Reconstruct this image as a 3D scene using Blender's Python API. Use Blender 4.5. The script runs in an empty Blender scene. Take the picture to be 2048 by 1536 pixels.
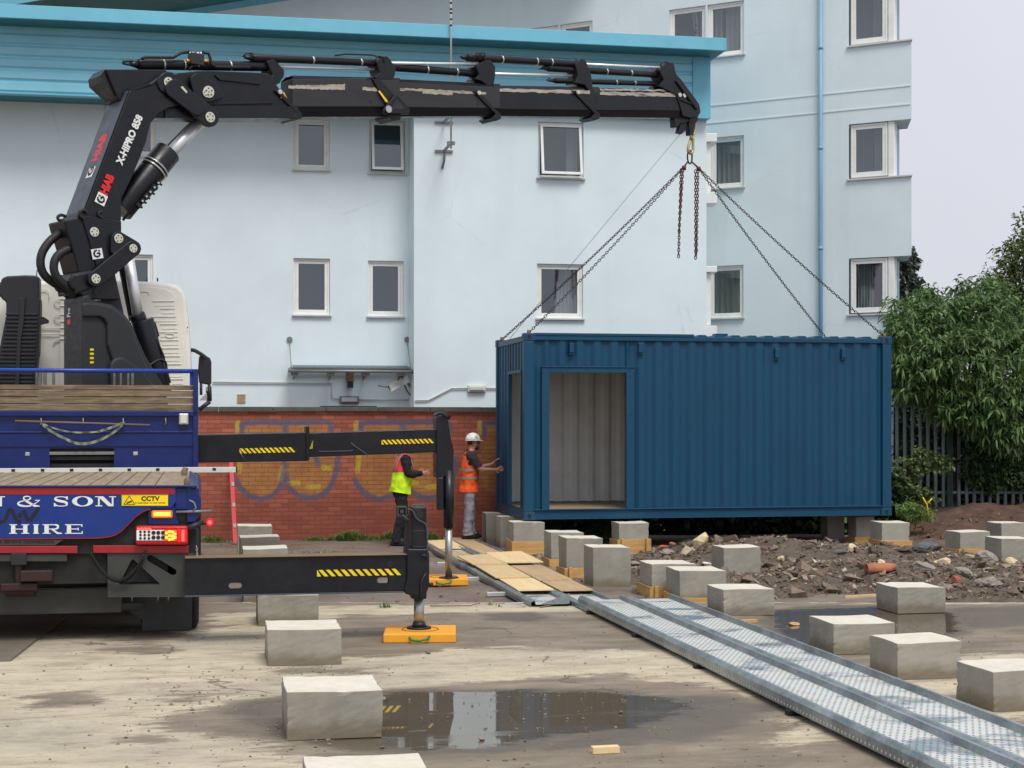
import bpy, bmesh, math, random
import numpy as np
from mathutils import Vector, Matrix
random.seed(7); RNG = np.random.default_rng(11)
SC = bpy.context.scene
COL = SC.collection
R = math.radians

# ---------------------------------------------------------------- camera, sky, sun, exposure
H = 2.04                      # eye height of the photographer
F = 3200.0                    # focal length in pixels of the 2048 px wide photo
HOR = 837.0                   # horizon row
cam_d = bpy.data.cameras.new('camera'); cam = bpy.data.objects.new('camera', cam_d); COL.objects.link(cam)
cam.location = (0, 0, H); cam.rotation_euler = (R(90), 0, 0)
cam_d.sensor_width = 36; cam_d.lens = F/2048*36; cam_d.shift_y = (HOR-768)/2048
cam_d.clip_start = .1; cam_d.clip_end = 3000
SC.camera = cam

SUN_EL, SUN_AZ = 57, 156      # degrees; azimuth clockwise from +Y (view direction)
wd = bpy.data.worlds.new("World"); SC.world = wd; wd.use_nodes = True
nt = wd.node_tree; nt.nodes.clear()
wo = nt.nodes.new('ShaderNodeOutputWorld'); bg = nt.nodes.new('ShaderNodeBackground')
sky = nt.nodes.new('ShaderNodeTexSky'); sky.sky_type = 'NISHITA'; sky.sun_disc = False
sky.sun_elevation = R(SUN_EL); sky.sun_rotation = R(SUN_AZ); sky.air_density = 1.2; sky.dust_density = 4.0
hs = nt.nodes.new('ShaderNodeHueSaturation'); hs.inputs['Saturation'].default_value = .12
mx = nt.nodes.new('ShaderNodeMix'); mx.data_type = 'RGBA'; mx.inputs[0].default_value = .9
mx.inputs[7].default_value = (7.15, 7.35, 8.15, 1)          # even cloud layer
nt.links.new(sky.outputs[0], hs.inputs['Color']); nt.links.new(hs.outputs[0], mx.inputs[6])
tc = nt.nodes.new('ShaderNodeTexCoord'); cn = nt.nodes.new('ShaderNodeTexNoise'); cn.inputs['Scale'].default_value = 2.2; cn.inputs['Detail'].default_value = 5; nt.links.new(tc.outputs['Generated'], cn.inputs['Vector'])
cr = nt.nodes.new('ShaderNodeMapRange'); cr.inputs[1].default_value = .3; cr.inputs[2].default_value = .7; cr.inputs[3].default_value = .93; cr.inputs[4].default_value = 1.05; nt.links.new(cn.outputs['Fac'], cr.inputs[0])
ml = nt.nodes.new('ShaderNodeVectorMath'); ml.operation = 'SCALE'; nt.links.new(mx.outputs[2], ml.inputs[0]); nt.links.new(cr.outputs[0], ml.inputs['Scale']); nt.links.new(ml.outputs[0], bg.inputs[0]); bg.inputs[1].default_value = .0635
nt.links.new(bg.outputs[0], wo.inputs[0])
sd = bpy.data.lights.new('sun', 'SUN'); sd.energy = 1.5; sd.angle = R(24); sd.color = (1, .965, .9)
sun = bpy.data.objects.new('sun', sd); COL.objects.link(sun)
_e, _a = R(SUN_EL), R(SUN_AZ)
sun.rotation_euler = Vector((-math.sin(_a)*math.cos(_e), -math.cos(_a)*math.cos(_e), -math.sin(_e))).to_track_quat('-Z', 'Y').to_euler()
vs = SC.view_settings; vs.view_transform = 'Standard'; vs.look = 'None'; vs.gamma = 1; vs.exposure = .75
SC.cycles.use_denoising = True; SC.cycles.max_bounces = 6; SC.cycles.transparent_max_bounces = 12

# ---------------------------------------------------------------- frames
A = R(11.0); CA, SA = math.cos(A), math.sin(A)     # the site grid is turned 11 degrees from the view
def S(u, v, z=0.0): return Vector((u*CA - v*SA, u*SA + v*CA, z))
UD = Vector((CA, SA, 0)); VD = Vector((-SA, CA, 0)); ZD = Vector((0, 0, 1))
def G(px, py, z=0.0):                              # point of the level z seen at a photo pixel
    d = F*(H-z)/(py-HOR); return Vector(((px-1024)/F*d, d, z))
def W(px, py, d): return Vector(((px-1024)/F*d, d, H+(HOR-py)/F*d))
class Plane:                                        # an upright plane through o running along w
    def __init__(s, o, w):
        s.o = Vector((o[0], o[1], 0)); s.w = Vector((w[0], w[1], 0)).normalized()
        s.n = Vector((s.w.y, -s.w.x, 0))            # towards the camera side
    def t(s, px, off=0.0):
        k = (px-1024)/F; o = s.o + s.n*off
        return (k*o.y - o.x)/(s.w.x - k*s.w.y)
    def p(s, px, py, off=0.0):
        q = s.o + s.n*off + s.w*s.t(px, off)
        return Vector((q.x, q.y, H + (HOR-py)/F*q.y))
    def at(s, t, z, off=0.0):
        q = s.o + s.n*off + s.w*t; return Vector((q.x, q.y, z))
    def z(s, px, py, off=0.0): return s.p(px, py, off).z
def VP(v): return Plane(S(0, v), (CA, SA))          # t == u on these

# ---------------------------------------------------------------- mesh builder
class MB:
    def __init__(s): s.v = []; s.f = []; s.sm = []; s.mi = []; s.cur = 0
    def add(s, vs, fs, smooth=False):
        b = len(s.v); s.v += [tuple(q) for q in vs]
        for f in fs: s.f.append([b+i for i in f]); s.sm.append(smooth); s.mi.append(s.cur)
        return s
    def hexa(s, P, smooth=False):                   # P: 4 bottom + 4 top
        return s.add(P, [(3,2,1,0),(4,5,6,7),(0,1,5,4),(1,2,6,5),(2,3,7,6),(3,0,4,7)], smooth)
    def box(s, u0, u1, v0, v1, z0, z1):             # site-aligned box
        return s.hexa([S(u0,v0,z0),S(u1,v0,z0),S(u1,v1,z0),S(u0,v1,z0),S(u0,v0,z1),S(u1,v0,z1),S(u1,v1,z1),S(u0,v1,z1)])
    def obox(s, c, ax, ay, az):                     # centre and three half axes
        c, ax, ay, az = map(Vector, (c, ax, ay, az))
        return s.hexa([c-ax-ay-az, c+ax-ay-az, c+ax+ay-az, c-ax+ay-az, c-ax-ay+az, c+ax-ay+az, c+ax+ay+az, c-ax+ay+az])
    def prism(s, pts, ex, smooth=False):            # polygon extruded by ex
        n = len(pts); pts = [Vector(p) for p in pts]; ex = Vector(ex)
        nn = Vector((0,0,0))
        for i in range(n): nn += pts[i].cross(pts[(i+1)%n])
        if nn.dot(ex) < 0: pts = pts[::-1]
        vs = pts + [p+ex for p in pts]
        fs = [tuple(range(n-1,-1,-1)), tuple(range(n, 2*n))]
        fs += [(i, (i+1)%n, n+(i+1)%n, n+i) for i in range(n)]
        return s.add(vs, fs, smooth)
    def quad(s, a, b, c, d): return s.add([a,b,c,d], [(0,1,2,3)])
    def tube(s, p0, p1, r0, r1=None, n=14, cap=True): return s.path([p0, p1], [r0, r0 if r1 is None else r1], n, cap)
    def path(s, P, r, n=10, cap=True, closed=False):
        P = [Vector(p) for p in P]; m = len(P)
        if not isinstance(r, (list, tuple)): r = [r]*m
        vs = []; prev = None
        for i in range(m):
            if closed: t = P[(i+1)%m]-P[i-1]
            else: t = P[min(i+1,m-1)]-P[max(i-1,0)]
            t = t.normalized() if t.length > 1e-9 else Vector((0,0,1))
            if prev is None:
                a = Vector((0,0,1)) if abs(t.z) < .9 else Vector((1,0,0)); x = t.cross(a).normalized()
            else: x = (prev - t*prev.dot(t)).normalized()
            prev = x; y = t.cross(x)
            for k in range(n):
                an = 2*math.pi*k/n; vs.append(P[i] + (x*math.cos(an)+y*math.sin(an))*r[i])
        fs = []
        for i in range(m if closed else m-1):
            j = (i+1)%m
            for k in range(n): fs.append((i*n+k, i*n+(k+1)%n, j*n+(k+1)%n, j*n+k))
        s.add(vs, fs, True)
        if cap and not closed:
            b = len(s.v)-m*n
            s.f.append([b+k for k in range(n-1,-1,-1)]); s.sm.append(False); s.mi.append(s.cur)
            s.f.append([b+(m-1)*n+k for k in range(n)]); s.sm.append(False); s.mi.append(s.cur)
        return s
    def loft(s, rings, smooth=True, cap=True):      # rings: equal-length lists of points
        n = len(rings[0]); vs = [p for r_ in rings for p in r_]; fs = []
        for i in range(len(rings)-1):
            for k in range(n): fs.append((i*n+k, i*n+(k+1)%n, (i+1)*n+(k+1)%n, (i+1)*n+k))
        if cap: fs.append(tuple(range(n-1,-1,-1))); fs.append(tuple(range((len(rings)-1)*n, len(rings)*n)))
        return s.add(vs, fs, smooth)
    def disc(s, c, nrm, r, h, n=20):                # short cylinder along nrm
        nrm = Vector(nrm).normalized(); return s.tube(Vector(c), Vector(c)+nrm*h, r, r, n)
    def split(s):                                   # one builder per loose piece
        p = list(range(len(s.v)))
        def f(i):
            while p[i] != i: p[i] = p[p[i]]; i = p[i]
            return i
        for q in s.f:
            for j in q[1:]: p[f(j)] = f(q[0])
        G_ = {}
        for k, q in enumerate(s.f): G_.setdefault(f(q[0]), []).append(k)
        out = []
        for ks in G_.values():
            b = MB(); mp = {}
            for k in ks:
                for i in s.f[k]:
                    if i not in mp: mp[i] = len(b.v); b.v.append(s.v[i])
                b.f.append([mp[i] for i in s.f[k]]); b.sm.append(s.sm[k]); b.mi.append(s.mi[k])
            out.append(b)
        return out
    def builds(s, name, mat, parent=None, bevel=0, **k): return [b.build(name, mat, parent, bevel, **k) for b in s.split()][0]
    def build(s, name, mat, parent=None, bevel=0, label=None, cat=None, group=None, kind=None, smooth_all=None, seg=2):
        me = bpy.data.meshes.new(name); o = bpy.data.objects.new(name, me); COL.objects.link(o)
        V = np.array(s.v, dtype=float).reshape(-1, 3)
        if parent is not None:
            org = np.array(parent['_org'][:]); o.parent = parent
        else:
            org = np.array([(V[:,0].min()+V[:,0].max())/2, (V[:,1].min()+V[:,1].max())/2, V[:,2].min()]); o.location = org
        o['_org'] = [float(x) for x in org]
        me.from_pydata((V-org).tolist(), [], s.f)
        me.polygons.foreach_set('use_smooth', s.sm if smooth_all is None else [smooth_all]*len(s.f))
        mats = mat if isinstance(mat, (list, tuple)) else [mat]
        for m in mats: me.materials.append(m)
        if len(mats) > 1: me.polygons.foreach_set('material_index', s.mi)
        me.update()
        if bevel:
            b = o.modifiers.new('bevel', 'BEVEL'); b.width = bevel; b.segments = seg; b.limit_method = 'ANGLE'; b.angle_limit = R(40)
        tag(o, label, cat, group, kind)
        return o
def tag(o, label=None, cat=None, group=None, kind=None):
    if label: o['label'] = label
    if cat: o['category'] = cat
    if group: o['group'] = group
    if kind: o['kind'] = kind
def thing(name, label, cat, loc, group=None):
    o = bpy.data.objects.new(name, None); COL.objects.link(o); o.location = loc; o.empty_display_size = .2
    o['_org'] = [float(x) for x in loc]; tag(o, label, cat, group); return o

# ---------------------------------------------------------------- materials
def lin(c): return tuple(((x/255)/12.92 if x/255 <= .04045 else (((x/255)+.055)/1.055)**2.4) for x in c)
class NT:
    def __init__(s, name):
        s.m = bpy.data.materials.new(name); s.m.use_nodes = True; s.t = s.m.node_tree; s.n = s.t.nodes
        s.b = s.n['Principled BSDF']; s.out = s.n['Material Output']
        s.geo = None
    def new(s, ty, **kw):
        n = s.n.new(ty)
        for k, v in kw.items(): setattr(n, k, v)
        return n
    def link(s, a, b): s.t.links.new(a, b)
    def setin(s, sock, v):
        if hasattr(v, 'is_linked') or hasattr(v, 'links'): s.link(v, sock)
        else: sock.default_value = v
    def pos(s):
        if s.geo is None: s.geo = s.new('ShaderNodeNewGeometry')
        return s.geo.outputs['Position']
    def site(s, scale=(1,1,1)):
        m = s.new('ShaderNodeMapping'); s.link(s.pos(), m.inputs[0]); m.inputs['Rotation'].default_value = (0, 0, -A)
        m2 = s.new('ShaderNodeMapping'); s.link(m.outputs[0], m2.inputs[0]); m2.inputs['Scale'].default_value = scale
        return m2.outputs[0]
    def noise(s, scale, detail=4, rough=.6, vec=None, dist=0):
        n = s.new('ShaderNodeTexNoise'); n.inputs['Scale'].default_value = scale; n.inputs['Detail'].default_value = detail
        n.inputs['Roughness'].default_value = rough; n.inputs['Distortion'].default_value = dist
        s.link(vec if vec is not None else s.pos(), n.inputs['Vector']); return n.outputs['Fac']
    def ramp(s, fac, stops, interp='LINEAR'):
        r = s.new('ShaderNodeValToRGB'); r.color_ramp.interpolation = interp
        e = r.color_ramp.elements
        while len(e) < len(stops): e.new(.5)
        for i, (p, c) in enumerate(stops):
            e[i].position = p; e[i].color = (c, c, c, 1) if isinstance(c, (int, float)) else (*c[:3], 1)
        s.link(fac, r.inputs[0]); return r.outputs[0]
    def mix(s, fac, a, b, mode='MIX'):
        n = s.new('ShaderNodeMix', data_type='RGBA', blend_type=mode)
        s.setin(n.inputs[0], fac)
        for i, v in ((6, a), (7, b)):
            if isinstance(v, tuple): n.inputs[i].default_value = (*v[:3], 1)
            else: s.link(v, n.inputs[i])
        return n.outputs[2]
    def math(s, op, a, b=0.0, clamp=False):
        n = s.new('ShaderNodeMath', operation=op, use_clamp=clamp); s.setin(n.inputs[0], a); s.setin(n.inputs[1], b); return n.outputs[0]
    def mapr(s, v, a, b, c=0.0, d=1.0, smooth=False):
        n = s.new('ShaderNodeMapRange'); n.clamp = True
        if smooth: n.interpolation_type = 'SMOOTHSTEP'
        s.link(v, n.inputs[0])
        for i, x in enumerate((a, b, c, d)): n.inputs[i+1].default_value = x
        return n.outputs[0]
    def bump(s, h, strength=.3, dist=.01, prev=None):
        n = s.new('ShaderNodeBump'); n.inputs['Strength'].default_value = strength; n.inputs['Distance'].default_value = dist
        s.link(h, n.inputs['Height'])
        if prev is not None: s.link(prev, n.inputs['Normal'])
        return n.outputs[0]
    def attr(s, name):
        n = s.new('ShaderNodeAttribute', attribute_name=name); return n
    def done(s, col=None, rough=None, metal=None, normal=None, spec=None, **kw):
        b = s.b.inputs
        for k, v in (('Base Color', col), ('Roughness', rough), ('Metallic', metal), ('Normal', normal), ('Specular IOR Level', spec)):
            if v is None: continue
            if isinstance(v, tuple): b[k].default_value = (*v[:3], 1)
            else: s.setin(b[k], v)
        return s.m
def mat(name, rgb, rough=.6, metal=0.0, var=.12, scale=3.0, bump=0.0, bscale=60, dirt=0.0, dirtcol=(120,108,92), dscale=2.5, spec=None, fine=0.0):
    """plain paint / metal / cloth with tone variation, optional bump and dirt stains"""
    n = NT(name); c = lin(rgb)
    lo = tuple(x*(1-var) for x in c); hi = tuple(min(1, x*(1+var)) for x in c)
    col = n.mix(n.mapr(n.noise(scale, 5), .3, .7), lo, hi)
    if fine: col = n.mix(n.mapr(n.noise(bscale*1.5, 2), .35, .65, 0, fine), col, tuple(x*.55 for x in c))
    if dirt: col = n.mix(n.mapr(n.noise(dscale, 8, .7), .5, .78, 0, dirt), col, lin(dirtcol))
    rr = n.mapr(n.noise(scale*4, 3), .3, .7, max(0, rough-.1), min(1, rough+.1))
    nor = n.bump(n.noise(bscale, 4), bump, .004 if bscale > 15 else .03) if bump else None
    return n.done(col, rr, metal, nor, spec)
def emis(name, rgb, strength, base=None):
    n = NT(name); n.done(lin(base or rgb), .3); n.b.inputs['Emission Color'].default_value = (*lin(rgb), 1)
    n.b.inputs['Emission Strength'].default_value = strength; return n.m

M = {}
def render_wall(name, rgb, streak=.12):
    n = NT(name); c = lin(rgb)
    col = n.mix(n.mapr(n.noise(.9, 6, .6), .3, .7), tuple(x*.95 for x in c), tuple(x*1.04 for x in c))
    st = n.noise(1.6, 6, .65, n.site((1.2, 1.2, .12)))
    col = n.mix(n.mapr(st, .55, .8, 0, streak*2), col, tuple(x*.72 for x in c))
    col = n.mix(n.mapr(n.noise(7, 8, .75), .62, .75, 0, .25), col, tuple(x*.8 for x in c))
    vr = n.new('ShaderNodeTexVoronoi', feature='DISTANCE_TO_EDGE'); vr.inputs['Scale'].default_value = .32; n.link(n.pos(), vr.inputs['Vector'])
    hl = n.math('MULTIPLY', n.mapr(n.math('ADD', vr.outputs['Distance'], n.math('MULTIPLY', n.noise(6, 6), .02)), .008, .014, .3, 0), n.mapr(n.noise(.7, 3), .52, .6))
    col = n.mix(hl, col, tuple(x*.6 for x in c))
    col = n.mix(n.mapr(n.noise(.35, 3, .4), .55, .6, 0, .12), col, tuple(x*.84 for x in c))
    return n.done(col, .85, 0, n.bump(n.noise(90, 3), .25, .004))
M['annex'] = render_wall('pale_blue_render', (218, 232, 237), .10)
M['tall'] = render_wall('grey_blue_render', (213, 227, 232), .14)
M['clad'] = mat('blue_cladding', (136, 204, 226), .45, 0, .05, 1.2, dirt=.12)
M['fascia'] = mat('blue_fascia', (112, 186, 210), .5, 0, .06, 1.0, dirt=.15, dirtcol=(60,110,130))
M['soffit'] = mat('teal_soffit', (58, 124, 138), .6, 0, .08, 1.0)
M['upvc'] = mat('white_plastic', (232, 233, 230), .4, 0, .04, 4, dirt=.25, dirtcol=(170,168,155), dscale=6)
M['upvc_grey'] = mat('grey_sill', (196, 198, 196), .6, 0, .1, 4)
M['rubberseal'] = mat('dark_seal', (40, 42, 44), .7)
n = NT('window_glass')
n.n.remove(n.b); tr = n.new('ShaderNodeBsdfTransparent'); tr.inputs[0].default_value = (.62,.66,.68,1)
gl = n.new('ShaderNodeBsdfGlossy'); gl.inputs['Roughness'].default_value = .03; gl.inputs[0].default_value = (.75,.8,.85,1)
ms = n.new('ShaderNodeMixShader'); ms.inputs[0].default_value = .17
n.link(tr.outputs[0], ms.inputs[1]); n.link(gl.outputs[0], ms.inputs[2]); n.link(ms.outputs[0], n.out.inputs[0]); M['glass'] = n.m
M['room'] = mat('room_inside', (138, 141, 146), .9, 0, .12, 1.3)
M['curtain'] = mat('net_curtain', (196, 200, 196), .9, 0, .05, 4)
M['curtain_red'] = mat('red_curtain', (150, 70, 84), .9, 0, .1, 4)
M['blind'] = mat('blind', (150, 160, 140), .9, 0, .05, 4)
M['pipe_blue'] = mat('blue_pipe', (118, 166, 192), .45, 0, .1, 1.0, dirt=.3)
M['white'] = mat('white_plate', (205, 206, 200), .5, 0, .06, 5, dirt=.2)
M['galv_dull'] = mat('dull_galvanised', (128, 130, 128), .5, .4, .15, 4)
M['brown'] = mat('brown_box', (120, 100, 78), .7)
M['crane'] = mat('crane_black_paint', (19, 21, 27), .38, 0, .2, 2.5, bump=.05, bscale=40, spec=.38, dirt=.16, dirtcol=(70,66,60), dscale=3)
M['crane_grey'] = mat('crane_grey_paint', (66, 74, 86), .45, 0, .12, 2, dirt=.1)
M['crane_plastic'] = mat('crane_plastic_cover', (34, 36, 40), .55, 0, .12, 4, bump=.15, bscale=120)
M['chrome'] = mat('chromed_rod', (228, 230, 234), .45, .6, .05, 3)
M['steel'] = mat('steel_rod', (170, 170, 168), .36, .85, .12, 6)
M['pin'] = mat('pin_cover', (196, 198, 182), .5, 0, .08, 10, dirt=.3, dscale=30)
M['bolt'] = mat('dark_bolt', (50, 50, 48), .5, .5)
M['hose'] = mat('rubber_hose', (24, 25, 27), .6, 0, .15, 12, bump=.3, bscale=90)
M['clip'] = mat('bright_clip', (190, 192, 190), .35, .7)
n = NT('worn_boom_top')                                     # boom flank with paint rubbed off
c0 = lin((34, 35, 40)); w1 = n.noise(1.4, 8, .7, n.site((.8, .8, 6)))
w2 = n.noise(6, 8, .7, n.site((.6, .6, 4)))
col = n.mix(n.mapr(w1, .35, .7, 0, .6), c0, lin((54, 50, 50)))
M['boom'] = n.done(n.mix(n.mapr(w2, .55, .8, 0, .35), col, lin((70, 62, 54))), .5, 0, n.bump(n.noise(30, 4), .1, .004))
n = NT('scraped_metal_yellow')
w1 = n.noise(5, 8, .75, n.site((.5, .5, 5)))
M['scrape'] = n.done(n.ramp(w1, [(.36, lin((78, 74, 72))), (.43, lin((150, 150, 150))), (.5, lin((176, 160, 128))), (.56, lin((176, 178, 180))), (.7, lin((74, 72, 72)))]), .5, .1)
M['truck_blue'] = mat('truck_blue_paint', (7, 32, 98), .35, 0, .12, 1.5, dirt=.18, dirtcol=(50,60,84), dscale=3)
M['truck_blue_light'] = mat('blue_vinyl_board', (11, 46, 124), .4, 0, .06, 1.5)
M['rail_blue'] = mat('blue_rail', (30, 62, 150), .35)
M['chassis'] = mat('chassis_grey', (54, 56, 54), .6, 0, .15, 3, dirt=.3, dirtcol=(96,90,80), dscale=5)
M['chassis_dark'] = mat('chassis_dark', (20, 21, 22), .7, 0, .2, 3, dirt=.25, dirtcol=(70,66,60))
M['tyre'] = mat('tyre_rubber', (26, 26, 27), .85, 0, .15, 8, bump=.2, bscale=80)
M['red_coupling'] = mat('red_coupling', (44, 16, 15), .6, 0, .2, 8, dirt=.5, dirtcol=(40,36,34), dscale=8)
M['cab'] = mat('cab_cream_white', (232, 230, 220), .4, 0, .04, 2, dirt=.25, dirtcol=(175,168,150), dscale=4)
M['blackplastic'] = mat('black_plastic', (32, 34, 38), .5, 0, .15, 5)
M['red_tape'] = mat('red_reflective_tape', (150, 26, 34), .4, 0, .1, 8)
M['letter'] = mat('white_lettering', (222, 226, 224), .5)
M['letter_black'] = mat('black_lettering', (18, 18, 22), .5)
M['letter_red'] = mat('red_lettering', (214, 34, 40), .45)
M['yellow'] = mat('yellow_sticker', (236, 206, 22), .45)
M['orange_pad'] = mat('yellow_plastic_pad', (236, 164, 44), .6, 0, .1, 6, bump=.1, bscale=80, dirt=.45, dirtcol=(150,104,50), dscale=6)
M['green_rope'] = mat('green_rope', (30, 130, 60), .7)
n = NT('container_paint'); c = lin((20, 69, 98))
col = n.mix(n.mapr(n.noise(.8, 5), .3, .7), tuple(x*.93 for x in c), tuple(x*1.07 for x in c))
col = n.mix(n.mapr(n.noise(2.5, 8, .7, n.site((1, 1, .15))), .6, .85, 0, .22), col, tuple(x*.72+.01 for x in c))
col = n.mix(n.mapr(n.noise(5, 9, .8, n.site((1, 1, .5))), .66, .72, 0, .35), col, lin((52, 92, 114)))
col = n.mix(n.mapr(n.noise(11, 6, .8), .74, .78, 0, .6), col, lin((84, 70, 60)))
M['cont'] = n.done(col, .45, 0, n.bump(n.noise(160, 3), .12, .003), .3)
M['cont_in'] = mat('container_inside', (232, 232, 228), .8, 0, .05, 2, dirt=.2)
M['ply'] = None
def wood(name, a, b, scale=1.0, axis='u', rough=.75, dirt=.2, dcol=(96,80,62)):
    n = NT(name); sc = {'u': (1.2, 14, 14), 'v': (14, 1.2, 14), 'z': (14, 14, 1.2)}[axis]
    v = n.site(tuple(x*scale for x in sc))
    col = n.ramp(n.noise(2.2, 7, .65, v, .5), [(.3, lin(a)), (.7, lin(b))])
    col = n.mix(n.mapr(n.noise(2.2, 7, .7), .5, .75, 0, dirt), col, lin(dcol))
    return n.done(col, rough, 0, n.bump(n.noise(6, 4, .6, v), .15, .003))
M['ply'] = wood('plywood', (196, 168, 124), (212, 186, 144), .5, 'v', .75, .35, (170,140,100))
M['ply_bright'] = wood('fresh_plywood', (214, 184, 134), (228, 204, 160), .5, 'v', .75, .15, (190,150,100))
M['ply_old'] = wood('worn_plywood', (170, 142, 106), (190, 164, 128), .5, 'v', .8, .5, (146,122,94))
M['ply_floor'] = wood('floor_plywood', (130, 110, 88), (160, 138, 112), .6, 'u')
M['form'] = wood('shuttering_timber', (176, 134, 78), (206, 166, 104), .8, 'u', .8, .5, (120,84,48))
M['plank'] = wood('weathered_planks', (84, 70, 56), (150, 132, 106), 1.1, 'u', .8, .7, (66,54,42))
M['deck'] = wood('deck_boards', (124, 108, 88), (160, 143, 119), .6, 'v', .8, .4, (120,100,80))
M['pole_wood'] = mat('pole_wood', (120, 96, 80), .7)
M['sling'] = mat('webbing_sling', (120, 128, 104), .8, 0, .3, 14)
def concrete(name, rgb, holes=True):
    n = NT(name); c = lin(rgb)
    col = n.mix(n.mapr(n.noise(3.5, 6, .65), .3, .7), tuple(x*.84 for x in c), tuple(x*1.1 for x in c))
    col = n.mix(n.mapr(n.noise(26, 5, .7), .55, .75, 0, .3), col, tuple(x*.66 for x in c))
    col = n.mix(n.mapr(n.noise(2.4, 5, .6, n.site((2.5,2.5,.6))), .55, .8, 0, .5), col, lin((126,120,104)))
    oi = n.new('ShaderNodeObjectInfo'); t_ = n.mapr(oi.outputs['Random'], 0, 1, .9, 1.08)
    h_ = n.new('ShaderNodeHueSaturation'); n.link(col, h_.inputs['Color']); n.link(t_, h_.inputs['Value'])
    # trowelled upward faces; overhead light is also painted in as a lighter tone
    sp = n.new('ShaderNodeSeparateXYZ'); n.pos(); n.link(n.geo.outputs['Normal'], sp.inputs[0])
    ob = n.new('ShaderNodeTexCoord'); so = n.new('ShaderNodeSeparateXYZ'); n.link(ob.outputs['Object'], so.inputs[0])
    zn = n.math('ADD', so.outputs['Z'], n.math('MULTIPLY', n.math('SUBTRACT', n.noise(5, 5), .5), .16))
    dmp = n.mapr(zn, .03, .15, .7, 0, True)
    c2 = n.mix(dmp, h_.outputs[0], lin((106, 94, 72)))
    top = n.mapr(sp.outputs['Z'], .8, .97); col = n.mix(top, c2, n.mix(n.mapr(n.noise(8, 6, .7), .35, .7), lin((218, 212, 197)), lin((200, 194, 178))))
    pits = n.new('ShaderNodeTexVoronoi'); pits.inputs['Scale'].default_value = 42; n.link(n.pos(), pits.inputs['Vector'])
    pm = n.mapr(pits.outputs['Distance'], .06, .16, .75, 0)
    pm = n.math('MULTIPLY', pm, n.mapr(n.noise(6, 3), .5, .62))
    col = n.mix(pm, col, tuple(x*.35 for x in c))
    return n.done(col, .88, 0, n.bump(n.noise(70, 6, .7), .35, .006))
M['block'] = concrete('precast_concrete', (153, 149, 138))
n = NT('galvanised_perforated')
st = n.new('ShaderNodeSeparateXYZ'); n.link(n.site((1/.046, 1/.046, 1/.046)), st.inputs[0])
ru = n.math('FLOOR', st.outputs['Y']); sh = n.math('MULTIPLY', n.math('MODULO', ru, 2.0), .5)
fu = n.math('SUBTRACT', n.math('FRACT', n.math('ADD', st.outputs['X'], sh)), .5); fv = n.math('SUBTRACT', n.math('FRACT', st.outputs['Y']), .5)
dd = n.math('SQRT', n.math('ADD', n.math('MULTIPLY', fu, fu), n.math('MULTIPLY', fv, fv)))
hole = n.mapr(dd, .17, .25, 1, 0)
sz = n.new('ShaderNodeSeparateXYZ'); n.link(n.geo.outputs['Normal'], sz.inputs[0])
hole = n.math('MULTIPLY', hole, n.mapr(sz.outputs['Z'], .8, .9))
wn = n.noise(1.6, 6, .65, n.site((.8, 1.3, 1)), .6); wet = n.mapr(wn, .52, .6)
base = n.mix(wet, lin((220, 223, 218)), lin((146, 162, 172)))
base = n.mix(n.mapr(n.noise(2.3, 6, .7), .54, .64, 0, .7), base, lin((216, 206, 184)))
sp_ = n.new('ShaderNodeTexVoronoi'); sp_.inputs['Scale'].default_value = 55; n.link(n.pos(), sp_.inputs['Vector'])
base = n.mix(.14, base, sp_.outputs['Color'])
base = n.mix(hole, base, lin((64, 68, 68)))
M['tray'] = n.done(base, n.mapr(wet, 0, 1, .5, .26), .35, n.bump(n.noise(8, 4), .08, .01))
n = NT('galvanised_flange')
base = n.mix(n.mapr(n.noise(3, 6), .35, .65), lin((116, 130, 136)), lin((164, 176, 180)))
sp2 = n.new('ShaderNodeTexVoronoi'); sp2.inputs['Scale'].default_value = 50; n.link(n.pos(), sp2.inputs['Vector'])
M['flange'] = n.done(n.mix(.12, base, sp2.outputs['Color']), .4, .6)
M['alu'] = mat('aluminium', (200, 202, 200), .35, .5)
M['level_red'] = mat('red_level', (214, 62, 72), .45, 0, .1, 6)
M['chain'] = mat('chain_steel', (74, 70, 68), .45, .6, .25, 20)
M['chain_red'] = mat('chain_red', (88, 34, 38), .5, .2, .25, 20)
M['gold'] = mat('gold_zinc', (176, 164, 118), .35, .6, .15, 20)
M['cable'] = mat('cable_grey', (140, 144, 148), .5)
M['skin'] = mat('skin', (186, 134, 112), .6, 0, .05, 20)
M['hivis_o'] = mat('orange_hivis', (242, 92, 34), .7, 0, .12, 12, bump=.3, bscale=14)
M['hivis_y'] = mat('yellow_hivis', (206, 246, 30), .7, 0, .08, 12, bump=.3, bscale=14)
M['hivis_r'] = mat('pink_red_hivis', (240, 70, 74), .7, 0, .08, 12)
M['reflect'] = mat('reflective_band', (150, 142, 128), .4, .2)
M['tee'] = mat('dark_tee', (52, 40, 46), .9, 0, .15, 10)
M['sweats'] = mat('grey_jogging_cloth', (140, 140, 150), .9, 0, .15, 8, bump=.5, bscale=12)
M['blackcloth'] = mat('black_cloth', (26, 26, 30), .9, 0, .2, 8, bump=.4, bscale=12)
M['shoe'] = mat('black_shoe', (22, 22, 26), .6)
M['hair'] = mat('dark_hair', (46, 34, 28), .8)
M['helmet'] = mat('white_helmet', (230, 228, 220), .35, 0, .03)
M['clay'] = mat('fired_clay', (172, 104, 76), .7, 0, .2, 8, dirt=.3, bump=.3, bscale=30)
M['brick_loose'] = mat('loose_brick', (164, 92, 70), .85, 0, .2, 12, dirt=.4, dirtcol=(170,150,130), bump=.4, bscale=40)
M['stone_dark'] = mat('dark_stone', (92, 92, 94), .85, 0, .25, 8, dirt=.35, dirtcol=(130,122,110), bump=.8, bscale=16)
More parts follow.
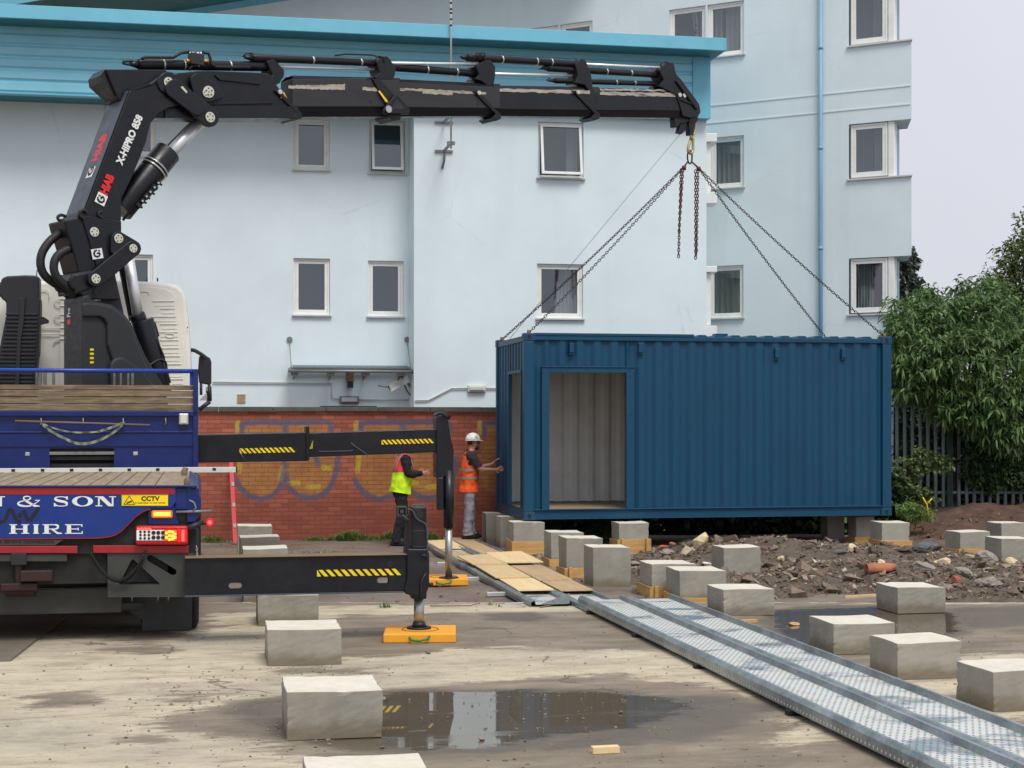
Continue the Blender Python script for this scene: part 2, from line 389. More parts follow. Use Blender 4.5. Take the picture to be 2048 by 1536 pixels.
M['stone_cream'] = mat('cream_stone', (206, 190, 150), .85, 0, .15, 8, dirt=.3, bump=.7, bscale=18)
M['stone_grey'] = mat('grey_rubble', (146, 138, 128), .88, 0, .2, 8, dirt=.35, dirtcol=(100,90,78), bump=.8, bscale=18)
M['fence'] = mat('galvanised_pale', (118, 130, 134), .5, .3, .18, 3, dirt=.3, dirtcol=(80,90,80))
M['post_green'] = mat('green_post', (34, 62, 52), .6)

# ---------------------------------------------------------------- signed distance to polygons (metres)
def sdf_poly(P, poly):                      # >0 inside
    poly = np.array([(q[0], q[1]) for q in poly]); n = len(poly)
    d2 = np.full(len(P), 1e9); ins = np.zeros(len(P), bool)
    for i in range(n):
        a, b = poly[i], poly[(i+1)%n]; e = b-a; w = P-a
        t = np.clip((w@e)/(e@e), 0, 1); q = w - t[:,None]*e; d2 = np.minimum(d2, (q**2).sum(1))
        c = (a[1] <= P[:,1]) != (b[1] <= P[:,1])
        with np.errstate(divide='ignore', invalid='ignore'): x = a[0]+(P[:,1]-a[1])/(b[1]-a[1])*(b[0]-a[0])
        ins ^= c & (P[:,0] < x)
    d = np.sqrt(d2); return np.where(ins, d, -d)
def sdf_line(P, pts):
    pts = np.array(pts, float); d2 = np.full(len(P), 1e9)
    for a, b in zip(pts[:-1], pts[1:]):
        e = b-a; w = P-a; t = np.clip((w@e)/(e@e), 0, 1); q = w-t[:,None]*e; d2 = np.minimum(d2, (q**2).sum(1))
    return np.sqrt(d2)
def gp(pts, z=0.0): return [G(x, y, z) for x, y in pts]
def add_attr(o, name, vals):
    a = o.data.attributes.new(name, 'FLOAT', 'POINT'); a.data.foreach_set('value', np.asarray(vals, dtype=np.float32))

# ---------------------------------------------------------------- ground
n = NT('earth_ground')
c = n.ramp(n.noise(.6, 8, .65), [(.3, lin((98, 84, 70))), (.7, lin((138, 122, 106)))])
c = n.mix(n.mapr(n.noise(14, 8, .8), .5, .8, 0, .6), c, lin((80, 70, 62)))
c = n.mix(n.mapr(n.noise(40, 4, .8), .66, .74), c, lin((190, 180, 165)))
earth = n.done(c, .92, 0, n.bump(n.noise(30, 8, .75), .6, .03))
g = MB(); g.quad((-400,-200,-.06), (400,-200,-.06), (400,900,-.06), (-400,900,-.06)); g.build('ground', earth, kind='structure')
n = NT('old_tarmac')
c = n.ramp(n.noise(.9, 8, .65), [(.28, lin((98, 86, 77))), (.5, lin((120, 107, 96))), (.75, lin((142, 129, 115)))])
c = n.mix(n.mapr(n.noise(22, 8, .8), .5, .8, 0, .5), c, lin((86, 74, 66)))
c = n.mix(n.mapr(n.noise(.7, 5, .6, n.site((1, 2.5, 1))), .56, .66, 0, .55), c, lin((92, 76, 70)))
c = n.mix(n.mapr(n.noise(45, 4, .8), .67, .74), c, lin((196, 186, 170)))
tar = n.done(c, n.mapr(n.noise(1.2, 4), .4, .7, .55, .9), 0, n.bump(n.noise(40, 8, .75), .4, .012))
g = MB(); nx, ny = 60, 40
vs = []; fs = []
for j in range(ny+1):
    for i in range(nx+1):
        x = -14+30*i/nx; y = 17.55+10.9*j/ny
        vs.append((x, y, -.035+.012*math.sin(x*2.1+y)+.012*math.sin(y*3.3-x)))
for j in range(ny):
    for i in range(nx): a = j*(nx+1)+i; fs.append((a, a+1, a+nx+2, a+nx+1))
g.add(vs, fs, True); g.build('yard_tarmac', tar, kind='structure')

# concrete slab, with its dry, damp and flooded areas
EDGE = 17.75
xs = np.arange(-9, 10.01, .06); ys = np.arange(3.0, EDGE+.001, .06)
X, Y = np.meshgrid(xs, ys); P = np.stack([X.ravel(), Y.ravel()], 1)
def W2(pts): return [(q.x, q.y) for q in gp(pts)]
light = [[(-400,1262),(150,1275),(300,1290),(430,1262),(560,1238),(600,1262),(530,1300),(570,1330),(700,1316),(900,1300),(1200,1298),(1350,1302),(1480,1318),(1600,1372),(1500,1392),(1400,1372),(1250,1352),(1000,1358),(860,1368),(760,1384),(570,1392),(440,1408),(330,1432),(400,1460),(560,1500),(640,1536),(640,1600),(-900,1600)],
         [(430,1228),(640,1214),(800,1212),(1150,1206),(1210,1209),(1185,1224),(1000,1226),(700,1230),(560,1252),(430,1250)],
         [(1860,1316),(2120,1306),(2300,1330),(2200,1400),(2050,1440),(1880,1440),(1700,1400),(1720,1340)],
         [(1545,1440),(1620,1436),(1700,1455),(1660,1470),(1570,1465)], [(1560,1462),(1640,1460),(1690,1480),(1600,1490)],
         [(1540,1198),(1900,1197),(2300,1192),(2300,1200),(1900,1206),(1545,1206)]]
dark = [[(240,1298),(330,1292),(300,1306)], [(20,1395),(160,1385),(200,1410),(60,1425)], [(560,1335),(740,1330),(740,1345),(540,1352)],
        [(250,1480),(310,1472),(300,1486)], [(300,1402),(390,1396),(380,1408)], [(330,1425),(420,1408),(560,1396),(640,1400),(700,1480),(560,1490),(430,1470),(330,1450)],
        [(700,1300),(860,1290),(900,1300),(760,1312)]]
pud = [[(640,1470),(700,1400),(790,1384),(1000,1379),(1250,1384),(1350,1396),(1400,1412),(1330,1436),(1300,1448),(1240,1460),(1100,1472),(1010,1492),(850,1500),(720,1496)],
       [(1535,1224),(1640,1216),(1800,1213),(1905,1226),(1910,1262),(1800,1300),(1700,1306),(1600,1290),(1560,1262)]]
damp = [[(960,1228),(1060,1224),(1110,1232),(1060,1244),(980,1240)], [(1280,1388),(1440,1392),(1560,1415),(1500,1450),(1420,1478),(1280,1490),(1100,1500)],
        [(1900,1215),(2100,1210),(2100,1250),(1920,1260)], [(480,1400),(570,1396),(600,1478),(470,1450)], [(940,1254),(1010,1252),(1000,1259),(945,1260)]]
L = np.full(len(P), -9.0); D = L.copy(); Q = L.copy()
for p in light: L = np.maximum(L, sdf_poly(P, W2(p)))
for p in dark: L = np.minimum(L, -sdf_poly(P, W2(p)))
for p in pud: Q = np.maximum(Q, sdf_poly(P, W2(p)))
for p in damp: D = np.maximum(D, sdf_poly(P, W2(p)))
D = np.maximum(D, Q+.12)
nx = len(xs); ny = len(ys); zz = -.004*np.clip((Q+.25)/.3, 0, 1)
idx = np.arange(nx*ny).reshape(ny, nx)
fcs = np.stack([idx[:-1,:-1].ravel(), idx[:-1,1:].ravel(), idx[1:,1:].ravel(), idx[1:,:-1].ravel()], 1)
n = NT('weathered_slab')
aL = n.attr('dry').outputs['Fac']; aD = n.attr('damp').outputs['Fac']; aQ = n.attr('pool').outputs['Fac']
n1 = n.math('SUBTRACT', n.noise(.8, 8, .62, n.site((.6, 1.7, 1))), .5); n2 = n.math('SUBTRACT', n.noise(4, 12, .82, n.site((.55,1.5,1))), .5)
edge = n.math('ADD', n.math('MULTIPLY', n1, 1.5), n.math('MULTIPLY', n2, 1.5))
dry = n.mapr(n.math('ADD', aL, edge), -.1, .1, 0, 1, True)
gr = n.mapr(n.noise(.45, 5, .6, n.site((.8,1.4,1))), .48, .62)
dryc = n.ramp(n.noise(2.6, 8, .7, n.site((.6,1.5,1))), [(.3, lin((150, 138, 118))), (.5, lin((190, 178, 154))), (.75, lin((206, 195, 172)))])
dryc = n.mix(n.math('MULTIPLY', gr, .6), dryc, n.ramp(n.noise(4, 8, .75), [(.35, lin((132,124,110))), (.65, lin((172,164,148)))]))
dullc = n.ramp(n.noise(1.6, 8, .68, n.site((.7,1.6,1))), [(.28, lin((98, 88, 76))), (.5, lin((127, 116, 101))), (.75, lin((156, 144, 126)))])
col = n.mix(dry, dullc, dryc)
col = n.mix(n.mapr(n.noise(9, 9, .8, n.site((.5, 1.5, 1))), .54, .66, 0, .7), col, lin((112, 98, 80)))
col = n.mix(n.mapr(n.noise(28, 8, .8, n.site((.6, 1.3, 1))), .56, .66, 0, .55), col, lin((104, 90, 72)))
col = n.mix(n.mapr(n.noise(3.2, 9, .76, n.site((.45, 1.7, 1))), .57, .63, 0, .55), col, lin((120, 106, 88)))
col = n.mix(n.mapr(n.noise(55, 5, .8), .58, .68, 0, .6), col, lin((86, 76, 64)))
dm = n.mapr(n.math('ADD', aD, n.math('MULTIPLY', edge, .45)), -.12, .1, 0, 1, True)
col = n.mix(n.math('MULTIPLY', dm, .75), col, lin((86, 78, 68)))
pl = n.mapr(n.math('ADD', aQ, n.math('MULTIPLY', n2, .9)), -.06, .06, 0, 1, True)
col = n.mix(n.math('MULTIPLY', pl, .75), col, lin((92, 84, 72)))
col = n.mix(n.mapr(n.noise(34, 5, .8), .7, .76), col, lin((196, 188, 170)))
ck = n.new('ShaderNodeTexVoronoi', feature='DISTANCE_TO_EDGE'); ck.inputs['Scale'].default_value = .38; ckv = n.new('ShaderNodeVectorMath', operation='ADD'); n.link(n.pos(), ckv.inputs[0]); cko = n.new('ShaderNodeTexNoise'); cko.inputs['Scale'].default_value = 1.5; cko.inputs['Detail'].default_value = 6; n.link(n.pos(), cko.inputs['Vector']); n.link(cko.outputs['Color'], ckv.inputs[1]); n.link(ckv.outputs[0], ck.inputs['Vector'])
col = n.mix(n.math('MULTIPLY', n.mapr(ck.outputs['Distance'], .003, .008, .7, 0), n.mapr(n.noise(.8, 2), .5, .55)), col, lin((84, 74, 62)))
col = n.mix(n.mapr(n.noise(120, 3, .8), .62, .7, 0, .5), col, lin((92, 82, 68)))
rgh = n.math('ADD', n.math('SUBTRACT', n.mapr(dm, 0, 1, .85, .42), n.math('MULTIPLY', pl, .41)), n.math('MULTIPLY', pl, n.mapr(n.noise(2.2, 5, .6, n.site((.5,1.5,1))), .5, .7, 0, .16)))
bs = n.mapr(pl, 0, 1, 1, .0)
bmp = n.new('ShaderNodeBump'); bmp.inputs['Distance'].default_value = .012; n.link(n.noise(30, 8, .75), bmp.inputs['Height'])
n.link(n.math('MULTIPLY', bs, .45), bmp.inputs['Strength'])
slab_m = n.done(col, rgh, 0, bmp.outputs[0])
g = MB(); g.v = np.stack([P[:,0], P[:,1], zz], 1).tolist(); g.f = fcs.tolist(); g.sm = [True]*len(g.f); g.mi = [0]*len(g.f)
o = g.build('concrete_slab', slab_m, kind='structure')
add_attr(o, 'dry', np.clip(L, -2, 2)); add_attr(o, 'damp', np.clip(D, -2, 2)); add_attr(o, 'pool', np.clip(Q, -2, 2))
g = MB(); pts = []
for i in range(190):                                       # broken far lip of the slab
    x0 = -9+i*.1; yy = EDGE+.02*math.sin(i*1.7)+random.uniform(-.02, .03)
    g.hexa([(x0,EDGE-.01,-.09),(x0+.1,EDGE-.01,-.09),(x0+.1,yy+.03,-.09),(x0,yy+.03,-.09),(x0,EDGE-.01,.0),(x0+.1,EDGE-.01,.0),(x0+.1,yy+.02,-.004),(x0,yy+.02,-.004)])
g.build('slab_edge', mat('slab_lip', (196,188,166), .85, 0, .15, 9, bump=.4, dirt=.5, dscale=9), kind='structure')
# grit lying about on the slab (too many to count)
g = MB()
def rock(g, c, r, flat=.6, sub=1):
    bm = bmesh.new(); bmesh.ops.create_icosphere(bm, subdivisions=sub, radius=1)
    k = Vector((random.uniform(.7,1.3), random.uniform(.7,1.3), flat*random.uniform(.7,1.3))); rz = Matrix.Rotation(random.uniform(0,6.3), 3, 'Z') @ Matrix.Rotation(random.uniform(-.3,.3), 3, 'X')
    cuts = [(Vector((random.gauss(0,1),random.gauss(0,1),random.gauss(0,1))).normalized(), random.uniform(.35,.8)) for _ in range(5)]
    vs = []
    for v in bm.verts:
        q = v.co.copy()
        for nn, dd in cuts:
            s_ = q.dot(nn)-dd
            if s_ > 0: q -= nn*s_
        q = Vector((q.x*k.x, q.y*k.y, q.z*k.z))*random.uniform(.92,1.08); vs.append(Vector(c)+(rz@q)*r)
    fs = [[v.index for v in f.verts] for f in bm.faces]; bm.free(); g.add(vs, fs)
    return len(fs)
for _ in range(1500):
    if random.random() < .5: px, py = random.uniform(-40, 2080), random.uniform(1215, 1540)
    else:
        cx, cy, sx, sy = random.choice([(640,1345,90,8),(420,1400,90,25),(1050,1255,200,15),(1250,1400,220,30),(580,1470,60,15),(1300,1500,250,25),(1900,1290,120,30)])
        px, py = random.gauss(cx, sx), random.gauss(cy, sy)
    q = G(px, py)
    if not (3.2 < q.y < 17.6): continue
    rr = abs(random.gauss(0, .006))+.003; rock(g, (q.x, q.y, rr*.2), rr, .7)
g.build('slab_grit', mat('grit', (128,116,98), .9, 0, .35, 12, bump=.4), kind='stuff')

# ---------------------------------------------------------------- walls with openings
def wall_panel(mb, pl, t0, t1, z0, z1, holes, off=0.0, thick=.25):
    ts = sorted({t0, t1, *[h[0] for h in holes], *[h[1] for h in holes]}); zs = sorted({z0, z1, *[h[2] for h in holes], *[h[3] for h in holes]})
    for a, b in zip(ts[:-1], ts[1:]):
        for c, d in zip(zs[:-1], zs[1:]):
            m = ((a+b)/2, (c+d)/2)
            if any(h[0] < m[0] < h[1] and h[2] < m[1] < h[3] for h in holes): continue
            if b <= t0 or a >= t1 or d <= z0 or c >= z1: continue
            mb.quad(pl.at(a,c,off), pl.at(b,c,off), pl.at(b,d,off), pl.at(a,d,off))
    for h in holes:                                       # reveals
        a, b, c, d = h[:4]; q = off-thick
        mb.quad(pl.at(a,c,off), pl.at(a,d,off), pl.at(a,d,q), pl.at(a,c,q)); mb.quad(pl.at(b,d,off), pl.at(b,c,off), pl.at(b,c,q), pl.at(b,d,q))
        mb.quad(pl.at(a,d,off), pl.at(b,d,off), pl.at(b,d,q), pl.at(a,d,q)); mb.quad(pl.at(b,c,off), pl.at(a,c,off), pl.at(a,c,q), pl.at(b,c,q))
def pbox(mb, pl, t0, t1, z0, z1, o0, o1):                 # box on a plane; o0<o1 offsets toward the camera
    mb.hexa([pl.at(t0,z0,o1),pl.at(t1,z0,o1),pl.at(t1,z0,o0),pl.at(t0,z0,o0),pl.at(t0,z1,o1),pl.at(t1,z1,o1),pl.at(t1,z1,o0),pl.at(t0,z1,o0)])
def frame(mb, pl, a, b, c, d, w, o0, o1):
    pbox(mb,pl,a,a+w,c,d,o0,o1); pbox(mb,pl,b-w,b,c,d,o0,o1); pbox(mb,pl,a+w,b-w,c,c+w,o0,o1); pbox(mb,pl,a+w,b-w,d-w,d,o0,o1)
def window(parent, pl, a, b, c, d, off=0.0, curtain=None, ajar=False, label=None, sill=True, sash=.05, deep=.05, room=(.3, .3, .8)):
    """frame > sash, pane, sill, curtain; set into the opening"""
    m = MB(); frame(m, pl, a+.002, b-.002, c+.002, d-.002, .045, off-deep-.07, off-deep); w = m.build('window', M['upvc'], parent, .006, label=label)
    m = MB(); i = .045; dz = .035 if ajar else 0
    if ajar:                                              # top-hung sash tipped outwards at its foot
        L_ = (d-c)-2*i
        P = lambda t, k, o: pl.at(t, d-i-k*L_, off-deep+.005+o+k*.16)
        for (t0, t1, k0, k1) in ((a+i, a+i+sash, 0, 1), (b-i-sash, b-i, 0, 1), (a+i+sash, b-i-sash, 0, sash/L_), (a+i+sash, b-i-sash, 1-sash/L_, 1)):
            m.hexa([P(t0,k1,.05),P(t1,k1,.05),P(t1,k1,0),P(t0,k1,0),P(t0,k0,.05),P(t1,k0,.05),P(t1,k0,0),P(t0,k0,0)])
        m.build('sash', M['upvc'], w, .004)
        m = MB(); s_ = sash/L_; m.quad(P(a+i+sash,1-s_,.02),P(b-i-sash,1-s_,.02),P(b-i-sash,s_,.02),P(a+i+sash,s_,.02)); m.build('pane', M['glass'], w)
    else:
        frame(m, pl, a+i+.004, b-i-.004, c+i+.004, d-i-.004, sash, off-deep-.045, off-deep-.008); m.build('sash', M['upvc'], w, .004)
        m = MB(); e = i+sash+.003; m.quad(pl.at(a+e,c+e,off-deep-.03),pl.at(b-e,c+e,off-deep-.03),pl.at(b-e,d-e,off-deep-.03),pl.at(a+e,d-e,off-deep-.03)); m.build('pane', M['glass'], w)
    if sill:
        m = MB(); pbox(m, pl, a-.03, b+.03, c-.035, c-.002, off-.02, off+.06); m.build('sill', M['upvc_grey'], w, .004)
    m = MB(); q = off-room[2]; b0_, b = b, b-.3+room[1]                                   # the dim room behind
    m.quad(pl.at(a-.3,c-.2,q),pl.at(b+.3,c-.2,q),pl.at(b+.3,d+.05,q),pl.at(a-.3,d+.05,q))
    m.quad(pl.at(a-.3,c-.2,q),pl.at(a-.3,d+.05,q),pl.at(a-.3,d+.05,off-.255),pl.at(a-.3,c-.2,off-.255)); m.quad(pl.at(b+.3,c-.2,q),pl.at(b+.3,c-.2,off-.255),pl.at(b+.3,d+.05,off-.255),pl.at(b+.3,d+.05,q))
    m.quad(pl.at(a-.3,d+.05,q),pl.at(b+.3,d+.05,q),pl.at(b+.3,d+.05,off-.255),pl.at(a-.3,d+.05,off-.255)); m.quad(pl.at(a-.3,c-.2,q),pl.at(a-.3,c-.2,off-.255),pl.at(b+.3,c-.2,off-.255),pl.at(b+.3,c-.2,q))
    m.build('room', M['room'], w); b = b0_
    for (k0, k1, mt, lean) in (curtain or []):
        m = MB(); N = 40; T0, T1 = a+(b-a)*k0, a+(b-a)*k1; vs = []; fs = []
        for i_ in range(N+1):
            f = i_/N
            for j, zq in enumerate((d-.03, c+.03)):
                tt = T0+(T1-T0)*f + (lean*(1-f) if j else 0)
                vs.append(pl.at(tt, zq, off-.32+.035*math.sin(f*N*.9+k0*9)+.012*math.sin(f*37)))
        for i_ in range(N): fs.append((2*i_, 2*i_+1, 2*i_+3, 2*i_+2))
        m.add(vs, fs, True); m.build('curtain', M[mt], w)
    return w
def win_rect(pl, x0, x1, y0, y1, off=0.0):
    a, b = pl.t(x0, off), pl.t(x1, off); return (a, b, pl.z(x0, y1, off), pl.z(x0, y0, off))

# ---------------------------------------------------------------- annex (pale blue, blue cladding band)
VR = VP(30.0); VL = VP(30.8)
annex = thing('annex_building', 'pale blue rendered two-storey building with blue clad band behind the brick wall', 'building', S(4, 30.4, 0))
UR = VR.t(1413); US = VR.t(828); ZC = 7.95; ZT = 9.05
wl = {'a': (587,659,237,338), 'b': (738,810,239,345), 'c': (587,660,516,629), 'd': (736,807,521,632), 'e': (209,312,205,310), 'f': (234,306,508,608)}
wr = {'a': (1076,1167,243,354), 'b': (1074,1166,527,636)}
RL = {k: win_rect(VL, *v) for k, v in wl.items()}; RRr = {k: win_rect(VR, *v) for k, v in wr.items()}
m = MB(); wall_panel(m, VL, -6.5, US-.0, -.06, ZC, list(RL.values())); m.quad(VL.at(US,-.06,0), VL.at(US,-.06,.8), VL.at(US,ZC,.8), VL.at(US,ZC,0))
wall_panel(m, VR, US, UR, -.06, ZC, list(RRr.values())); m.quad(S(UR,30,-.06), S(UR,36,-.06), S(UR,36,ZC), S(UR,30,ZC))
m.build('wall', M['annex'], annex)
window(annex, VL, *RL['a'], label='closed white window, left of the pair just under the boom'); window(annex, VL, *RL['b'], ajar=True, label='white window slightly open, beside the wall step under the boom')
window(annex, VL, *RL['c'], label='lower white window left of the pair'); window(annex, VL, *RL['d']); window(annex, VL, *RL['e'], curtain=[(.5,1,'curtain_red',0)], label='white window partly hidden behind the crane arm'); window(annex, VL, *RL['f'])
window(annex, VR, *RRr['a'], ajar=True, curtain=[(.7,.95,'curtain',0)], label='large white window tipped open under the boom'); window(annex, VR, *RRr['b'], label='large white window above the container', curtain=[(.55,.95,'curtain',-.1)])
m = MB()                                                   # profiled sheet band
CV = VP(29.86); prof = []; z = ZC-.06
while z < ZT+.2: prof += [(z, 0), (z+.035, .035), (z+.16, .035), (z+.195, 0)]; z += .215
C0, C1 = -6.6, CV.t(1385)
vs = []; 
for zq, o in prof: vs += [CV.at(C0, zq, o), CV.at(C1, zq, o)]
m.add(vs, [(2*i, 2*i+1, 2*i+3, 2*i+2) for i in range(len(prof)-1)]); m.build('cladding', M['clad'], annex)
m = MB(); ce = CV.t(1419); pbox(m, CV, C1-.01, ce, ZC-.08, ZT+.1, -.1, .07); m.quad(S(ce,29.8,ZC-.08),S(ce,36,ZC-.08),S(ce,36,ZT+.1),S(ce,29.8,ZT+.1))
pbox(m, CV, C0, C1-.02, ZC-.10, ZC-.065, -.12, .055); m.builds('cladding_trim', M['fascia'], annex, .006)
m = MB(); m.box(C0, US-.0, 29.9, 30.85, ZC-.05, ZC-.01); m.build('recess_soffit', M['soffit'], annex)
m = MB(); RP = VP(29.2); fe = RP.t(1448); zf = 9.06
m.prism([RP.at(-6.6, zf, 0), RP.at(fe, zf, 0), S(fe, 36, zf), S(-6.6, 36, zf)], (0,0,.02)); m.build('roof_soffit', M['soffit'], annex)
m = MB(); pbox(m, RP, -6.6, fe, zf-.004, zf+.235, -.03, .03); m.prism([RP.at(fe,zf-.004,.03), S(fe,36,zf-.004), S(fe,36,zf+.235), RP.at(fe,zf+.235,.03)], UD*.04)
m.builds('fascia', M['fascia'], annex, .006)
m = MB(); m.prism([RP.at(-6.6, zf+.21, -.03), RP.at(fe-.02, zf+.21, -.03), S(fe-.02, 36, zf+.21), S(-6.6, 36, zf+.21)], (0,0,.02)); m.build('roof', M['galv_dull'], annex)

# ---------------------------------------------------------------- taller block behind
BD = R(-29); TP = Plane((.2237*31.5, 31.5), (math.cos(BD), math.sin(BD)))
tall = thing('apartment_block', 'taller grey-blue apartment block with corner bays and blue downpipe, right rear', 'building', TP.at(0, 0, -2))
BAYW = TP.t(1787); BAYS = TP.t(1823); T0 = TP.t(1048)-9
def zt(px, py): return TP.z(px, py)
rects = [win_rect(TP,1338,1410,30,112), win_rect(TP,1413,1488,10,116), win_rect(TP,1421,1488,266,376), win_rect(TP,1417,1487,530,640), win_rect(TP,1050,1112,56,150), win_rect(TP,1118,1185,46,140)]
fl = [(zt(1740,515), zt(1740,628)), (zt(1740,245), zt(1740,356)), (zt(1740,-26), zt(1740,88))]
fl = [(b, a) for a, b in fl]
rects[0] = (rects[0][0], TP.t(1411), rects[1][2], rects[1][3]); rects[1] = (TP.t(1412)+.03, rects[1][1], rects[1][2], rects[1][3])
rects[4] = (TP.t(1050), TP.t(1116), rects[1][2], rects[1][3]); rects[5] = (TP.t(1118)+.03, TP.t(1185), rects[1][2], rects[1][3])
rects[2] = (rects[2][0], rects[2][1], fl[1][0]+.02, fl[1][1]-.02); rects[3] = (rects[3][0], rects[3][1], fl[0][0]+.02, fl[0][1]-.02)
w0 = TP.t(1698); bay = [(w0, BAYW, a, b) for a, b in fl]
ZR = 12.3
def sk(mb, t0, t1, z0, z1, o0, o1):                      # block whose end wall runs back almost along the view
    D_ = Vector((.17, .985, 0))
    a, b = TP.at(t0,0,o1), TP.at(t1,0,o1); c, d = b+D_*(o1-o0), a+D_*(o1-o0)
    mb.prism([Vector((q.x,q.y,z0)) for q in (a,b,c,d)], (0,0,z1-z0))
m = MB(); wall_panel(m, TP, T0, w0, -.06, ZR, rects); 
zs_ = [-.06]+[x for a, b in fl for x in (a, b)]+[ZR]
for i in range(0, len(zs_), 2):
    e = BAYS if i else BAYW
    sk(m, w0, e, zs_[i], zs_[i+1], -1.1, 0.0)
m.build('wall', M['tall'], tall)
m = MB(); 
for a, b in fl[:3]: sk(m, w0-.03, BAYS+.03, a-.03, a+.004, -1.15, .05)
m.builds('bay_ledge', M['upvc_grey'], tall, .004)
cu = [[(.1,.55,'curtain',0),(.55,.9,'curtain_red',-.1)], [(.55,.95,'curtain',0)], [(.5,.8,'curtain',0)]]
for i, (r_, c_) in enumerate(zip(bay, cu)):
    w = window(tall, TP, r_[0]+.02, r_[1]-.13, r_[2]+.03, r_[3]-.01, curtain=c_, sill=False, sash=.055, deep=.04, room=(.3, .02, .45), label=('corner bay window with red and cream curtains' if i == 0 else None))
    m = MB(); pbox(m, TP, r_[1]-.12, r_[1]-.0, r_[2]+.002, r_[3]-.002, -.25, -.04); m.build('corner_post', M['upvc'], tall, .01)
    m = MB(); e0 = TP.at(r_[1], r_[2]+.005, -.05); e1 = TP.at(r_[1]-.05, r_[2]+.005, -.05); D2 = Vector((.34,.94,0)); m.prism([e0, e0+D2*.9, e1+D2*.9, e1], (0,0,r_[3]-r_[2]-.01)); m.prism([e0+D2*.9, e0+D2*.9+Vector((.17,.98,0))*2.2, e1+D2*.9+Vector((.17,.98,0))*2.2, e1+D2*.9], (0,0,r_[3]-r_[2]-.01)); m.build('return_panel', M['pipe_blue'], tall)
net = [(.05,.95,'curtain',0)]
window(tall, TP, *rects[0], curtain=[(.45,1,'curtain',.15)]); window(tall, TP, *rects[1], curtain=net); window(tall, TP, *rects[2], curtain=net, label='netted window right of the annex corner')
window(tall, TP, *rects[3], curtain=[(.02,.98,'blind',0)]); window(tall, TP, *rects[4], curtain=[(.0,.9,'curtain_red',0)]); window(tall, TP, *rects[5])
m = MB()                                                    # thin expansion joint beads
for (x0, y0) in ((1820, 171), (1820, 208)):
    zz_ = zt(x0, y0); pbox(m, TP, TP.t(1400), BAYS-.02, zz_-.012, zz_+.012, -.01, .012)
m.builds('render_bead', M['tall'], tall)
m = MB(); t_ = TP.t(1643.5); m.tube(TP.at(t_, -.06, .07), TP.at(t_, ZR, .07), .043)
for zb in (1.2, 3.3, 5.4, 7.4, 9.4, 11.4): m.tube(TP.at(t_, zb, .07), TP.at(t_, zb+.07, .07), .049)
for dt in (-1,): pass
m.build('downpipe', M['pipe_blue'], tall)
# eave at top left: dark soffit reaching forward, blue fascia
m = MB(); EA = TP.t(300); EB = TP.t(760); ze = zt(350, 25)
m.prism([TP.at(T0-20, ze, .0), TP.at(EB+6, ze, 0), TP.at(EB+6, ze+.25, 1.9), TP.at(T0-20, ze+.25, 1.9)], (0,0,.03)); m.build('eave_soffit', M['soffit'], tall)
m = MB(); pbox(m, TP, T0-20, EB+6, ze-.14, ze+.02, 0.002, .06); pbox(m, TP, T0-20, EB+6, ze+.2, ze+.5, 1.9, 1.96); m.builds('eave_fascia', M['fascia'], tall)
# wall beyond the last window, left part up to the eave
# oriel corner of the annex end, seen past its edge
orl = MB(); 
for (y0, y1) in ((268, 285), (385, 408), (533, 545), (652, 674)):
    q0 = W(1413, y1, 32.2); q1 = W(1433, y0, 32.2); orl.hexa([(3.75,32.1,q0.z),(q1.x,32.1,q0.z),(q1.x,32.7,q0.z),(3.75,32.7,q0.z),(3.75,32.1,q1.z),(q1.x,32.1,q1.z),(q1.x,32.7,q1.z),(3.75,32.7,q1.z)])
for (y0, y1) in ((286, 384), (546, 651)):
    q0 = W(1413, y1, 32.25); q1 = W(1421, y0, 32.25); orl.hexa([(3.8,32.2,q0.z),(q1.x,32.2,q0.z),(q1.x,32.5,q0.z),(3.8,32.5,q0.z),(3.8,32.2,q1.z),(q1.x,32.2,q1.z),(q1.x,32.5,q1.z),(3.8,32.5,q1.z)])
orl.builds('side_window_surround', M['upvc'], annex, .01)

# ---------------------------------------------------------------- fixtures on the annex wall
mast = thing('aerial_mast', 'thin banded aerial mast rising past the blue roof edge on two wall brackets', 'mast', S(VR.t(902), 29.2, 7.0))
tm = VP(29.1).t(902)
m = MB(); m.tube(S(tm,29.1,7.0), S(tm,29.1,12), .018); m.build('pole', M['alu'], mast)
m = MB()
for k in range(26): z = 9.25+k*.1+(k%3)*.015; m.tube(S(tm,29.1,z), S(tm,29.1,z+.035), .0225)
m.build('pole_band', M['letter_black'], mast)
for yy in (246, 303):
    m = MB(); z = VR.z(902, yy); m.box(tm-.17, tm+.17, 29.96, 29.998, z-.02, z+.02); m.box(tm-.02, tm+.02, 29.05, 29.96, z-.02, z+.02); m.box(tm-.07,tm+.07,29.05,29.15,z-.03,z+.03); m.build('bracket', M['galv_dull'], mast)
m = MB(); m.path([S(tm,29.85,7.05), S(tm-.01,29.9,6.9), S(tm-.03,29.98,6.78)], .025); m.build('stay', M['galv_dull'], mast)

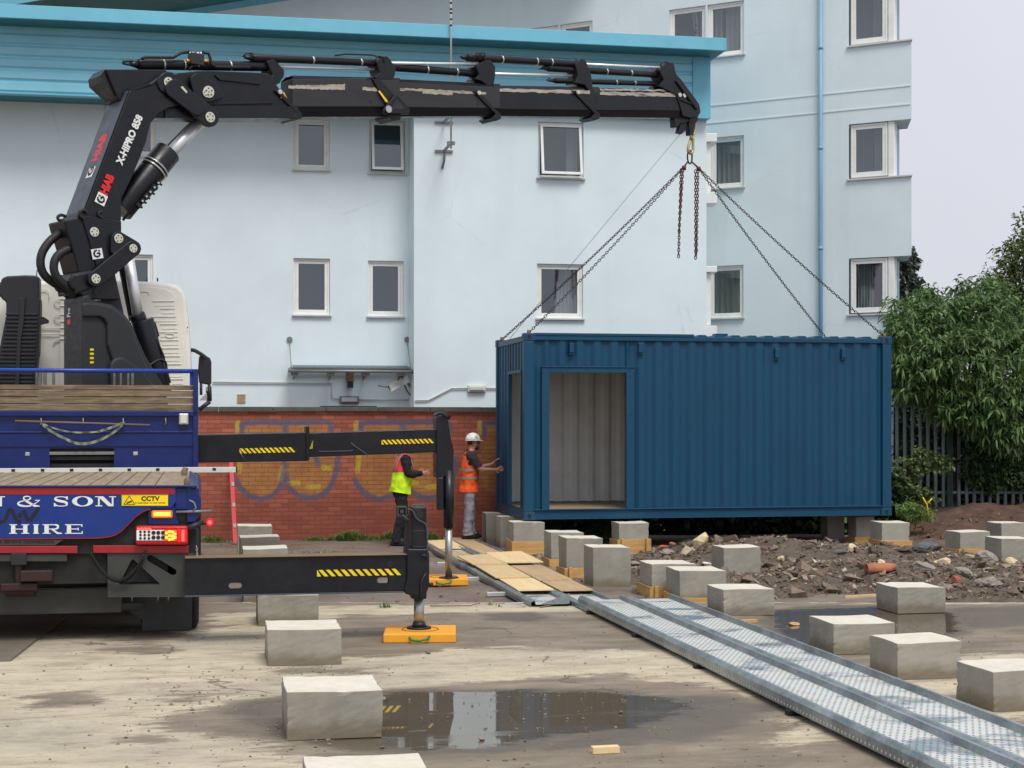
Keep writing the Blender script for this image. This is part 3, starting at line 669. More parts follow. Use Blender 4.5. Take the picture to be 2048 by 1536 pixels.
can = thing('glass_canopy', 'small glass entrance canopy on steel brackets with two tie rods above the brick wall', 'canopy', S(VL.t(705), 30.4, 3))
K = VP(30.1); ka, kb = K.t(583), K.t(828); kz = K.z(600, 742)
m = MB(); m.prism([S(ka+.05,30.1,kz+.05), S(kb-.05,30.1,kz+.05), S(kb-.05,30.78,kz+.12), S(ka+.05,30.78,kz+.12)], (0,0,.015)); m.build('glass_sheet', M['glass'], can)
m = MB(); m.tube(S(ka-.06,30.12,kz), S(kb+.04,30.12,kz), .03); m.tube(S(ka,30.7,kz+.06), S(kb,30.7,kz+.06), .03); m.tube(S(ka,30.12,kz), S(ka,30.8,kz+.06), .025); m.tube(S(kb,30.12,kz), S(kb,30.8,kz+.06), .025); m.tube(S(ka+.02,30.4,kz+.03), S(kb-.02,30.4,kz+.03), .02); m.build('tube_frame', M['galv_dull'], can)
for px in (590, 663, 733, 805):
    m = MB(); t_ = K.t(px); m.prism([S(t_,30.15,kz-.02), S(t_,30.79,kz-.02), S(t_,30.79,kz-.14), S(t_,30.5,kz-.1)], UD*.02); m.box(t_-.07,t_+.07,30.2,30.4,kz-.08,kz+.0); m.build('bracket', M['galv_dull'], can)
for px, tt in ((579, ka), (814, kb-.05)):
    m = MB(); q = VL.p(px, 679, .02); m.tube(q, S(tt, 30.15, kz+.02), .008); m.build('tie_rod', M['galv_dull'], can)
    m = MB(); m.disc(VL.p(px, 679, .0), VL.n, .055, .03); m.build('anchor_disc', M['galv_dull'], can)
m = MB(); t_ = VL.t(699)
m.box(t_-.065, t_+.065, 30.6, 30.8, VL.z(699,764), VL.z(699,740)); sp0 = m.build('floodlight', [M['brown']], bevel=.01, label='brown box lamp under the glass canopy', cat='wall lamp')
m = MB(); m.box(t_-.05, t_+.05, 30.56, 30.72, VL.z(699,776), VL.z(699,764.5)); m.build('lamp_head', M['rubberseal'], sp0)
m = MB(); pts = [(425,764),(664,765.5),(664,796),(680,798)]; m.path([VL.p(x,y,.03) for x,y in pts], .014, 8)
m.path([VL.p(717,799,.03), VL.p(824,800,.03)], .014, 8); m.path([VR.p(830,801,.03), VR.p(857,800,.03), VR.p(903,776,.03), VR.p(935,776,.03)], .014, 8); m.path([VR.p(971,776,.03), VR.p(1010,776,.03)], .014, 8)
m.build('cable_conduit', M['white'], label='white cable conduit running along the pale wall to both bulkhead lights', cat='conduit')
def bulk(pl, x0, x1, y0, y1, lab, lens):
    t = thing('bulkhead_light', lab, 'wall light', pl.p((x0+x1)/2, y1, .05), 'bulkhead lights on the pale wall')
    m = MB(); a, b, c, d = pl.t(x0), pl.t(x1), pl.z(x0,y1), pl.z(x0,y0); pbox(m, pl, a, b, c, d, .003, .07); m.build('housing', M['galv_dull'] if not lens else M['white'], t, .015)
    m = MB(); pbox(m, pl, a+.03, b-.03, c+.03, d-.03, .071, .1); m.build('diffuser', M['white'] if lens else M['upvc_grey'], t, .012)
bulk(VL, 679, 717, 792, 807, 'grey bulkhead light on the pale wall under the glass canopy', False)
bulk(VR, 935, 971, 770, 784, 'white bulkhead light between the canopy and the container', True)
m = MB(); a, b, c, d = VL.t(474), VL.t(491), VL.z(474,806), VL.z(474,788); pbox(m, VL, a, b, c, d, .003, .012)
for k in range(6): zz_ = c+.015+k*(d-c-.03)/5; pbox(m, VL, a+.01, b-.01, zz_-.006, zz_+.006, .012, .024)
m.build('air_vent', mat('cream_vent', (200,176,140), .7), label='cream louvred air vent low on the pale wall', cat='vent')
m = MB(); pbox(m, VL, VL.t(640), VL.t(750), VL.z(640,812)-.03, VL.z(640,812), .0, .35); m.build('wall_shelf', M['rubberseal'], label='thin dark ledge on the pale wall just above the brick coping', cat='ledge')
cc = thing('security_camera', 'white boxed security camera on an arm at the wall step under the canopy', 'security camera', VL.p(825,785,.1))
q0 = VL.p(779, 776, .45); q1 = VL.p(817, 757, .35); ax = (q1-q0); c = (q0+q1)/2; xn = ax.normalized(); yn = VL.n; zn = xn.cross(yn).normalized()
m = MB(); m.obox(c, ax*.5, yn*.06, zn*.06); m.build('housing', M['white'], cc, .008)
m = MB(); m.obox(c+zn*.062+xn*.01, ax*.56, yn*.075, zn*.008); m.build('sunshield', M['white'], cc)
m = MB(); m.obox(q0-xn*.004, xn*.004, yn*.045, zn*.045); m.build('lens_window', M['rubberseal'], cc)
m = MB(); m.path([c-zn*.06, c-zn*.12+xn*.1, VL.p(826,779,.2)], .018); m.path([VL.p(756,771,.5), VL.p(765,773,.47), q0+Vector((0,0,.01))], .012); m.build('arm', M['galv_dull'], cc)
m = MB(); m.path([c-zn*.05+xn*.08, VL.p(815,783,.3), VL.p(820,790,.3), VL.p(826,782,.2)], .012); m.build('cable', M['hose'], cc)  # low lobes added to screen the pale wall and darken the container gap

# ---------------------------------------------------------------- brick boundary wall with graffiti
BW = VP(27.5); bu0, bu1 = -4.2, 5.62; zc = 2.16
bwall = thing('brick_wall', 'red brick boundary wall with faded orange and blue graffiti behind the yard', 'wall', S(4, 27.6, -.06))
us = np.arange(bu0, 5.6, .03); zs = np.arange(-.06, zc+.001, .03); zs[-1] = zc
U, Z = np.meshgrid(us, zs); P = np.stack([U.ravel(), Z.ravel()], 1)
def wp(x, y): q = BW.p(x, y); return (BW.t(x), q.z)
line = np.full(len(P), 9.0); fill = np.full(len(P), -9.0); yel = np.full(len(P), 9.0)
def glyph(dx, part=False):
    global line, fill, yel
    o = lambda L_: [wp(x/2.953+380+dx, y/2.953+800) for x, y in L_]
    lines = [[(310,200),(308,140),(420,128),(560,134),(700,130),(790,126),(832,138),(835,185)],[(560,134),(562,195)],
             [(272,470),(300,520),(350,565),(420,588),(490,565),(535,510),(548,440),(560,370)],[(560,430),(585,520),(640,565),(700,582),(780,565),(830,510),(862,430),(872,345)],
             [(745,340),(760,385)]]
    if part: lines = lines[:1]
    for l in lines: line = np.minimum(line, sdf_line(P, o(l)))
    fills = [[(318,205),(320,150),(560,150),(820,145),(822,200),(860,330),(850,430),(815,510),(750,560),(700,570),(640,550),(590,510),(565,450),(545,470),(520,520),(480,558),(420,574),(360,555),(310,515),(285,470),(285,330)]]
    for f in fills: fill = np.maximum(fill, sdf_poly(P, o(f)))
    yel = np.minimum(yel, sdf_line(P, o([(282,195),(282,135)])))
    if not part:
        for l in ([(590,490),(640,490)],[(790,400),(820,405)],[(700,515),(760,510)],[(300,300),(290,420)],[(535,470),(548,400)]): yel = np.minimum(yel, sdf_line(P, o(l)))
glyph(0); glyph(237); glyph(484, True)
m = MB(); idx = np.arange(len(P)).reshape(len(zs), len(us)); fcs = np.stack([idx[:-1,:-1].ravel(), idx[:-1,1:].ravel(), idx[1:,1:].ravel(), idx[1:,:-1].ravel()], 1)
m.v = [tuple(S(a, 27.5, b)) for a, b in P]; m.f = fcs.tolist(); m.sm = [False]*len(m.f); m.mi = [0]*len(m.f)
n = NT('graffiti_brick')
sv = n.new('ShaderNodeSeparateXYZ'); n.link(n.site(), sv.inputs[0]); cv = n.new('ShaderNodeCombineXYZ'); n.link(sv.outputs['X'], cv.inputs[0]); n.link(sv.outputs['Z'], cv.inputs[1])
wob = n.noise(9, 3, .5); cv2 = n.new('ShaderNodeVectorMath', operation='ADD'); n.link(cv.outputs[0], cv2.inputs[0]); cw = n.new('ShaderNodeCombineXYZ'); n.link(n.math('MULTIPLY', n.math('SUBTRACT', wob, .5), .012), cw.inputs[1]); n.link(cw.outputs[0], cv2.inputs[1])
bt = n.new('ShaderNodeTexBrick'); n.link(cv2.outputs[0], bt.inputs['Vector']); bt.inputs['Scale'].default_value = 1; bt.inputs['Brick Width'].default_value = .225; bt.inputs['Row Height'].default_value = .075
bt.inputs['Mortar Size'].default_value = .006; bt.inputs['Mortar Smooth'].default_value = .3; bt.inputs['Bias'].default_value = -.1
bt.inputs['Color1'].default_value = (*lin((178, 104, 82)), 1); bt.inputs['Color2'].default_value = (*lin((140, 76, 60)), 1); bt.inputs['Mortar'].default_value = (*lin((104, 64, 52)), 1)
col = n.mix(n.mapr(n.noise(1.1, 6, .6), .3, .7), bt.outputs['Color'], lin((156, 80, 60)))
col = n.mix(.45, bt.outputs['Color'], col)
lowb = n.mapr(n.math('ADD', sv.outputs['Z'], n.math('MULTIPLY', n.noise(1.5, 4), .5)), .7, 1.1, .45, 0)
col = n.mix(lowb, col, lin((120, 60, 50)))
fl_ = n.mapr(n.math('ADD', n.attr('gfill').outputs['Fac'], n.math('MULTIPLY', n.math('SUBTRACT', n.noise(12, 5), .5), .06)), -.015, .015)
fl_ = n.math('MULTIPLY', fl_, n.mapr(n.noise(7, 7, .7), .3, .62, .45, .92)); fl_ = n.math('MULTIPLY', fl_, n.mapr(bt.outputs['Fac'], 0, 1, 1, .25))
col = n.mix(fl_, col, n.ramp(n.noise(3, 5), [(.35, lin((160, 108, 58))), (.7, lin((178, 132, 66)))]))
yl_ = n.math('MULTIPLY', n.mapr(n.attr('gyel').outputs['Fac'], .03, .06, .8, 0), n.mapr(n.noise(20, 5), .3, .5)); col = n.mix(yl_, col, lin((188, 164, 52)))
bl_ = n.mapr(n.math('ADD', n.attr('gline').outputs['Fac'], n.math('MULTIPLY', n.math('SUBTRACT', n.noise(9, 4), .5), .05)), .028, .065, 1, 0)
bl_ = n.math('MULTIPLY', bl_, n.mapr(n.noise(14, 6), .3, .55, .5, .88)); col = n.mix(bl_, col, lin((84, 86, 112)))
gm = n.done(col, .88, 0, n.bump(bt.outputs['Fac'], .5, -.004))
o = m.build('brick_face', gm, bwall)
add_attr(o, 'gline', line); add_attr(o, 'gfill', fill); add_attr(o, 'gyel', yel)
m = MB(); m.box(bu0, 5.58, 27.506, 27.72, -.06, zc-.002); o = m.build('brick_core', gm, bwall); nv_ = len(o.data.vertices); add_attr(o, 'gline', [9.0]*nv_); add_attr(o, 'gfill', [-9.0]*nv_); add_attr(o, 'gyel', [9.0]*nv_)
for k, uu in enumerate(np.arange(bu0, bu1-.2, .9)):
    m = MB(); m.box(uu, uu+.893, 27.44+random.uniform(-.004,.004), 27.78, zc+.002, zc+.075+random.uniform(0,.006)); m.build('coping_stone', mat('coping%d' % k, random.choice([(92,90,84),(82,80,76),(100,97,90)]), .9, 0, .2, 6, bump=.4, dirt=.3, dirtcol=(70,72,60)) if k < 4 else M['_cop'], bwall, .008)
    if k == 3: M['_cop'] = mat('coping_common', (88,86,80), .9, 0, .25, 5, bump=.4, dirt=.3, dirtcol=(66,70,58))

# ---------------------------------------------------------------- shipping container
CU0, CU1, CV0, CV1, CZ0, CZ1 = 4.91, 11.0, 24.3, 26.74, .47, 3.36
cont = thing('shipping_container', 'blue corrugated steel container with a cut-out doorway, hanging just above the concrete blocks', 'container', S(CU0, CV0, CZ0))
def corr(mb, u0, u1, z0, z1, v, depth=.036, inward=1, pitch=.278, phase=0):
    """corrugated sheet along u"""
    xs_ = []; a = u0; k = 0
    seg = [(.064, 1), (.07, 1), (.064, 0), (.08, 0)]; st = 0; xs_.append((a, 0))
    while a < u1:
        w_, tgt = seg[k % 4]; a = min(a+w_, u1); xs_.append((a, tgt)); k += 1
    vs = []
    for x, d_ in xs_: vs += [S(x, v+inward*depth*d_, z0), S(x, v+inward*depth*d_, z1)]
    mb.add(vs, [(2*i, 2*i+2, 2*i+3, 2*i+1) for i in range(len(xs_)-1)])
def corr_v(mb, v0, v1, z0, z1, u, depth=.04, pitch=.25):
    xs_ = [(v0, 0)]; a = v0; k = 0
    while a < v1: a = min(a+(.06,.06,.06,.06)[k%4], v1); xs_.append((a, (0,1,1,0)[k%4])); k += 1
    vs = []
    for x, d_ in xs_: vs += [S(u+depth*d_, x, z0), S(u+depth*d_, x, z1)]
    mb.add(vs, [(2*i+2, 2*i, 2*i+1, 2*i+3) for i in range(len(xs_)-1)])
DU0, DU1, DZ0, DZ1 = 5.315, 6.55, .635, 2.755      # doorway
m = MB(); zb, zt_ = CZ0+.155, CZ1-.1
corr(m, CU0+.16, DU0-.02, zb, zt_, CV0+.03); corr(m, DU0-.02, DU1+.02, DZ1+.02, zt_, CV0+.03, phase=0); corr(m, DU1+.02, CU1-.14, zb, zt_, CV0+.03)
m.builds('side_panel', M['cont'], cont)
m = MB(); corr(m, CU0+.16, CU1-.14, zb, zt_, CV1-.03, inward=-1); m.build('side_panel', M['cont'], cont)
m = MB(); corr(m, CU0+.16, DU0-.02, zb, zt_, CV0+.033); corr(m, DU1+.02, CU1-.14, zb, zt_, CV0+.033); corr(m, CU0+.16, CU1-.14, zb, zt_, CV1-.034, inward=-1); corr_v(m, CV0+.16, CV1-.16, zb, zt_, CU1-.12)
corr(m, DU0-.02, DU1+.02, DZ1+.02, zt_, CV0+.033)
m.builds('inner_lining', M['cont_in'], cont)
m = MB(); EV0, EV1 = CV0+.26, CV0+1.23               # end opening
corr_v(m, EV1+.04, CV1-.14, zb, zt_, CU0+.03); corr_v(m, CV0+.14, EV1+.04, DZ1+.04, zt_, CU0+.03); m.box(CU0+.02, CU0+.035, CV0+.14, EV0-.03, zb, DZ1+.04)
m.box(CU1-.06, CU1-.02, CV0+.1, CV1-.1, zb, zt_); m.builds('end_panel', M['cont'], cont)
m = MB(); fw = .045
for (a, b, c_, d_) in ((EV0-.045, EV0, DZ0, DZ1), (EV1, EV1+.045, DZ0, DZ1), (EV0-.045, EV1+.045, DZ1, DZ1+.05)): m.box(CU0-.008, CU0+.05, a, b, c_, d_)
m.build('end_door_frame', M['cont'], cont, .004)
m = MB(); m.box(DU0-.12, DU0, CV0-.012, CV0+.07, DZ0-.02, DZ1+.0); m.box(DU1, DU1+.12, CV0-.012, CV0+.07, DZ0-.02, DZ1); m.box(DU0-.12, DU1+.14, CV0-.014, CV0+.07, DZ1, DZ1+.095); m.box(DU0-.12, DU1+.14, CV0-.03, CV0-.014, DZ1+.083, DZ1+.095)
m.build('side_door_frame', M['cont'], cont, .003)
m = MB()
for (z, uu) in [(zq, DU0-.06) for zq in (.9, 1.5, 2.1)]+[(zq, DU1+.06) for zq in (.9, 2.1, 2.7)]+[(DZ1+.05, uq) for uq in (5.6, 5.9, 6.25, 6.6)]: m.disc(S(uu, CV0-.014, z), -VD, .011, .004, 8)
m.builds('screw', M['bolt'], cont)
m = MB()                                               # posts and rails
for (u0, u1) in ((CU0, CU0+.165), (CU1-.16, CU1)):
    for (v0, v1) in ((CV0, CV0+.14), (CV1-.14, CV1)): m.box(u0+.004, u1-.004, v0+.004, v1-.004, CZ0+.118, CZ1-.118)
m.builds('corner_post', M['cont'], cont, .008)
m = MB()
for v in (CV0, CV1-.06): m.box(CU0+.17, CU1-.17, v+.012, v+.06, CZ1-.1, CZ1-.03)
for u in (CU0+.012, CU1-.06): m.box(u, u+.05, CV0+.15, CV1-.15, CZ1-.12, CZ1-.03)
m.box(CU0+.16, CU0+2.75, CV0+.002, CV0+.07, CZ1-.03, CZ1+.012); m.builds('top_rail', M['cont'], cont, .005)
m = MB()
for v, s_ in ((CV0, 1), (CV1, -1)):
    a, b = sorted((v+s_*.008, v+s_*.05)); m.box(CU0+.17, CU1-.17, *sorted((v+s_*.03, v+s_*.05)), CZ0+.012, CZ0+.155); m.box(CU0+.17, CU1-.17, a, b, CZ0, CZ0+.012); m.box(CU0+.17, CU1-.17, *sorted((v+s_*-.004, v+s_*.05)), CZ0+.143, CZ0+.16)
for u in (CU0+.012, CU1-.06): m.box(u, u+.05, CV0+.15, CV1-.15, CZ0+.01, CZ0+.155)
m.builds('bottom_rail', M['cont'], cont, .003)
for u0 in (CU0, CU1-.178):
    for v0 in (CV0, CV1-.162):
        for z0 in (CZ0-.008, CZ1-.115):
            m = MB(); m.box(u0-.003, u0+.181, v0-.003, v0+.165, z0, z0+.122); c_ = m.build('corner_casting', M['cont'], cont, .01)
            m = MB(); zc_ = z0+.061; pts = [S(u0+.089+.026*math.cos(q), v0-.0045, zc_+.038*math.sin(q)) for q in np.linspace(0, 2*math.pi, 13)[:-1]]; m.prism(pts, -VD*.002)
            sgn = -.0045 if u0 == CU0 else .1825
            pts = [S(u0+sgn, v0+.08+.026*math.cos(q), zc_+.038*math.sin(q)) for q in np.linspace(0, 2*math.pi, 13)[:-1]]; m.prism(pts, UD*(-.002 if sgn < 0 else .002)); m.build('casting_hole', M['letter_black'], c_)
m = MB(); m.box(CU0+.1, CU1-.1, CV0+.05, CV1-.05, DZ0-.05, DZ0-.015); m.build('floor', M['ply_floor'], cont)
m = MB(); m.box(CU0+.1, CU1-.1, CV0+.04, CV1-.04, CZ1-.055, CZ1-.04)
k = CU0+2.8
while k < CU1-.3: m.hexa([S(k,CV0+.03,CZ1-.036),S(k+.19,CV0+.03,CZ1-.036),S(k+.19,CV1-.03,CZ1-.036),S(k,CV1-.03,CZ1-.036),S(k+.04,CV0+.03,CZ1+.005),S(k+.15,CV0+.03,CZ1+.005),S(k+.15,CV1-.03,CZ1+.005),S(k+.04,CV1-.03,CZ1+.005)]); k += .278
m.build('roof_sheet', M['cont'], cont)
m = MB(); pc = VP(25.5); m.box(pc.t(1428), pc.t(1452), 25.4, 25.6, CZ1, CZ1+.09); m.build('roof_vent', M['cont'], cont, .005)
PC = VP(CV0)
for px in (1143, 1281, 1553.5, 1686.5):
    m = MB(); t_ = PC.t(px); z1 = PC.z(px, 686 if px < 1300 else 697); m.box(t_-.035, t_+.035, CV0-.03, CV0+.06, z1-.15, z1); m.box(t_-.04, t_+.04, CV0-.012, CV0+.06, z1-.185, z1-.15); b_ = m.build('vent_cover', M['cont'], cont, .006)
m = MB()
for z in (3.0, 2.05, 1.5, .75): m.box(CU1-.002, CU1+.012, CV0+.03, CV0+.07, z, z+.1)
m.builds('door_hinge', M['cont'], cont)

# ---------------------------------------------------------------- concrete blocks
def wobble_block(mb, u0, u1, v0, v1, z0, z1, taper=.004):
    N = 10; r_ = random.random()*9
    def pt(a, b, c_):
        j = lambda q: .0045*math.sin(q*3.1+r_*7)+random.uniform(-.0025,.0025)
        e = taper*(1-c_); top = (.004*math.sin(a*4+r_)+.003*math.cos(b*5+r_)) if c_ == 1 else 0
        ed = sum(q in (0, 1) for q in (a, b, c_)) >= 2
        if ed and c_ > .05 and random.random() < .06:
            k_ = random.uniform(.003, .008); e += k_; top -= k_*.8*(c_ == 1)
        return S(u0+e+(u1-u0-2*e)*a+j(b+c_)*.6, v0+e+(v1-v0-2*e)*b+j(a+c_)*.6, z0+(z1-z0)*c_+top)
    cache = {}; vs = []; fs = []
    def vid(i, j, k):
        if (i,j,k) not in cache: cache[(i,j,k)] = len(vs); vs.append(pt(i/N, j/N, k/N))
        return cache[(i,j,k)]
    for i in range(N):
        for j in range(N):
            fs += [(vid(i,j,N),vid(i+1,j,N),vid(i+1,j+1,N),vid(i,j+1,N)), (vid(i,0,j),vid(i+1,0,j),vid(i+1,0,j+1),vid(i,0,j+1)), (vid(i+1,N,j),vid(i,N,j),vid(i,N,j+1),vid(i+1,N,j+1)),
                   (vid(0,i+1,j),vid(0,i,j),vid(0,i,j+1),vid(0,i+1,j+1)), (vid(N,i,j),vid(N,i+1,j),vid(N,i+1,j+1),vid(N,i,j+1)), (vid(i,j+1,0),vid(i+1,j+1,0),vid(i+1,j,0),vid(i,j,0))]
    mb.add(vs, fs)
GR = 'precast concrete foundation blocks across the yard'
def block(px, d, w, ztop, lab, depth=None, z0=-.0, form=None):
    """front-left corner at photo column px and distance d"""
    x = (px-1024)/F*d; u = x*CA+d*SA; v = -x*SA+d*CA; dp = depth or w
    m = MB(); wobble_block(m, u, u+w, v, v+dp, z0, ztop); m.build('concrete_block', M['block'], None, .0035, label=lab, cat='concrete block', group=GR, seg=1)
    if form:
        zf, fl, side = form
        m = MB(); t = .022
        zt1 = lambda: zf+random.uniform(-.02,.02)
        a, b, c_, e = zt1(), zt1(), zt1(), zt1()
        m.hexa([S(u-.03,v-t-.006,z0-.03),S(u+w+.03,v-t-.006,z0-.03),S(u+w+.03,v-.006,z0-.03),S(u-.03,v-.006,z0-.03),S(u-.03,v-t-.006,a),S(u+w+.03,v-t-.006,b),S(u+w+.03,v-.006,b),S(u-.03,v-.006,a)])
        m.hexa([S(u-t-.006,v,z0-.03),S(u-.006,v,z0-.03),S(u-.006,v+dp,z0-.03),S(u-t-.006,v+dp,z0-.03),S(u-t-.006,v,a),S(u-.006,v,a),S(u-.006,v+dp,c_),S(u-t-.006,v+dp,c_)])
        m.hexa([S(u+w+.006,v,z0-.03),S(u+w+t+.006,v,z0-.03),S(u+w+t+.006,v+dp,z0-.03),S(u+w+.006,v+dp,z0-.03),S(u+w+.006,v,b),S(u+w+t+.006,v,b),S(u+w+t+.006,v+dp,e),S(u+w+.006,v+dp,e)])
        o = m.build('timber_formwork', M['form'], None, .003, label=fl, cat='formwork', group='timber shuttering left round the block feet', seg=1)
        for uu in (u+.02, u+w-.06):
            if side: mm = MB(); mm.box(uu, uu+.045, v-t-.055, v-t-.01, z0-.03, max(a,b)+.01); mm.build('peg', M['form'], o, .003)
block(620, 7.62, .60, .30, 'block cut off by the bottom edge of the photo, nearest of all')
block(573, 10.12, .61, .305, 'near block standing at the left end of the big puddle')
block(535, 13.15, .61, .30, 'block in front of the rear outrigger beam, left of the yellow pad')
block(515.5, 15.7, .60, .30, 'block directly under the rear outrigger beam')
block(486, 17.9, .5, .58, 'block just behind the rear outrigger beam, nearest of three by the brick wall', z0=-.04)
block(480.5, 20.5, .5, .515, 'middle of three blocks near the graffiti wall behind the beam', z0=-.04)
block(475, 23.2, .5, .475, 'farthest of three blocks near the graffiti wall, left of the red level', z0=-.04)
block(497, 18.1, .12, .20, 'small narrow block stub beside shuttering under the rear beam', z0=-.04, form=(.08,'small timber shuttering under the rear outrigger beam',False))
block(972, 26.6, .4, .46, 'block under the far left container corner, beside the orange-vested worker', z0=-.04)
block(1001, 25.7, .42, .455, 'second block along the container end, half hidden by the first front one', z0=-.04)
block(1027, 24.5, .49, .445, 'block under the near left container corner', z0=-.04, form=(.16,'shuttering under the near left container corner block',False))
block(1102, 22.6, .48, .425, 'leftmost of three tall blocks beside the plywood walkway', z0=-.04, form=(.05,'shuttering at the leftmost of three tall walkway blocks',False))
block(1133, 21.0, .49, .465, 'middle of three tall blocks beside the plywood walkway', z0=-.04, form=(.06,'shuttering at the middle of three tall walkway blocks',True))
block(1186, 19.6, .48, .455, 'largest tall block beside the metal trays, right of two others', z0=-.04)
block(1303.5, 18.6, .54, .34, 'low block right of the largest tall one, back of a row of three', z0=-.04, form=(.07,'ochre shuttering between the tall block and the low ones',True))
block(1359.6, 17.95, .55, .325, 'middle low block in front of the tall rubble-side block', z0=-.04, form=(.03,'thin ochre shuttering under the middle low block',False))
block(1447, 16.5, .557, .27, 'low block at the slab edge by the right-hand puddle, left end of it')
block(1447, 19.7, .478, .45, 'tall tan block standing at the edge of the rubble', z0=-.04)
block(1238, 24.6, .475, .43, 'block under the middle of the container front', z0=-.04, form=(.17,'broken shuttering round the block under mid container',True))
block(1795, 16.7, .54, .27, 'damp block standing in the far edge of the right-hand puddle')
block(1667, 13.8, .563, .267, 'block between the right puddle and the metal trays')
block(1795, 12.46, .542, .29, 'large low block beside the metal trays, second from the right edge')
block(1986.6, 11.1, .56, .28, 'block cut off by the right edge beside the near trays')
block(1764, 24.7, .46, .43, 'block under the near right container corner', z0=-.04, form=(.14,'shuttering at the near right container corner',False))
block(1920, 23.5, .48, .37, 'middle block of three by the earth bank on the right', z0=-.04, form=(.11,'shuttering round the middle block by the earth bank',True))
block(2003, 22.5, .5, .345, 'front block of three by the earth bank, at the right edge', z0=-.04)
block(2003, 25.9, .5, .34, 'rear block of three by the earth bank, at the right edge', z0=-.04, form=(.12,'shuttering round the rear block by the earth bank',False))
block(1655, 26.6, .30, .43, 'pale stub under the container, left of two in its shade', z0=-.04)
block(1712, 26.2, .32, .43, 'pale stub under the container, right of two in its shade', z0=-.04, form=(.1,'shuttering in the shade under the container',False))

# ---------------------------------------------------------------- galvanised trays and plywood walkway
def tray(u0, u1, v0, v1, z, hL, hR, label, thick=.0):
    """perforated deck tray; hL/hR: rise of the folded flange on each side"""
    t = thing('metal_tray', label, 'metal tray', S((u0+u1)/2, v0, 0), 'perforated galvanised trays laid as a walkway')
    m = MB(); m.box(u0+.06, u1-.06, v0, v1, z-.006, z); m.build('deck_sheet', M['tray'], t)
    m = MB(); prof = [(u0,z-.05),(u0,z+hL*.45),(u0+.025,z+hL),(u0+.05,z+hL),(u0+.06,z),(u0+.056,z-.004),(u0+.045,z+hL-.005),(u0+.028,z+hL-.006),(u0+.004,z+hL*.43),(u0+.004,z-.05)]
    m.prism([S(a,v0,b) for a, b in prof], VD*(v1-v0))
    prof = [(2*((u0+u1)/2)-a, z+(b-z)*(hR/hL if b > z else 1)) for a, b in prof]; m.prism([S(a,v0,b) for a, b in prof], VD*(v1-v0)); m.cur = 1; k = v0+.05
    while k < v1: m.disc(S(u0-.001, k, z-.028), -UD, .010, .0015, 8); k += .06
    m.build('side_flange', [M['flange'], M['white'] if z > .07 else M['letter_black']], t)
    
    return t
def bearer(u0, u1, v, z1): 
    m = MB(); m.box(u0, u1, v, v+.07, 0.0 if v < EDGE-.4 else -.04, z1); return m
TL = tray(3.98, 4.495, 4.2, 16.75, .088, .05, .045, 'near left perforated galvanised tray running to the bottom right corner')
TR = tray(4.505, 5.04, 4.2, 16.72, .088, .04, .05, 'near right perforated galvanised tray beside the low blocks')
FL_ = tray(3.50, 3.965, 16.95, 25.9, .03, .04, .035, 'far left galvanised tray mostly covered by plywood sheets')
FR_ = tray(3.975, 4.44, 16.3, 25.8, .032, .035, .04, 'far right galvanised tray mostly covered by plywood sheets')
for i, v in enumerate((6.0, 8.3, 10.4, 12.5, 14.4, 16.2)):
    bearer(3.95, 5.02, v, .036).build('bearer', M['chassis_dark'], None, .004, label='dark bearer under the near trays, %s from the far end' % ['sixth','fifth','fourth','third','second','first'][i], cat='bearer', group='bearers under the near trays')
for i, v in enumerate((17.3, 18.4, 20.2, 22.4)):
    m = bearer(3.28, 4.44, v, .008); m.build('packer_tube', M['alu'], None, .004, label='%s bright tube packing up the far trays beside the outrigger pad' % ['nearest','second','third','farthest'][i], cat='packer', group='bright tubes under the far trays')
sheets = [(3.56, 3.98, 17.85, 19.2, .118, 0, 'ply_bright', 'pale plywood sheet at the near end of the left plywood run'), (3.52, 3.96, 19.15, 20.95, .135, 0, 'ply', 'second plywood sheet of the left run'), (3.5, 3.95, 20.8, 22.1, .15, .02, 'ply', 'third plywood sheet of the left run, beside the outrigger rod'),
          (3.5, 3.98, 22.2, 24.3, .12, -.03, 'ply_old', 'worn plywood sheet lying twisted behind the outrigger rod'), (3.5, 3.95, 24.2, 25.7, .13, .02, 'ply_bright', 'farthest plywood sheet of the left run, by the yellow-vested worker'),
          (4.02, 4.40, 17.75, 18.85, .116, 0, 'ply_old', 'near plywood sheet of the right run with bare tray beside it'), (4.0, 4.41, 18.8, 20.75, .128, 0, 'ply_old', 'second plywood sheet of the right run'), (3.98, 4.50, 20.9, 22.5, .155, .015, 'ply_bright', 'bright raised plywood sheet of the right run beside the tall blocks'),
          (4.0, 4.46, 22.55, 26.5, .12, 0, 'ply_old', 'long worn plywood sheet leading up to the orange-vested worker')]
for (a, b, c_, d_, z, tw, mt, lab) in sheets:
    z -= .028 if c_ < 22 else .07
    m = MB(); t = .014; r1, r2 = random.uniform(-.02,.02), random.uniform(-.03,.03)
    m.hexa([S(a+r1,c_,z-t),S(b+r1,c_,z-t),S(b+r2,d_,z-t+tw),S(a+r2,d_,z-t),S(a+r1,c_,z),S(b+r1,c_,z),S(b+r2,d_,z+tw),S(a+r2,d_,z)])
    m.build('plywood_sheet', M[mt], label=lab, cat='plywood sheet', group='plywood sheets laid on the far trays')
m = MB()                                                 # joining bracket at the step between the tray pairs
m.prism([S(3.62,16.93,.03), S(3.93,16.93,.03), S(3.93,16.93,.14)], VD*.03); m.build('tray_bracket', M['flange'], label='dark perforated bracket where the near trays step over the far ones', cat='bracket')

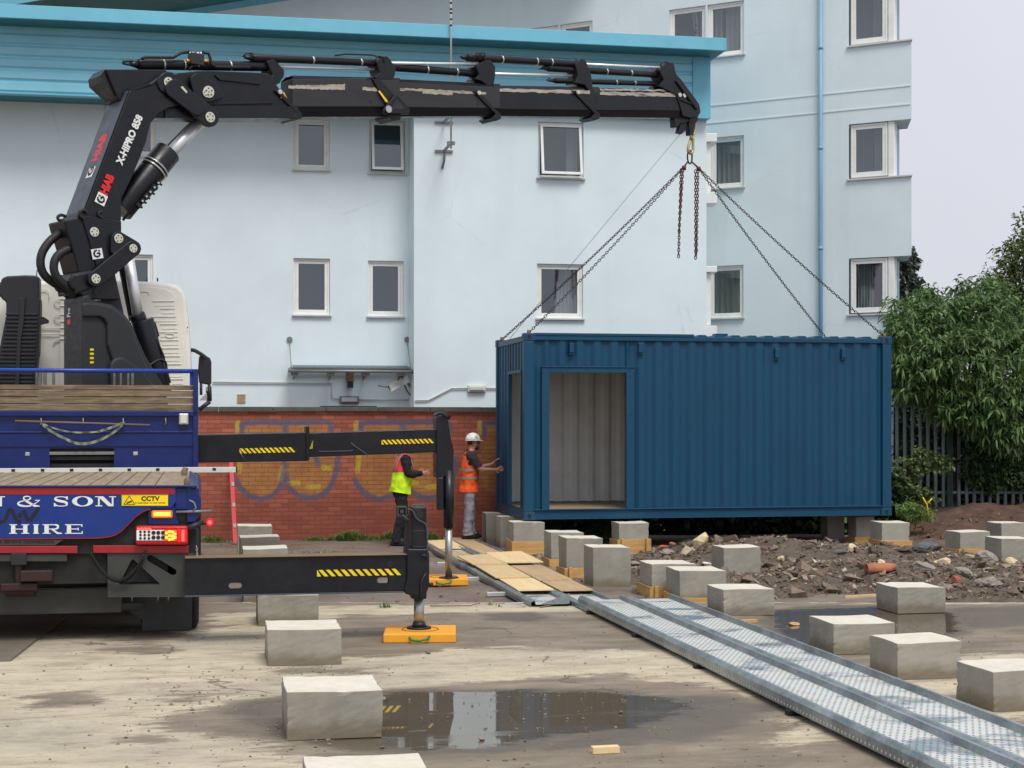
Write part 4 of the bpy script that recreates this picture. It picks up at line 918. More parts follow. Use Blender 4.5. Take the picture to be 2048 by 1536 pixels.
# ---------------------------------------------------------------- loose things on the ground
q = G(1183, 1508); m = MB(); ang = R(13); ax = Vector((math.cos(ang), math.sin(ang), 0)); ay = Vector((-ax.y, ax.x, 0)); m.obox(Vector((q.x+.085,q.y+.03,.022)), ax*.085, ay*.03, Vector((0,0,.021))); m.build('timber_offcut', M['ply_bright'], None, .003, label='small pale timber offcut lying on the slab in front of the puddle', cat='offcut')
q = G(855, 1308); m = MB(); rock(m, (q.x,q.y,.012), .025, .6, 2); m.build('dark_pebble', M['stone_dark'], label='single dark pebble on the dry band in front of the yellow pad', cat='pebble')
q = G(1540, 1245); m = MB(); m.box(*(lambda u, v: (u, u+.42, v, v+.06))(q.x*CA+q.y*SA-.55, -q.x*SA+q.y*CA-.0), .0, .03); m.build('wet_batten', M['form'], None, .003, label='wet batten lying in the right puddle before the low block', cat='batten')
q = G(1588, 1250); m = MB(); rock(m, (q.x,q.y,.01), .05, .4, 2); m.build('floating_chip', M['form'], label='ochre wood chip in the right-hand puddle', cat='wood chip')
m = MB(); m.path([G(1080,1214,.01), G(1105,1210,.015), G(1120,1206,.02)], .008, 5); m.build('twig', M['pole_wood'], label='short dry twig at the slab edge touching the trays', cat='twig')
m = MB(); m.path([G(860,1212,.01), G(940,1211,.012), G(960,1206,.03)], .006, 5); m.build('twig', M['pole_wood'], label='long dry twig at the slab edge right of the near outrigger leg', cat='twig')
# plate lying under the truck, bottom left
m = MB(); a = [G(-60,1325), G(22,1323), G(130,1238), G(-60,1238)]; m.prism([Vector((p.x,p.y,.004)) for p in a], (0,0,.018)); m.build('ground_board', mat('wet_ground_board', (112,106,94), .6, 0, .2, 3, dirt=.6), label='flat grey board under the truck at the left edge', cat='board')
# staffs
m = MB(); K = VP(19.0); a, b = -3.0, K.t(472); z1, z0 = K.z(300, 935), K.z(300, 946)
st = thing('levelling_staff', 'long white aluminium staff lying across the rear of the truck deck', 'staff', S(a, 19.0, z0))
m.box(a, b, 19.0, 19.05, z0, z1); m.build('bar', M['white'], st, .004)
m = MB(); k = b-.25
while k > a: m.box(k-.02, k+.02, 18.996, 19.0, z0+.025, z0+.055); k -= .322
m.builds('socket', M['letter_black'], st); m = MB(); m.box(b, b+.015, 18.995, 19.055, z0-.004, z1+.004); m.build('end_cap', M['letter_black'], st)
K = VP(26.7); a = K.t(468); st = thing('spirit_level', 'tall red spirit level leaning against the graffiti wall left of the stacked blocks', 'spirit level', S(a, 26.9, 0))
zt1 = K.z(468, 926); m = MB(); m.hexa([S(a-.01,26.9,-.02),S(a+.06,26.9,-.02),S(a+.06,26.95,-.02),S(a-.01,26.95,-.02),S(a-.07,27.36,zt1),S(a,27.36,zt1),S(a,27.41,zt1),S(a-.07,27.41,zt1)]); m.build('body', M['level_red'], st, .003)
m = MB()
for f_ in (.2, .46, .72): 
    z = zt1*f_; m.box(a-.05*f_+.005, a-.05*f_+.05, 26.88+.46*f_-.0, 26.9+.46*f_, z-.03, z+.03)
m.builds('vial_window', M['white'], st)

# outrigger pads
def pad(c, w, d_, h, lab, yaw=A):
    ax = Vector((math.cos(yaw), math.sin(yaw), 0)); ay = Vector((-ax.y, ax.x, 0)); c = Vector(c)
    t = thing('outrigger_pad', lab, 'outrigger pad', c, 'yellow outrigger pads')
    m = MB(); m.obox(c+Vector((0,0,h/2)), ax*w/2, ay*d_/2, Vector((0,0,h/2))); m.build('slab', M['orange_pad'], t, .012)
    m = MB(); m.path([c+ax*.17*math.cos(q)+ay*.17*math.sin(q)+Vector((0,0,h+.001)) for q in np.linspace(0, 2*math.pi, 25)[:-1]], .006, 6, closed=True); m.build('locating_ring', mat('pad_groove', (150,98,44), .7) if 'pg' not in M else M['pg'], t)
    m = MB(); f = c-ay*(d_/2); m.path([f+ax*.09+ZD*h*.72, f+ax*.07-ay*.045+ZD*h*.5, f-ay*.07+ZD*h*.35, f-ax*.07-ay*.055+ZD*h*.4, f-ax*.09+ZD*h*.6], .011, 8); m.build('rope_handle', M['green_rope'], t)
q = G(843, 1287); pc1 = Vector((q.x-.03, q.y+.33, 0)); pad(pc1, .66, .62, .085, 'yellow pad under the near outrigger rod, in full view', R(2))
q = G(890, 1167); pc2 = Vector((q.x-.03, q.y+.3, -.03)); pad(pc2, .60, .58, .085, 'yellow pad under the far outrigger, half hidden by the near leg', R(3))

# ---------------------------------------------------------------- lettering
def text2d(body, bold=0.0, res=3):
    cu = bpy.data.curves.new('tmp', 'FONT'); cu.body = body; cu.resolution_u = res; cu.offset = bold; cu.fill_mode = 'FRONT'
    o = bpy.data.objects.new('tmp', cu); COL.objects.link(o)
    dg = bpy.context.evaluated_depsgraph_get(); me = bpy.data.meshes.new_from_object(o.evaluated_get(dg))
    V = [(v.co.x, v.co.y) for v in me.vertices]; Fc = [list(p.vertices) for p in me.polygons]
    bpy.data.objects.remove(o); bpy.data.curves.remove(cu); bpy.data.meshes.remove(me)
    xs_ = [v[0] for v in V]; ys_ = [v[1] for v in V]; x0, x1, y0, y1 = min(xs_), max(xs_), min(ys_), max(ys_)
    return [((x-x0)/(x1-x0), (y-y0)/(y1-y0)) for x, y in V], Fc
def put_text(mb, body, o, ex, ey, bold=0.0, res=3):      # ex, ey: full width and height vectors
    V, Fc = text2d(body, bold, res); mb.add([Vector(o)+Vector(ex)*x+Vector(ey)*y for x, y in V], Fc)
def stroke(mb, pts, w, o, ex, ey, z=0):
    """ribbon through 2-d points with widths"""
    n_ = Vector(ex).cross(Vector(ey)).normalized(); o = Vector(o)+n_*z
    m_ = len(pts); L_ = []; R_ = []
    asp = Vector(ex).length/Vector(ey).length
    for i in range(m_):
        a = pts[max(i-1,0)]; b = pts[min(i+1,m_-1)]; dx, dy = (b[0]-a[0])*asp, b[1]-a[1]; l = math.hypot(dx, dy) or 1
        nx_, ny_ = -dy/l, dx/l; ww = w[i] if isinstance(w, (list, tuple)) else w
        L_.append((pts[i][0]+nx_*ww/2/asp, pts[i][1]+ny_*ww/2)); R_.append((pts[i][0]-nx_*ww/2/asp, pts[i][1]-ny_*ww/2))
    V = [o+Vector(ex)*x+Vector(ey)*y for x, y in L_+R_]; mb.add(V, [(i, m_+i, m_+i+1, i+1) for i in range(m_-1)])
def rect2(mb, x0, x1, y0, y1, o, ex, ey, z=0):
    n_ = Vector(ex).cross(Vector(ey)).normalized(); o = Vector(o)+n_*z; ex = Vector(ex); ey = Vector(ey); mb.quad(o+ex*x0+ey*y0, o+ex*x1+ey*y0, o+ex*x1+ey*y1, o+ex*x0+ey*y1)
def bez(p0, p1, p2, n_=8): return [((1-t)**2*p0[0]+2*t*(1-t)*p1[0]+t*t*p2[0], (1-t)**2*p0[1]+2*t*(1-t)*p1[1]+t*t*p2[1]) for t in [i/n_ for i in range(n_+1)]]
def serif(mb, ch, o, ex, ey):
    """wide roman capitals built from strokes; each stroke a hair above the last"""
    k = [0]
    def z(): k[0] += 1; return .0004*k[0]
    s_, t_ = .2, .09
    if ch in 'HRENI':
        stems = {'H': (.08, .70), 'R': (.12,), 'E': (.12,), 'N': (), 'I': (.30,)}[ch]
        sw = .22 if ch != 'I' else .4
        for x in stems: rect2(mb, x, x+sw, 0, 1, o, ex, ey, z()); rect2(mb, x-.09, x+sw+.09, 0, t_, o, ex, ey, z()); rect2(mb, x-.09, x+sw+.09, 1-t_, 1, o, ex, ey, z())
    if ch == 'H': rect2(mb, .2, .8, .45, .54, o, ex, ey, z())
    if ch == 'E':
        for y in (0, .46, .91): rect2(mb, .3, .92 if y != .46 else .72, y, y+.09, o, ex, ey, z())
        rect2(mb, .88, .94, 0, .28, o, ex, ey, z()); rect2(mb, .86, .92, .74, 1, o, ex, ey, z()); rect2(mb, .68, .73, .36, .64, o, ex, ey, z())
    if ch == 'R':
        stroke(mb, [(.3,.955),(.6,.955)]+bez((.62,.955),(.82,.93),(.8,.74),6)+bez((.8,.72),(.78,.5),(.6,.5),6)+[(.3,.5)], [.09,.09]+[.11,.15,.19,.22,.22,.22,.22]+[.22,.22,.2,.18,.15,.12,.09]+[.09], o, ex, ey, z())
        stroke(mb, [(.5,.5),(.78,.06),(1.0,.045)], [.2,.2,.1], o, ex, ey, z())
    if ch == 'N':
        rect2(mb, .14, .22, 0, .95, o, ex, ey, z()); rect2(mb, .78, .86, .02, 1, o, ex, ey, z()); rect2(mb, .02, .34, 0, t_, o, ex, ey, z()); rect2(mb, .66, .98, 1-t_, 1, o, ex, ey, z()); rect2(mb, 0, .3, 1-t_, 1, o, ex, ey, z())
        n_ = Vector(ex).cross(Vector(ey)).normalized()*z(); O = Vector(o)+n_; X = Vector(ex); Y_ = Vector(ey); mb.quad(O+X*.62, O+X*.86, O+X*.38+Y_, O+X*.12+Y_)
    if ch == 'O':
        N = 28; n_ = Vector(ex).cross(Vector(ey)).normalized()*z(); O = Vector(o)+n_; vs = []
        for i in range(N):
            q = 2*math.pi*i/N; c_, s2 = math.cos(q), math.sin(q); vs.append(O+Vector(ex)*(.5+.5*c_)+Vector(ey)*(.5+.52*s2))
        for i in range(N):
            q = 2*math.pi*i/N; c_, s2 = math.cos(q), math.sin(q); vs.append(O+Vector(ex)*(.5+.27*c_)+Vector(ey)*(.5+.43*s2))
        mb.add(vs, [(i, (i+1)%N, N+(i+1)%N, N+i) for i in range(N)])
    if ch == 'S':
        P_ = bez((.86,.72),(.84,.95),(.5,.96),6)+bez((.48,.96),(.14,.93),(.16,.74),6)+bez((.18,.7),(.24,.58),(.5,.52),5)+bez((.54,.5),(.84,.44),(.86,.26),5)+bez((.86,.24),(.84,.04),(.5,.04),6)+bez((.48,.04),(.14,.05),(.12,.3),6)
        wd_ = []
        for (x, y) in P_:
            wd_.append(.08 if y > .9 or y < .1 else (.24 if .3 < y < .75 and .1 < x < .9 else .15))
        stroke(mb, P_, wd_, o, ex, ey, z()); rect2(mb, .82, .9, .68, 1, o, ex, ey, z()); rect2(mb, .08, .16, 0, .34, o, ex, ey, z())
    if ch == '&':
        P_ = [(.98,.56),(.86,.36),(.68,.14)]+bez((.62,.08),(.46,-.02),(.26,.06),5)+bez((.2,.09),(.0,.2),(.1,.38),5)+bez((.14,.44),(.24,.52),(.44,.6),4)+bez((.5,.63),(.66,.74),(.58,.9),5)+bez((.54,.96),(.42,1.0),(.32,.9),4)+[(.3,.76),(.4,.56),(.62,.26),(.8,.06),(1.0,.04)]
        wd_ = [.08,.08,.09]+[.1,.12,.14,.14,.16,.18]+[.2,.2,.2,.2,.18,.16]+[.14,.12,.1,.09,.08]+[.1,.12,.14,.14,.12,.1]+[.09,.1,.12,.12,.12]+[.14,.2,.22,.2,.08]
        stroke(mb, P_, wd_[:len(P_)]+[.12]*(len(P_)-len(wd_)), o, ex, ey, z()); rect2(mb, .8, 1.02, .56, .63, o, ex, ey, z())
def stripes(mb, mb2, p, ex, ey, nrm, n_=12, slant=1, w=None):
    """black-yellow hazard tape: yellow slanting bars on a black strip"""
    L_ = ex.length; h = ey.length; e = ex/L_; y = ey
    mb2.quad(p+nrm*.001, p+ex+nrm*.001, p+ex+ey+nrm*.001, p+ey+nrm*.001)
    st_ = L_/n_; 
    for i in range(n_):
        x0 = i*st_; b = st_*.55; sh = h*.9*slant
        xs2 = [x0, x0+b, x0+b-sh, x0-sh]
        xs2 = [min(max(x, 0), L_) for x in xs2]
        mb.quad(p+e*xs2[0]+nrm*.003, p+e*xs2[1]+nrm*.003, p+e*xs2[2]+y+nrm*.003, p+e*xs2[3]+y+nrm*.003)
def crane_logo(mb_w, mb_b, c, ex, ey, nrm):
    """white square with a black curled mark"""
    c = Vector(c); mb_w.quad(c-ex-ey, c+ex-ey, c+ex+ey, c-ex+ey)
    P_ = [(.05,.75),(-.35,.6),(-.6,.15),(-.5,-.35),(-.1,-.6),(.3,-.45),(.5,-.1),(.2,.15),(-.1,0)]
    stroke(mb_b, [(x*.5+.5, y*.5+.5) for x, y in P_], [.12,.2,.22,.2,.18,.16,.2,.2,.1], c-ex-ey, ex*2, ey*2, .003)
    stroke(mb_b, [(.6,.8),(.75,.85),(.72,.62)], .1, c-ex-ey, ex*2, ey*2, .0034)

# ---------------------------------------------------------------- loader crane
C0 = S(-1.25, 20.55); TGT = Vector((2.92, 26.58, 0)); cw = (TGT-Vector((C0.x, C0.y, 0))).normalized()
CP = Plane((C0.x, C0.y), (cw.x, cw.y)); CN = CP.n
crane = thing('loader_crane', 'black folding truck-mounted loader crane reaching right over the yard and holding the container', 'crane', Vector((C0.x, C0.y, 1.0)))
def cp(pts, off): return [CP.p(x, y, off) for x, y in pts]
def plate(name, pts, off, th, mt='crane', parent=None, bevel=.012, **k):   # front face at off, going back th
    m = MB(); m.prism(cp(pts, off), -CN*th); return m.build(name, M[mt] if isinstance(mt, str) else mt, parent or crane, bevel, **k)
def circ(px, py, r, n=16, a0=0): return [(px+r*math.cos(a0+2*math.pi*i/n), py+r*math.sin(a0+2*math.pi*i/n)) for i in range(n)]
def hull(pts):
    pts = sorted(set(pts)); 
    def half(ps):
        h = []
        for p in ps:
            while len(h) >= 2 and (h[-1][0]-h[-2][0])*(p[1]-h[-2][1])-(h[-1][1]-h[-2][1])*(p[0]-h[-2][0]) <= 0: h.pop()
            h.append(p)
        return h[:-1]
    return half(pts)+half(pts[::-1])
def pin(px, py, r, off, parent):
    c = CP.p(px, py, off); rr = r/F*c.y
    m = MB(); m.disc(c, CN, rr, .012, 20); p = m.build('pin_cap', M['pin'], parent, .003)
    m = MB(); e = CP.w
    for i in range(5): q = 2*math.pi*i/5+.5; m.disc(c+CN*.012+(e*math.cos(q)+ZD*math.sin(q))*rr*.58, CN, rr*.13, .006, 8)
    m.build('pin_bolt', M['bolt'], p)
def rod(name, p0, p1, off, rpx, mt, parent=None, n=16):
    a = CP.p(*p0, off); b = CP.p(*p1, off); m = MB(); r = rpx/F*(a.y+b.y)/2; m.tube(a, b, r, r, n); return m.build(name, M[mt], parent or crane, .006 if mt == 'crane' else 0)
# column tower and its plastic cover
plate('column', [(191,520),(228,528),(233,556),(249,628),(262,700),(275,800),(280,920),(150,920),(150,800),(150,600),(165,560)], .16, .34, bevel=.02)
plate('column_cover', [(178,590),(167,593),(165,600),(164,700),(166,767),(168,900),(345,900),(336,800),(326,769),(314,749),(292,713),(276,677),(263,646),(247,626),(225,610),(195,604),(184,600),(180,592)], .42, .46, 'crane_plastic', bevel=.05, seg=3)
cov = plate('cover_hood', [(164,606),(178,604),(195,606),(225,613),(246,629),(261,648),(273,679),(288,716),(300,742),(310,770),(300,800),(252,800),(224,716),(216,690),(215,650),(210,640),(200,634),(166,634)], .47, .06, 'crane_plastic', bevel=.03, seg=3)
plate('cover_hump', hull(circ(242,735,21,16)+[(224,800),(330,800),(286,740)]), .50, .08, 'crane_plastic', bevel=.03, seg=3)
m = MB(); mk = MB()
for y in (699, 707.5, 716, 724.5): m.quad(*cp([(180,y+2.2),(187.5,y+2.2),(187.5,y-2),(180,y-2)], .425))
m.build('cover_lettering', M['yellow'], cov); sb0 = CP.p(165, 646, .42)-CN*.33-CP.w*.008; mk.quad(sb0, sb0+ZD*.06, sb0+ZD*.06-CN*.09, sb0-CN*.09); mk.build('cover_badge', M['letter_red'], cov)
m = MB(); 
put_text(m, 'Pro', sb0+ZD*.09, ZD*.11, -CN*.1, .02); m.build('side_lettering', M['letter'], cov)
m = MB(); a = CP.p(192, 602, .3); m.tube(a, CP.p(192,566,.3), .006); m.tube(a-ZD*.02, a+ZD*.015, .06); m.build('post_sensor', M['crane_plastic'], cov)
# column head, knuckle and link plates
plate('column_head', hull(circ(191.5,557.5,19)+circ(158,563,19)+[(175,600),(240,600),(233,556)]), .26, .5, bevel=.02)
m = MB(); m.prism(cp([(150,548),(190,538),(192,575),(152,590)], .27), -CN*.55); m.build('slew_head', M['crane'], crane, .03)
kn = plate('knuckle', [(128,440),(150,436),(165,422),(243,440),(241,470),(247,505),(214,548),(190,552),(158,545),(146,500),(132,455)], .24, .48, bevel=.02)
plate('knuckle_side', [(162,430),(243,442),(243,475),(246,508),(215,545),(196,540),(186,510),(175,470)], .262, .02, 'crane', kn)
lk = plate('link_plate', hull(circ(237,477,14.5)+circ(266,497,17)+circ(232,500,10)), .33, .05, bevel=.01)
plate('link_plate', hull(circ(266,497,16)+circ(245,508,8)+circ(192,557.5,16)+circ(214,548,12)), .34, .05, bevel=.01)
plate('link_plate', hull(circ(266,497,16)+circ(192,557.5,16)+circ(237,477,14)), -.26, .05, bevel=.01)
for (x, y, r, o) in ((188.4,464,9.6,.265), (237,477,9.6,.332), (266.3,496.8,8.6,.343), (191.5,557.5,9.6,.343)): pin(x, y, r, o, lk)
m = MB(); m.quad(*cp(circ(209,531,7,16)[:9], .2645)[:1]*0 or cp([(203,534),(216,534),(213,527),(206,528)], .2645)); m.build('small_cap', M['pin'], kn)
# first boom (leaning arm)
arm_side = [(165,431),(258,182),(300,166),(322,150),(345,150),(356,170),(368,190),(380,205),(338,216),(316,229),(302,246),(292,285),(280,317),(262,360),(243,398),(243,441),(205,438)]
arm = plate('first_boom', arm_side, .24, .48, bevel=.014)
m = MB(); d_ = -CN*.48                                       # lighter cover on its back
A1, A2, A3 = CP.p(164,431,.24), CP.p(257,182,.24), CP.p(262,178,.24)
nn = (A2-A1).cross(CN).normalized(); nn = nn if nn.z > 0 else -nn
m.prism([A1+nn*.004, A2+nn*.004, A2+nn*.012, A1+nn*.012], d_); m.build('back_cover', M['crane_grey'], arm)
m = MB(); m.prism(cp([(258,181),(262,176),(345,158),(340,164),(262,183)], .24), d_); m.build('top_web', M['crane'], arm)
# lettering along the arm
def along(p0, p1, off): a = CP.p(*p0, off); b = CP.p(*p1, off); return a, b-a
m = MB(); o_, ex = along((237,331), (279,228), .2555)
nrm = CN; eyd = CN.cross(ex.normalized()); hgt = (CP.p(286,236,.25)-CP.p(273,229,.25)).length
put_text(m, 'X-HIPRO 858', CP.p(244.5,332,.2555), CP.p(286.5,235,.2555)-CP.p(244.5,332,.2555), eyd*.10, .045); m.build('model_lettering', M['letter'], arm)
m = MB(); put_text(m, 'HIAB', CP.p(214.5,392,.2555), CP.p(229.5,354,.2555)-CP.p(214.5,392,.2555), eyd*.115, .06); m.build('maker_lettering', M['letter_red'], arm)
eu = ex.normalized(); mw = MB(); mb_ = MB(); crane_logo(mw, mb_, CP.p(202.5,398,.257), eu*.068, eyd*.068, CN)
crane_logo(mw, mb_, CP.p(194.5,507.5,.266), (CP.w*math.cos(.2)-ZD*math.sin(.2)*-1)*.072, (ZD*math.cos(.2)-CP.w*math.sin(.2))*.062, CN)
lw_ = mw.build('logo_plate', M['letter'], arm); mb_.builds('logo_mark', M['letter_black'], lw_)
# marks on the back cover (seen obliquely)
bx = eu; bo = A1+nn*.0135; wdir = -CN
def backp(f, g_): return bo+(A2-A1)*f+wdir*(.48*g_)
m = MB(); put_text(m, 'HIAB', backp(.445,.24), (A2-A1)*.22, wdir*.19, .05); m.build('back_lettering', M['letter_red'], arm)
mw = MB(); mb_ = MB(); c_ = backp(.37,.42); crane_logo(mw, mb_, c_, eu*.10, wdir*.09, nn); lw2 = mw.build('back_logo_plate', M['letter'], arm); mb_.build('back_logo_mark', M['letter_black'], lw2)
# elbow link and second boom
boom = plate('outer_boom_housing', [(211,138),(330,139),(345,150),(356,146),(395,142),(415,141),(538,146),(600,238),(555,236),(330,236),(309,235),(258,215),(236,196),(222,165)], .16, .40, bevel=.014)
plate('tail_opening', [(211,138),(200,151),(202,166),(234,196),(222,165)], .12, .34, 'letter_black', boom, bevel=0)
plate('housing_lower_web', [(330,236),(590,236),(602,238),(596,213),(430,212),(330,218)], .185, .02, 'crane', boom, .004)
plate('housing_rib', [(430,150),(520,165),(521,169),(440,160)], .185, .03, 'crane', boom, .004); plate('housing_rib', [(410,205),(545,203),(547,207),(410,210)], .185, .03, 'crane', boom, .004)
plate('pivot_plate', hull(circ(417,183,22)+circ(395,160,14)+circ(400,195,10)+circ(440,190,8)), .23, .06, 'crane', boom)
pin(417, 184, 12, .235, boom); pin(413, 186, 9, .24, boom)
el = plate('elbow_link', hull(circ(337,165,22)+circ(352,180,14)), .27, .05)
plate('elbow_link', hull(circ(350,177,19)+circ(396,214,17)), .30, .05); plate('elbow_link', hull(circ(394,211,18)+circ(420,235,19)), .27, .05)
plate('elbow_link', hull(circ(345,170,20)+circ(420,235,18)), -.30, .05)
pin(337, 165, 10.5, .275, el); pin(420, 234.5, 10.5, .275, el)
m = MB(); m.quad(*cp([(361,174),(365,172),(375,183),(373,187)], .303)); m.build('small_cap', M['pin'], el)
# lift cylinders
rod('lift_cylinder_rod', (258,520), (277,640), .0, 11, 'chrome'); rod('lift_cylinder_barrel', (246,530), (268,640), -.28, 10, 'crane')
rod('lift_cylinder_barrel', (285,640), (322,790), .04, 22, 'crane', n=20)
rod('lift_cylinder_gland', (273,628), (280,645), .0, 16, 'crane')
plate('valve_block', [(300,642),(312,644),(320,672),(312,678),(300,660)], .12, .12)
rod('knuckle_rod', (404,240), (326,322), .0, 12, 'chrome'); b_ = rod('knuckle_barrel', (336,304), (240,420), .0, 27, 'crane', n=22); rod('knuckle_rod', (396,238), (318,320), -.3, 9, 'crane')
for f_ in (.26, .31):
    a = CP.p(336,304,0); b = CP.p(240,420,0); c_ = a.lerp(b, f_); m = MB(); m.tube(c_, c_+(b-a).normalized()*.02, .192, .192, 22); m.build('clamp_band', M['clip'], b_)
m = MB(); a = CP.p(332,336,.12); b = CP.p(246,440,.12); m.path([a, a.lerp(b,.3)-CN*.0, a.lerp(b,.7), b], .018, 8)
for k in range(6): c_ = CP.p(316-k*8, 366+k*9, .16); e_v = (CP.w*.62+ZD*.78)*random.uniform(.02,.04); m.obox(c_, e_v, CN*.04, (CP.w*.78-ZD*.62)*random.uniform(.015,.04)); m.tube(c_, c_+(CP.w*.8-ZD*.3)*random.uniform(.04,.08), .014)
m.build('valve_assembly', M['hose'], b_)
m = MB()
for k in range(5): c_ = CP.p(316-k*8, 366+k*9, .21); m.disc(c_, CN, .014, .02, 8)
m.build('fitting', M['clip'], b_)
# extensions
def sect(x0, x1, yt0, yt1, ys0, ys1, yc0, yc1, yb0, yb1, hw, mt):
    o = plate('extension', [(x0,ys0),(x1,ys1),(x1,yc1),(x0,yc0)], hw, 2*hw, mt)
    m = MB(); F0 = CP.p(x0,ys0,hw); F1 = CP.p(x1,ys1,hw)
    a0, a1 = CP.p(x0,yt0,hw*.55), CP.p(x1,yt1,hw*.55); b0, b1 = CP.p(x0,yb0,hw*.6), CP.p(x1,yb1,hw*.6); g0, g1 = CP.p(x0,yc0,hw), CP.p(x1,yc1,hw)
    bk = lambda p, s_: p-CN*s_
    m.quad(F0, F1, a1, a0); m.quad(a0, a1, bk(a1, hw*1.1), bk(a0, hw*1.1)); m.quad(bk(a0,hw*1.1), bk(a1,hw*1.1), bk(F1,2*hw), bk(F0,2*hw))
    m.quad(b0, b1, g1, g0); m.quad(b0, bk(b0,hw*1.2), bk(b1,hw*1.2), b1); m.quad(bk(g0,2*hw), bk(g1,2*hw), bk(b1,hw*1.2), bk(b0,hw*1.2))
    m.build('edge_fold', M['crane'], o); return o
s2 = sect(585, 800, 151, 156, 157, 159, 214, 214, 234, 233, .155, 'boom'); s3 = sect(790, 1000, 158, 168, 163, 174, 215, 217, 233, 232, .14, 'boom')
s4 = sect(990, 1198, 171, 174, 183, 187, 219, 221, 232, 234, .125, 'crane'); s5 = sect(1190, 1368, 176, 179, 189, 195, 221, 222, 234, 236, .11, 'crane')
def scrape(x0, x1, y0, y1, y2, y3, off, par):
    N = 26; up = []; lo = []
    for i in range(N+1):
        f = i/N; x = x0+(x1-x0)*f; up.append(CP.p(x, y0+(y1-y0)*f+random.uniform(-1.2,1.2), off)); lo.append(CP.p(x, y2+(y3-y2)*f+random.uniform(-1.4,1.4)*(1-.6*abs(2*f-1)), off))
    m = MB(); m.add(up+lo, [(i, N+1+i, N+2+i, i+1) for i in range(N)]); m.build('worn_paint_strip', M['scrape'], par)
scrape(577, 690, 171, 168, 177, 180, .158, s2); scrape(725, 760, 174, 176, 180, 183, .158, s2); scrape(800, 972, 176, 184, 181, 189, .143, s3); scrape(845, 905, 180, 182, 187, 190, .144, s3)
scrape(992, 1180, 177, 181, 183, 188, .128, s4); scrape(1200, 1356, 183, 186, 190, 194, .113, s5); scrape(1200, 1350, 177, 180, 181, 183, .100, s5)
# bracket collars carrying the extension cylinders
def collar(x, y, dx, big, off, foot=True, ysh=0):
    """slanting collar plate; x,y of its bottom end"""
    P_ = [(x-52,y-52-ysh),(x-40,y-52-ysh),(x-8,y-16),(x+4,y-6),(x+4,y+4),(x-6,y+8),(x-14,y+2),(x-6,y-6)]
    o = plate('boom_collar', P_, off, 2*off, bevel=.006)
    for p_ in ((x-41, y-48),): 
        m = MB(); m.disc(CP.p(p_[0], p_[1], off+.01), CN, .03, .03, 10); m.build('collar_bolt', M['pin'], o)
    return o
collar(600, 232, 0, 1, .19); collar(998, 234, 0, 1, .165); collar(1196, 233, 0, 1, .15)
cl = plate('boom_collar', [(745,158),(760,158),(790,190),(805,225),(800,240),(790,242),(780,234),(772,205)], .185, .37, bevel=.006)
tb = plate('lifting_lug', [(766,222),(772,212),(790,190),(795,188),(800,194),(820,218),(820,228),(770,228)], .24, .05)
plate('lug_window', [(784,214),(794,198),(808,214),(806,218),(785,218)], .243, .004, 'boom', tb, 0)
m = MB(); m.disc(CP.p(776.5,218.5,.245), CN, .05, .02, 14); m.build('lug_pin', M['clip'], tb)
m = MB(); m.prism(cp([(756,182),(759,181),(776,203),(772,205)], .19), CN*.004); m.build('yellow_mark', M['yellow'], cl)
def bracket(name, pts, th=.2): return plate(name, pts, th, 2*th, bevel=.012)
bracket('cylinder_bracket', [(533,122),(548,118),(558,128),(569,140),(569,150),(560,166),(548,172),(536,166),(545,150)], .12)
bracket('cylinder_bracket', [(752,122),(764,112),(775,112),(781,119),(792,136),(791,148),(784,166),(772,172),(754,158),(748,154),(760,146)], .12)
bracket('cylinder_bracket', [(952,132),(970,120),(982,120),(991,133),(991,150),(988,170),(976,172),(964,163),(950,158),(958,150)], .12)
bracket('cylinder_bracket', [(1150,128),(1163,116),(1172,121),(1183,150),(1186,176),(1192,186),(1186,192),(1174,176),(1170,170),(1150,166),(1156,150)], .12)
hd = bracket('boom_head', [(1318,140),(1334,125),(1347,124.5),(1353,148),(1364,160),(1383,186),(1399,208),(1402,224),(1396,234),(1380,236),(1366,232),(1358,205),(1352,190),(1340,184),(1318,172),(1328,160)], .13)
for (x, y) in ((1359,190),(1368,191)): m = MB(); m.disc(CP.p(x, y, .131), CN, .035, .02, 12); m.build('head_pin', M['pin'], hd)
plate('head_rib', [(1352,162),(1356,160),(1398,214),(1394,220)], .16, .03, 'crane', hd); plate('head_rib', [(1362,196),(1400,212),(1400,216),(1360,200)], .15, .02, 'crane', hd)
plate('head_lug', [(1349,232),(1366,232),(1380,240),(1372,246),(1360,248),(1356,255),(1350,254)], .06, .12, 'crane', hd)
plate('rope_anchor', [(1362,244),(1374,244),(1371,262),(1364,268),(1356,266)], .04, .08, 'crane', hd)
plate('hook_hanger', [(1379,230),(1397,228),(1396,240),(1390,250),(1388,270),(1380,271),(1378,250)], .05, .1, 'crane', hd)
# warning sticker, small dots
m = MB(); m.prism(cp([(561,196),(574,196),(567.5,183)], .1865), CN*.001); m.build('warning_sticker', mat('warning_orange', (240,178,40), .5), boom); m = MB(); m.prism(cp([(565.5,193.5),(569.5,193.5),(567.5,187)], .1885), CN*.001); m.build('sticker_mark', M['letter_black'], boom)
for (x, y, h_) in ((741,203,.157),(956,207,.142),(1160,211,.127),(1339,214,.112)): m = MB(); m.disc(CP.p(x,y,h_), CN, .022, .002, 10); m.build('bore', M['letter_black'], s2)
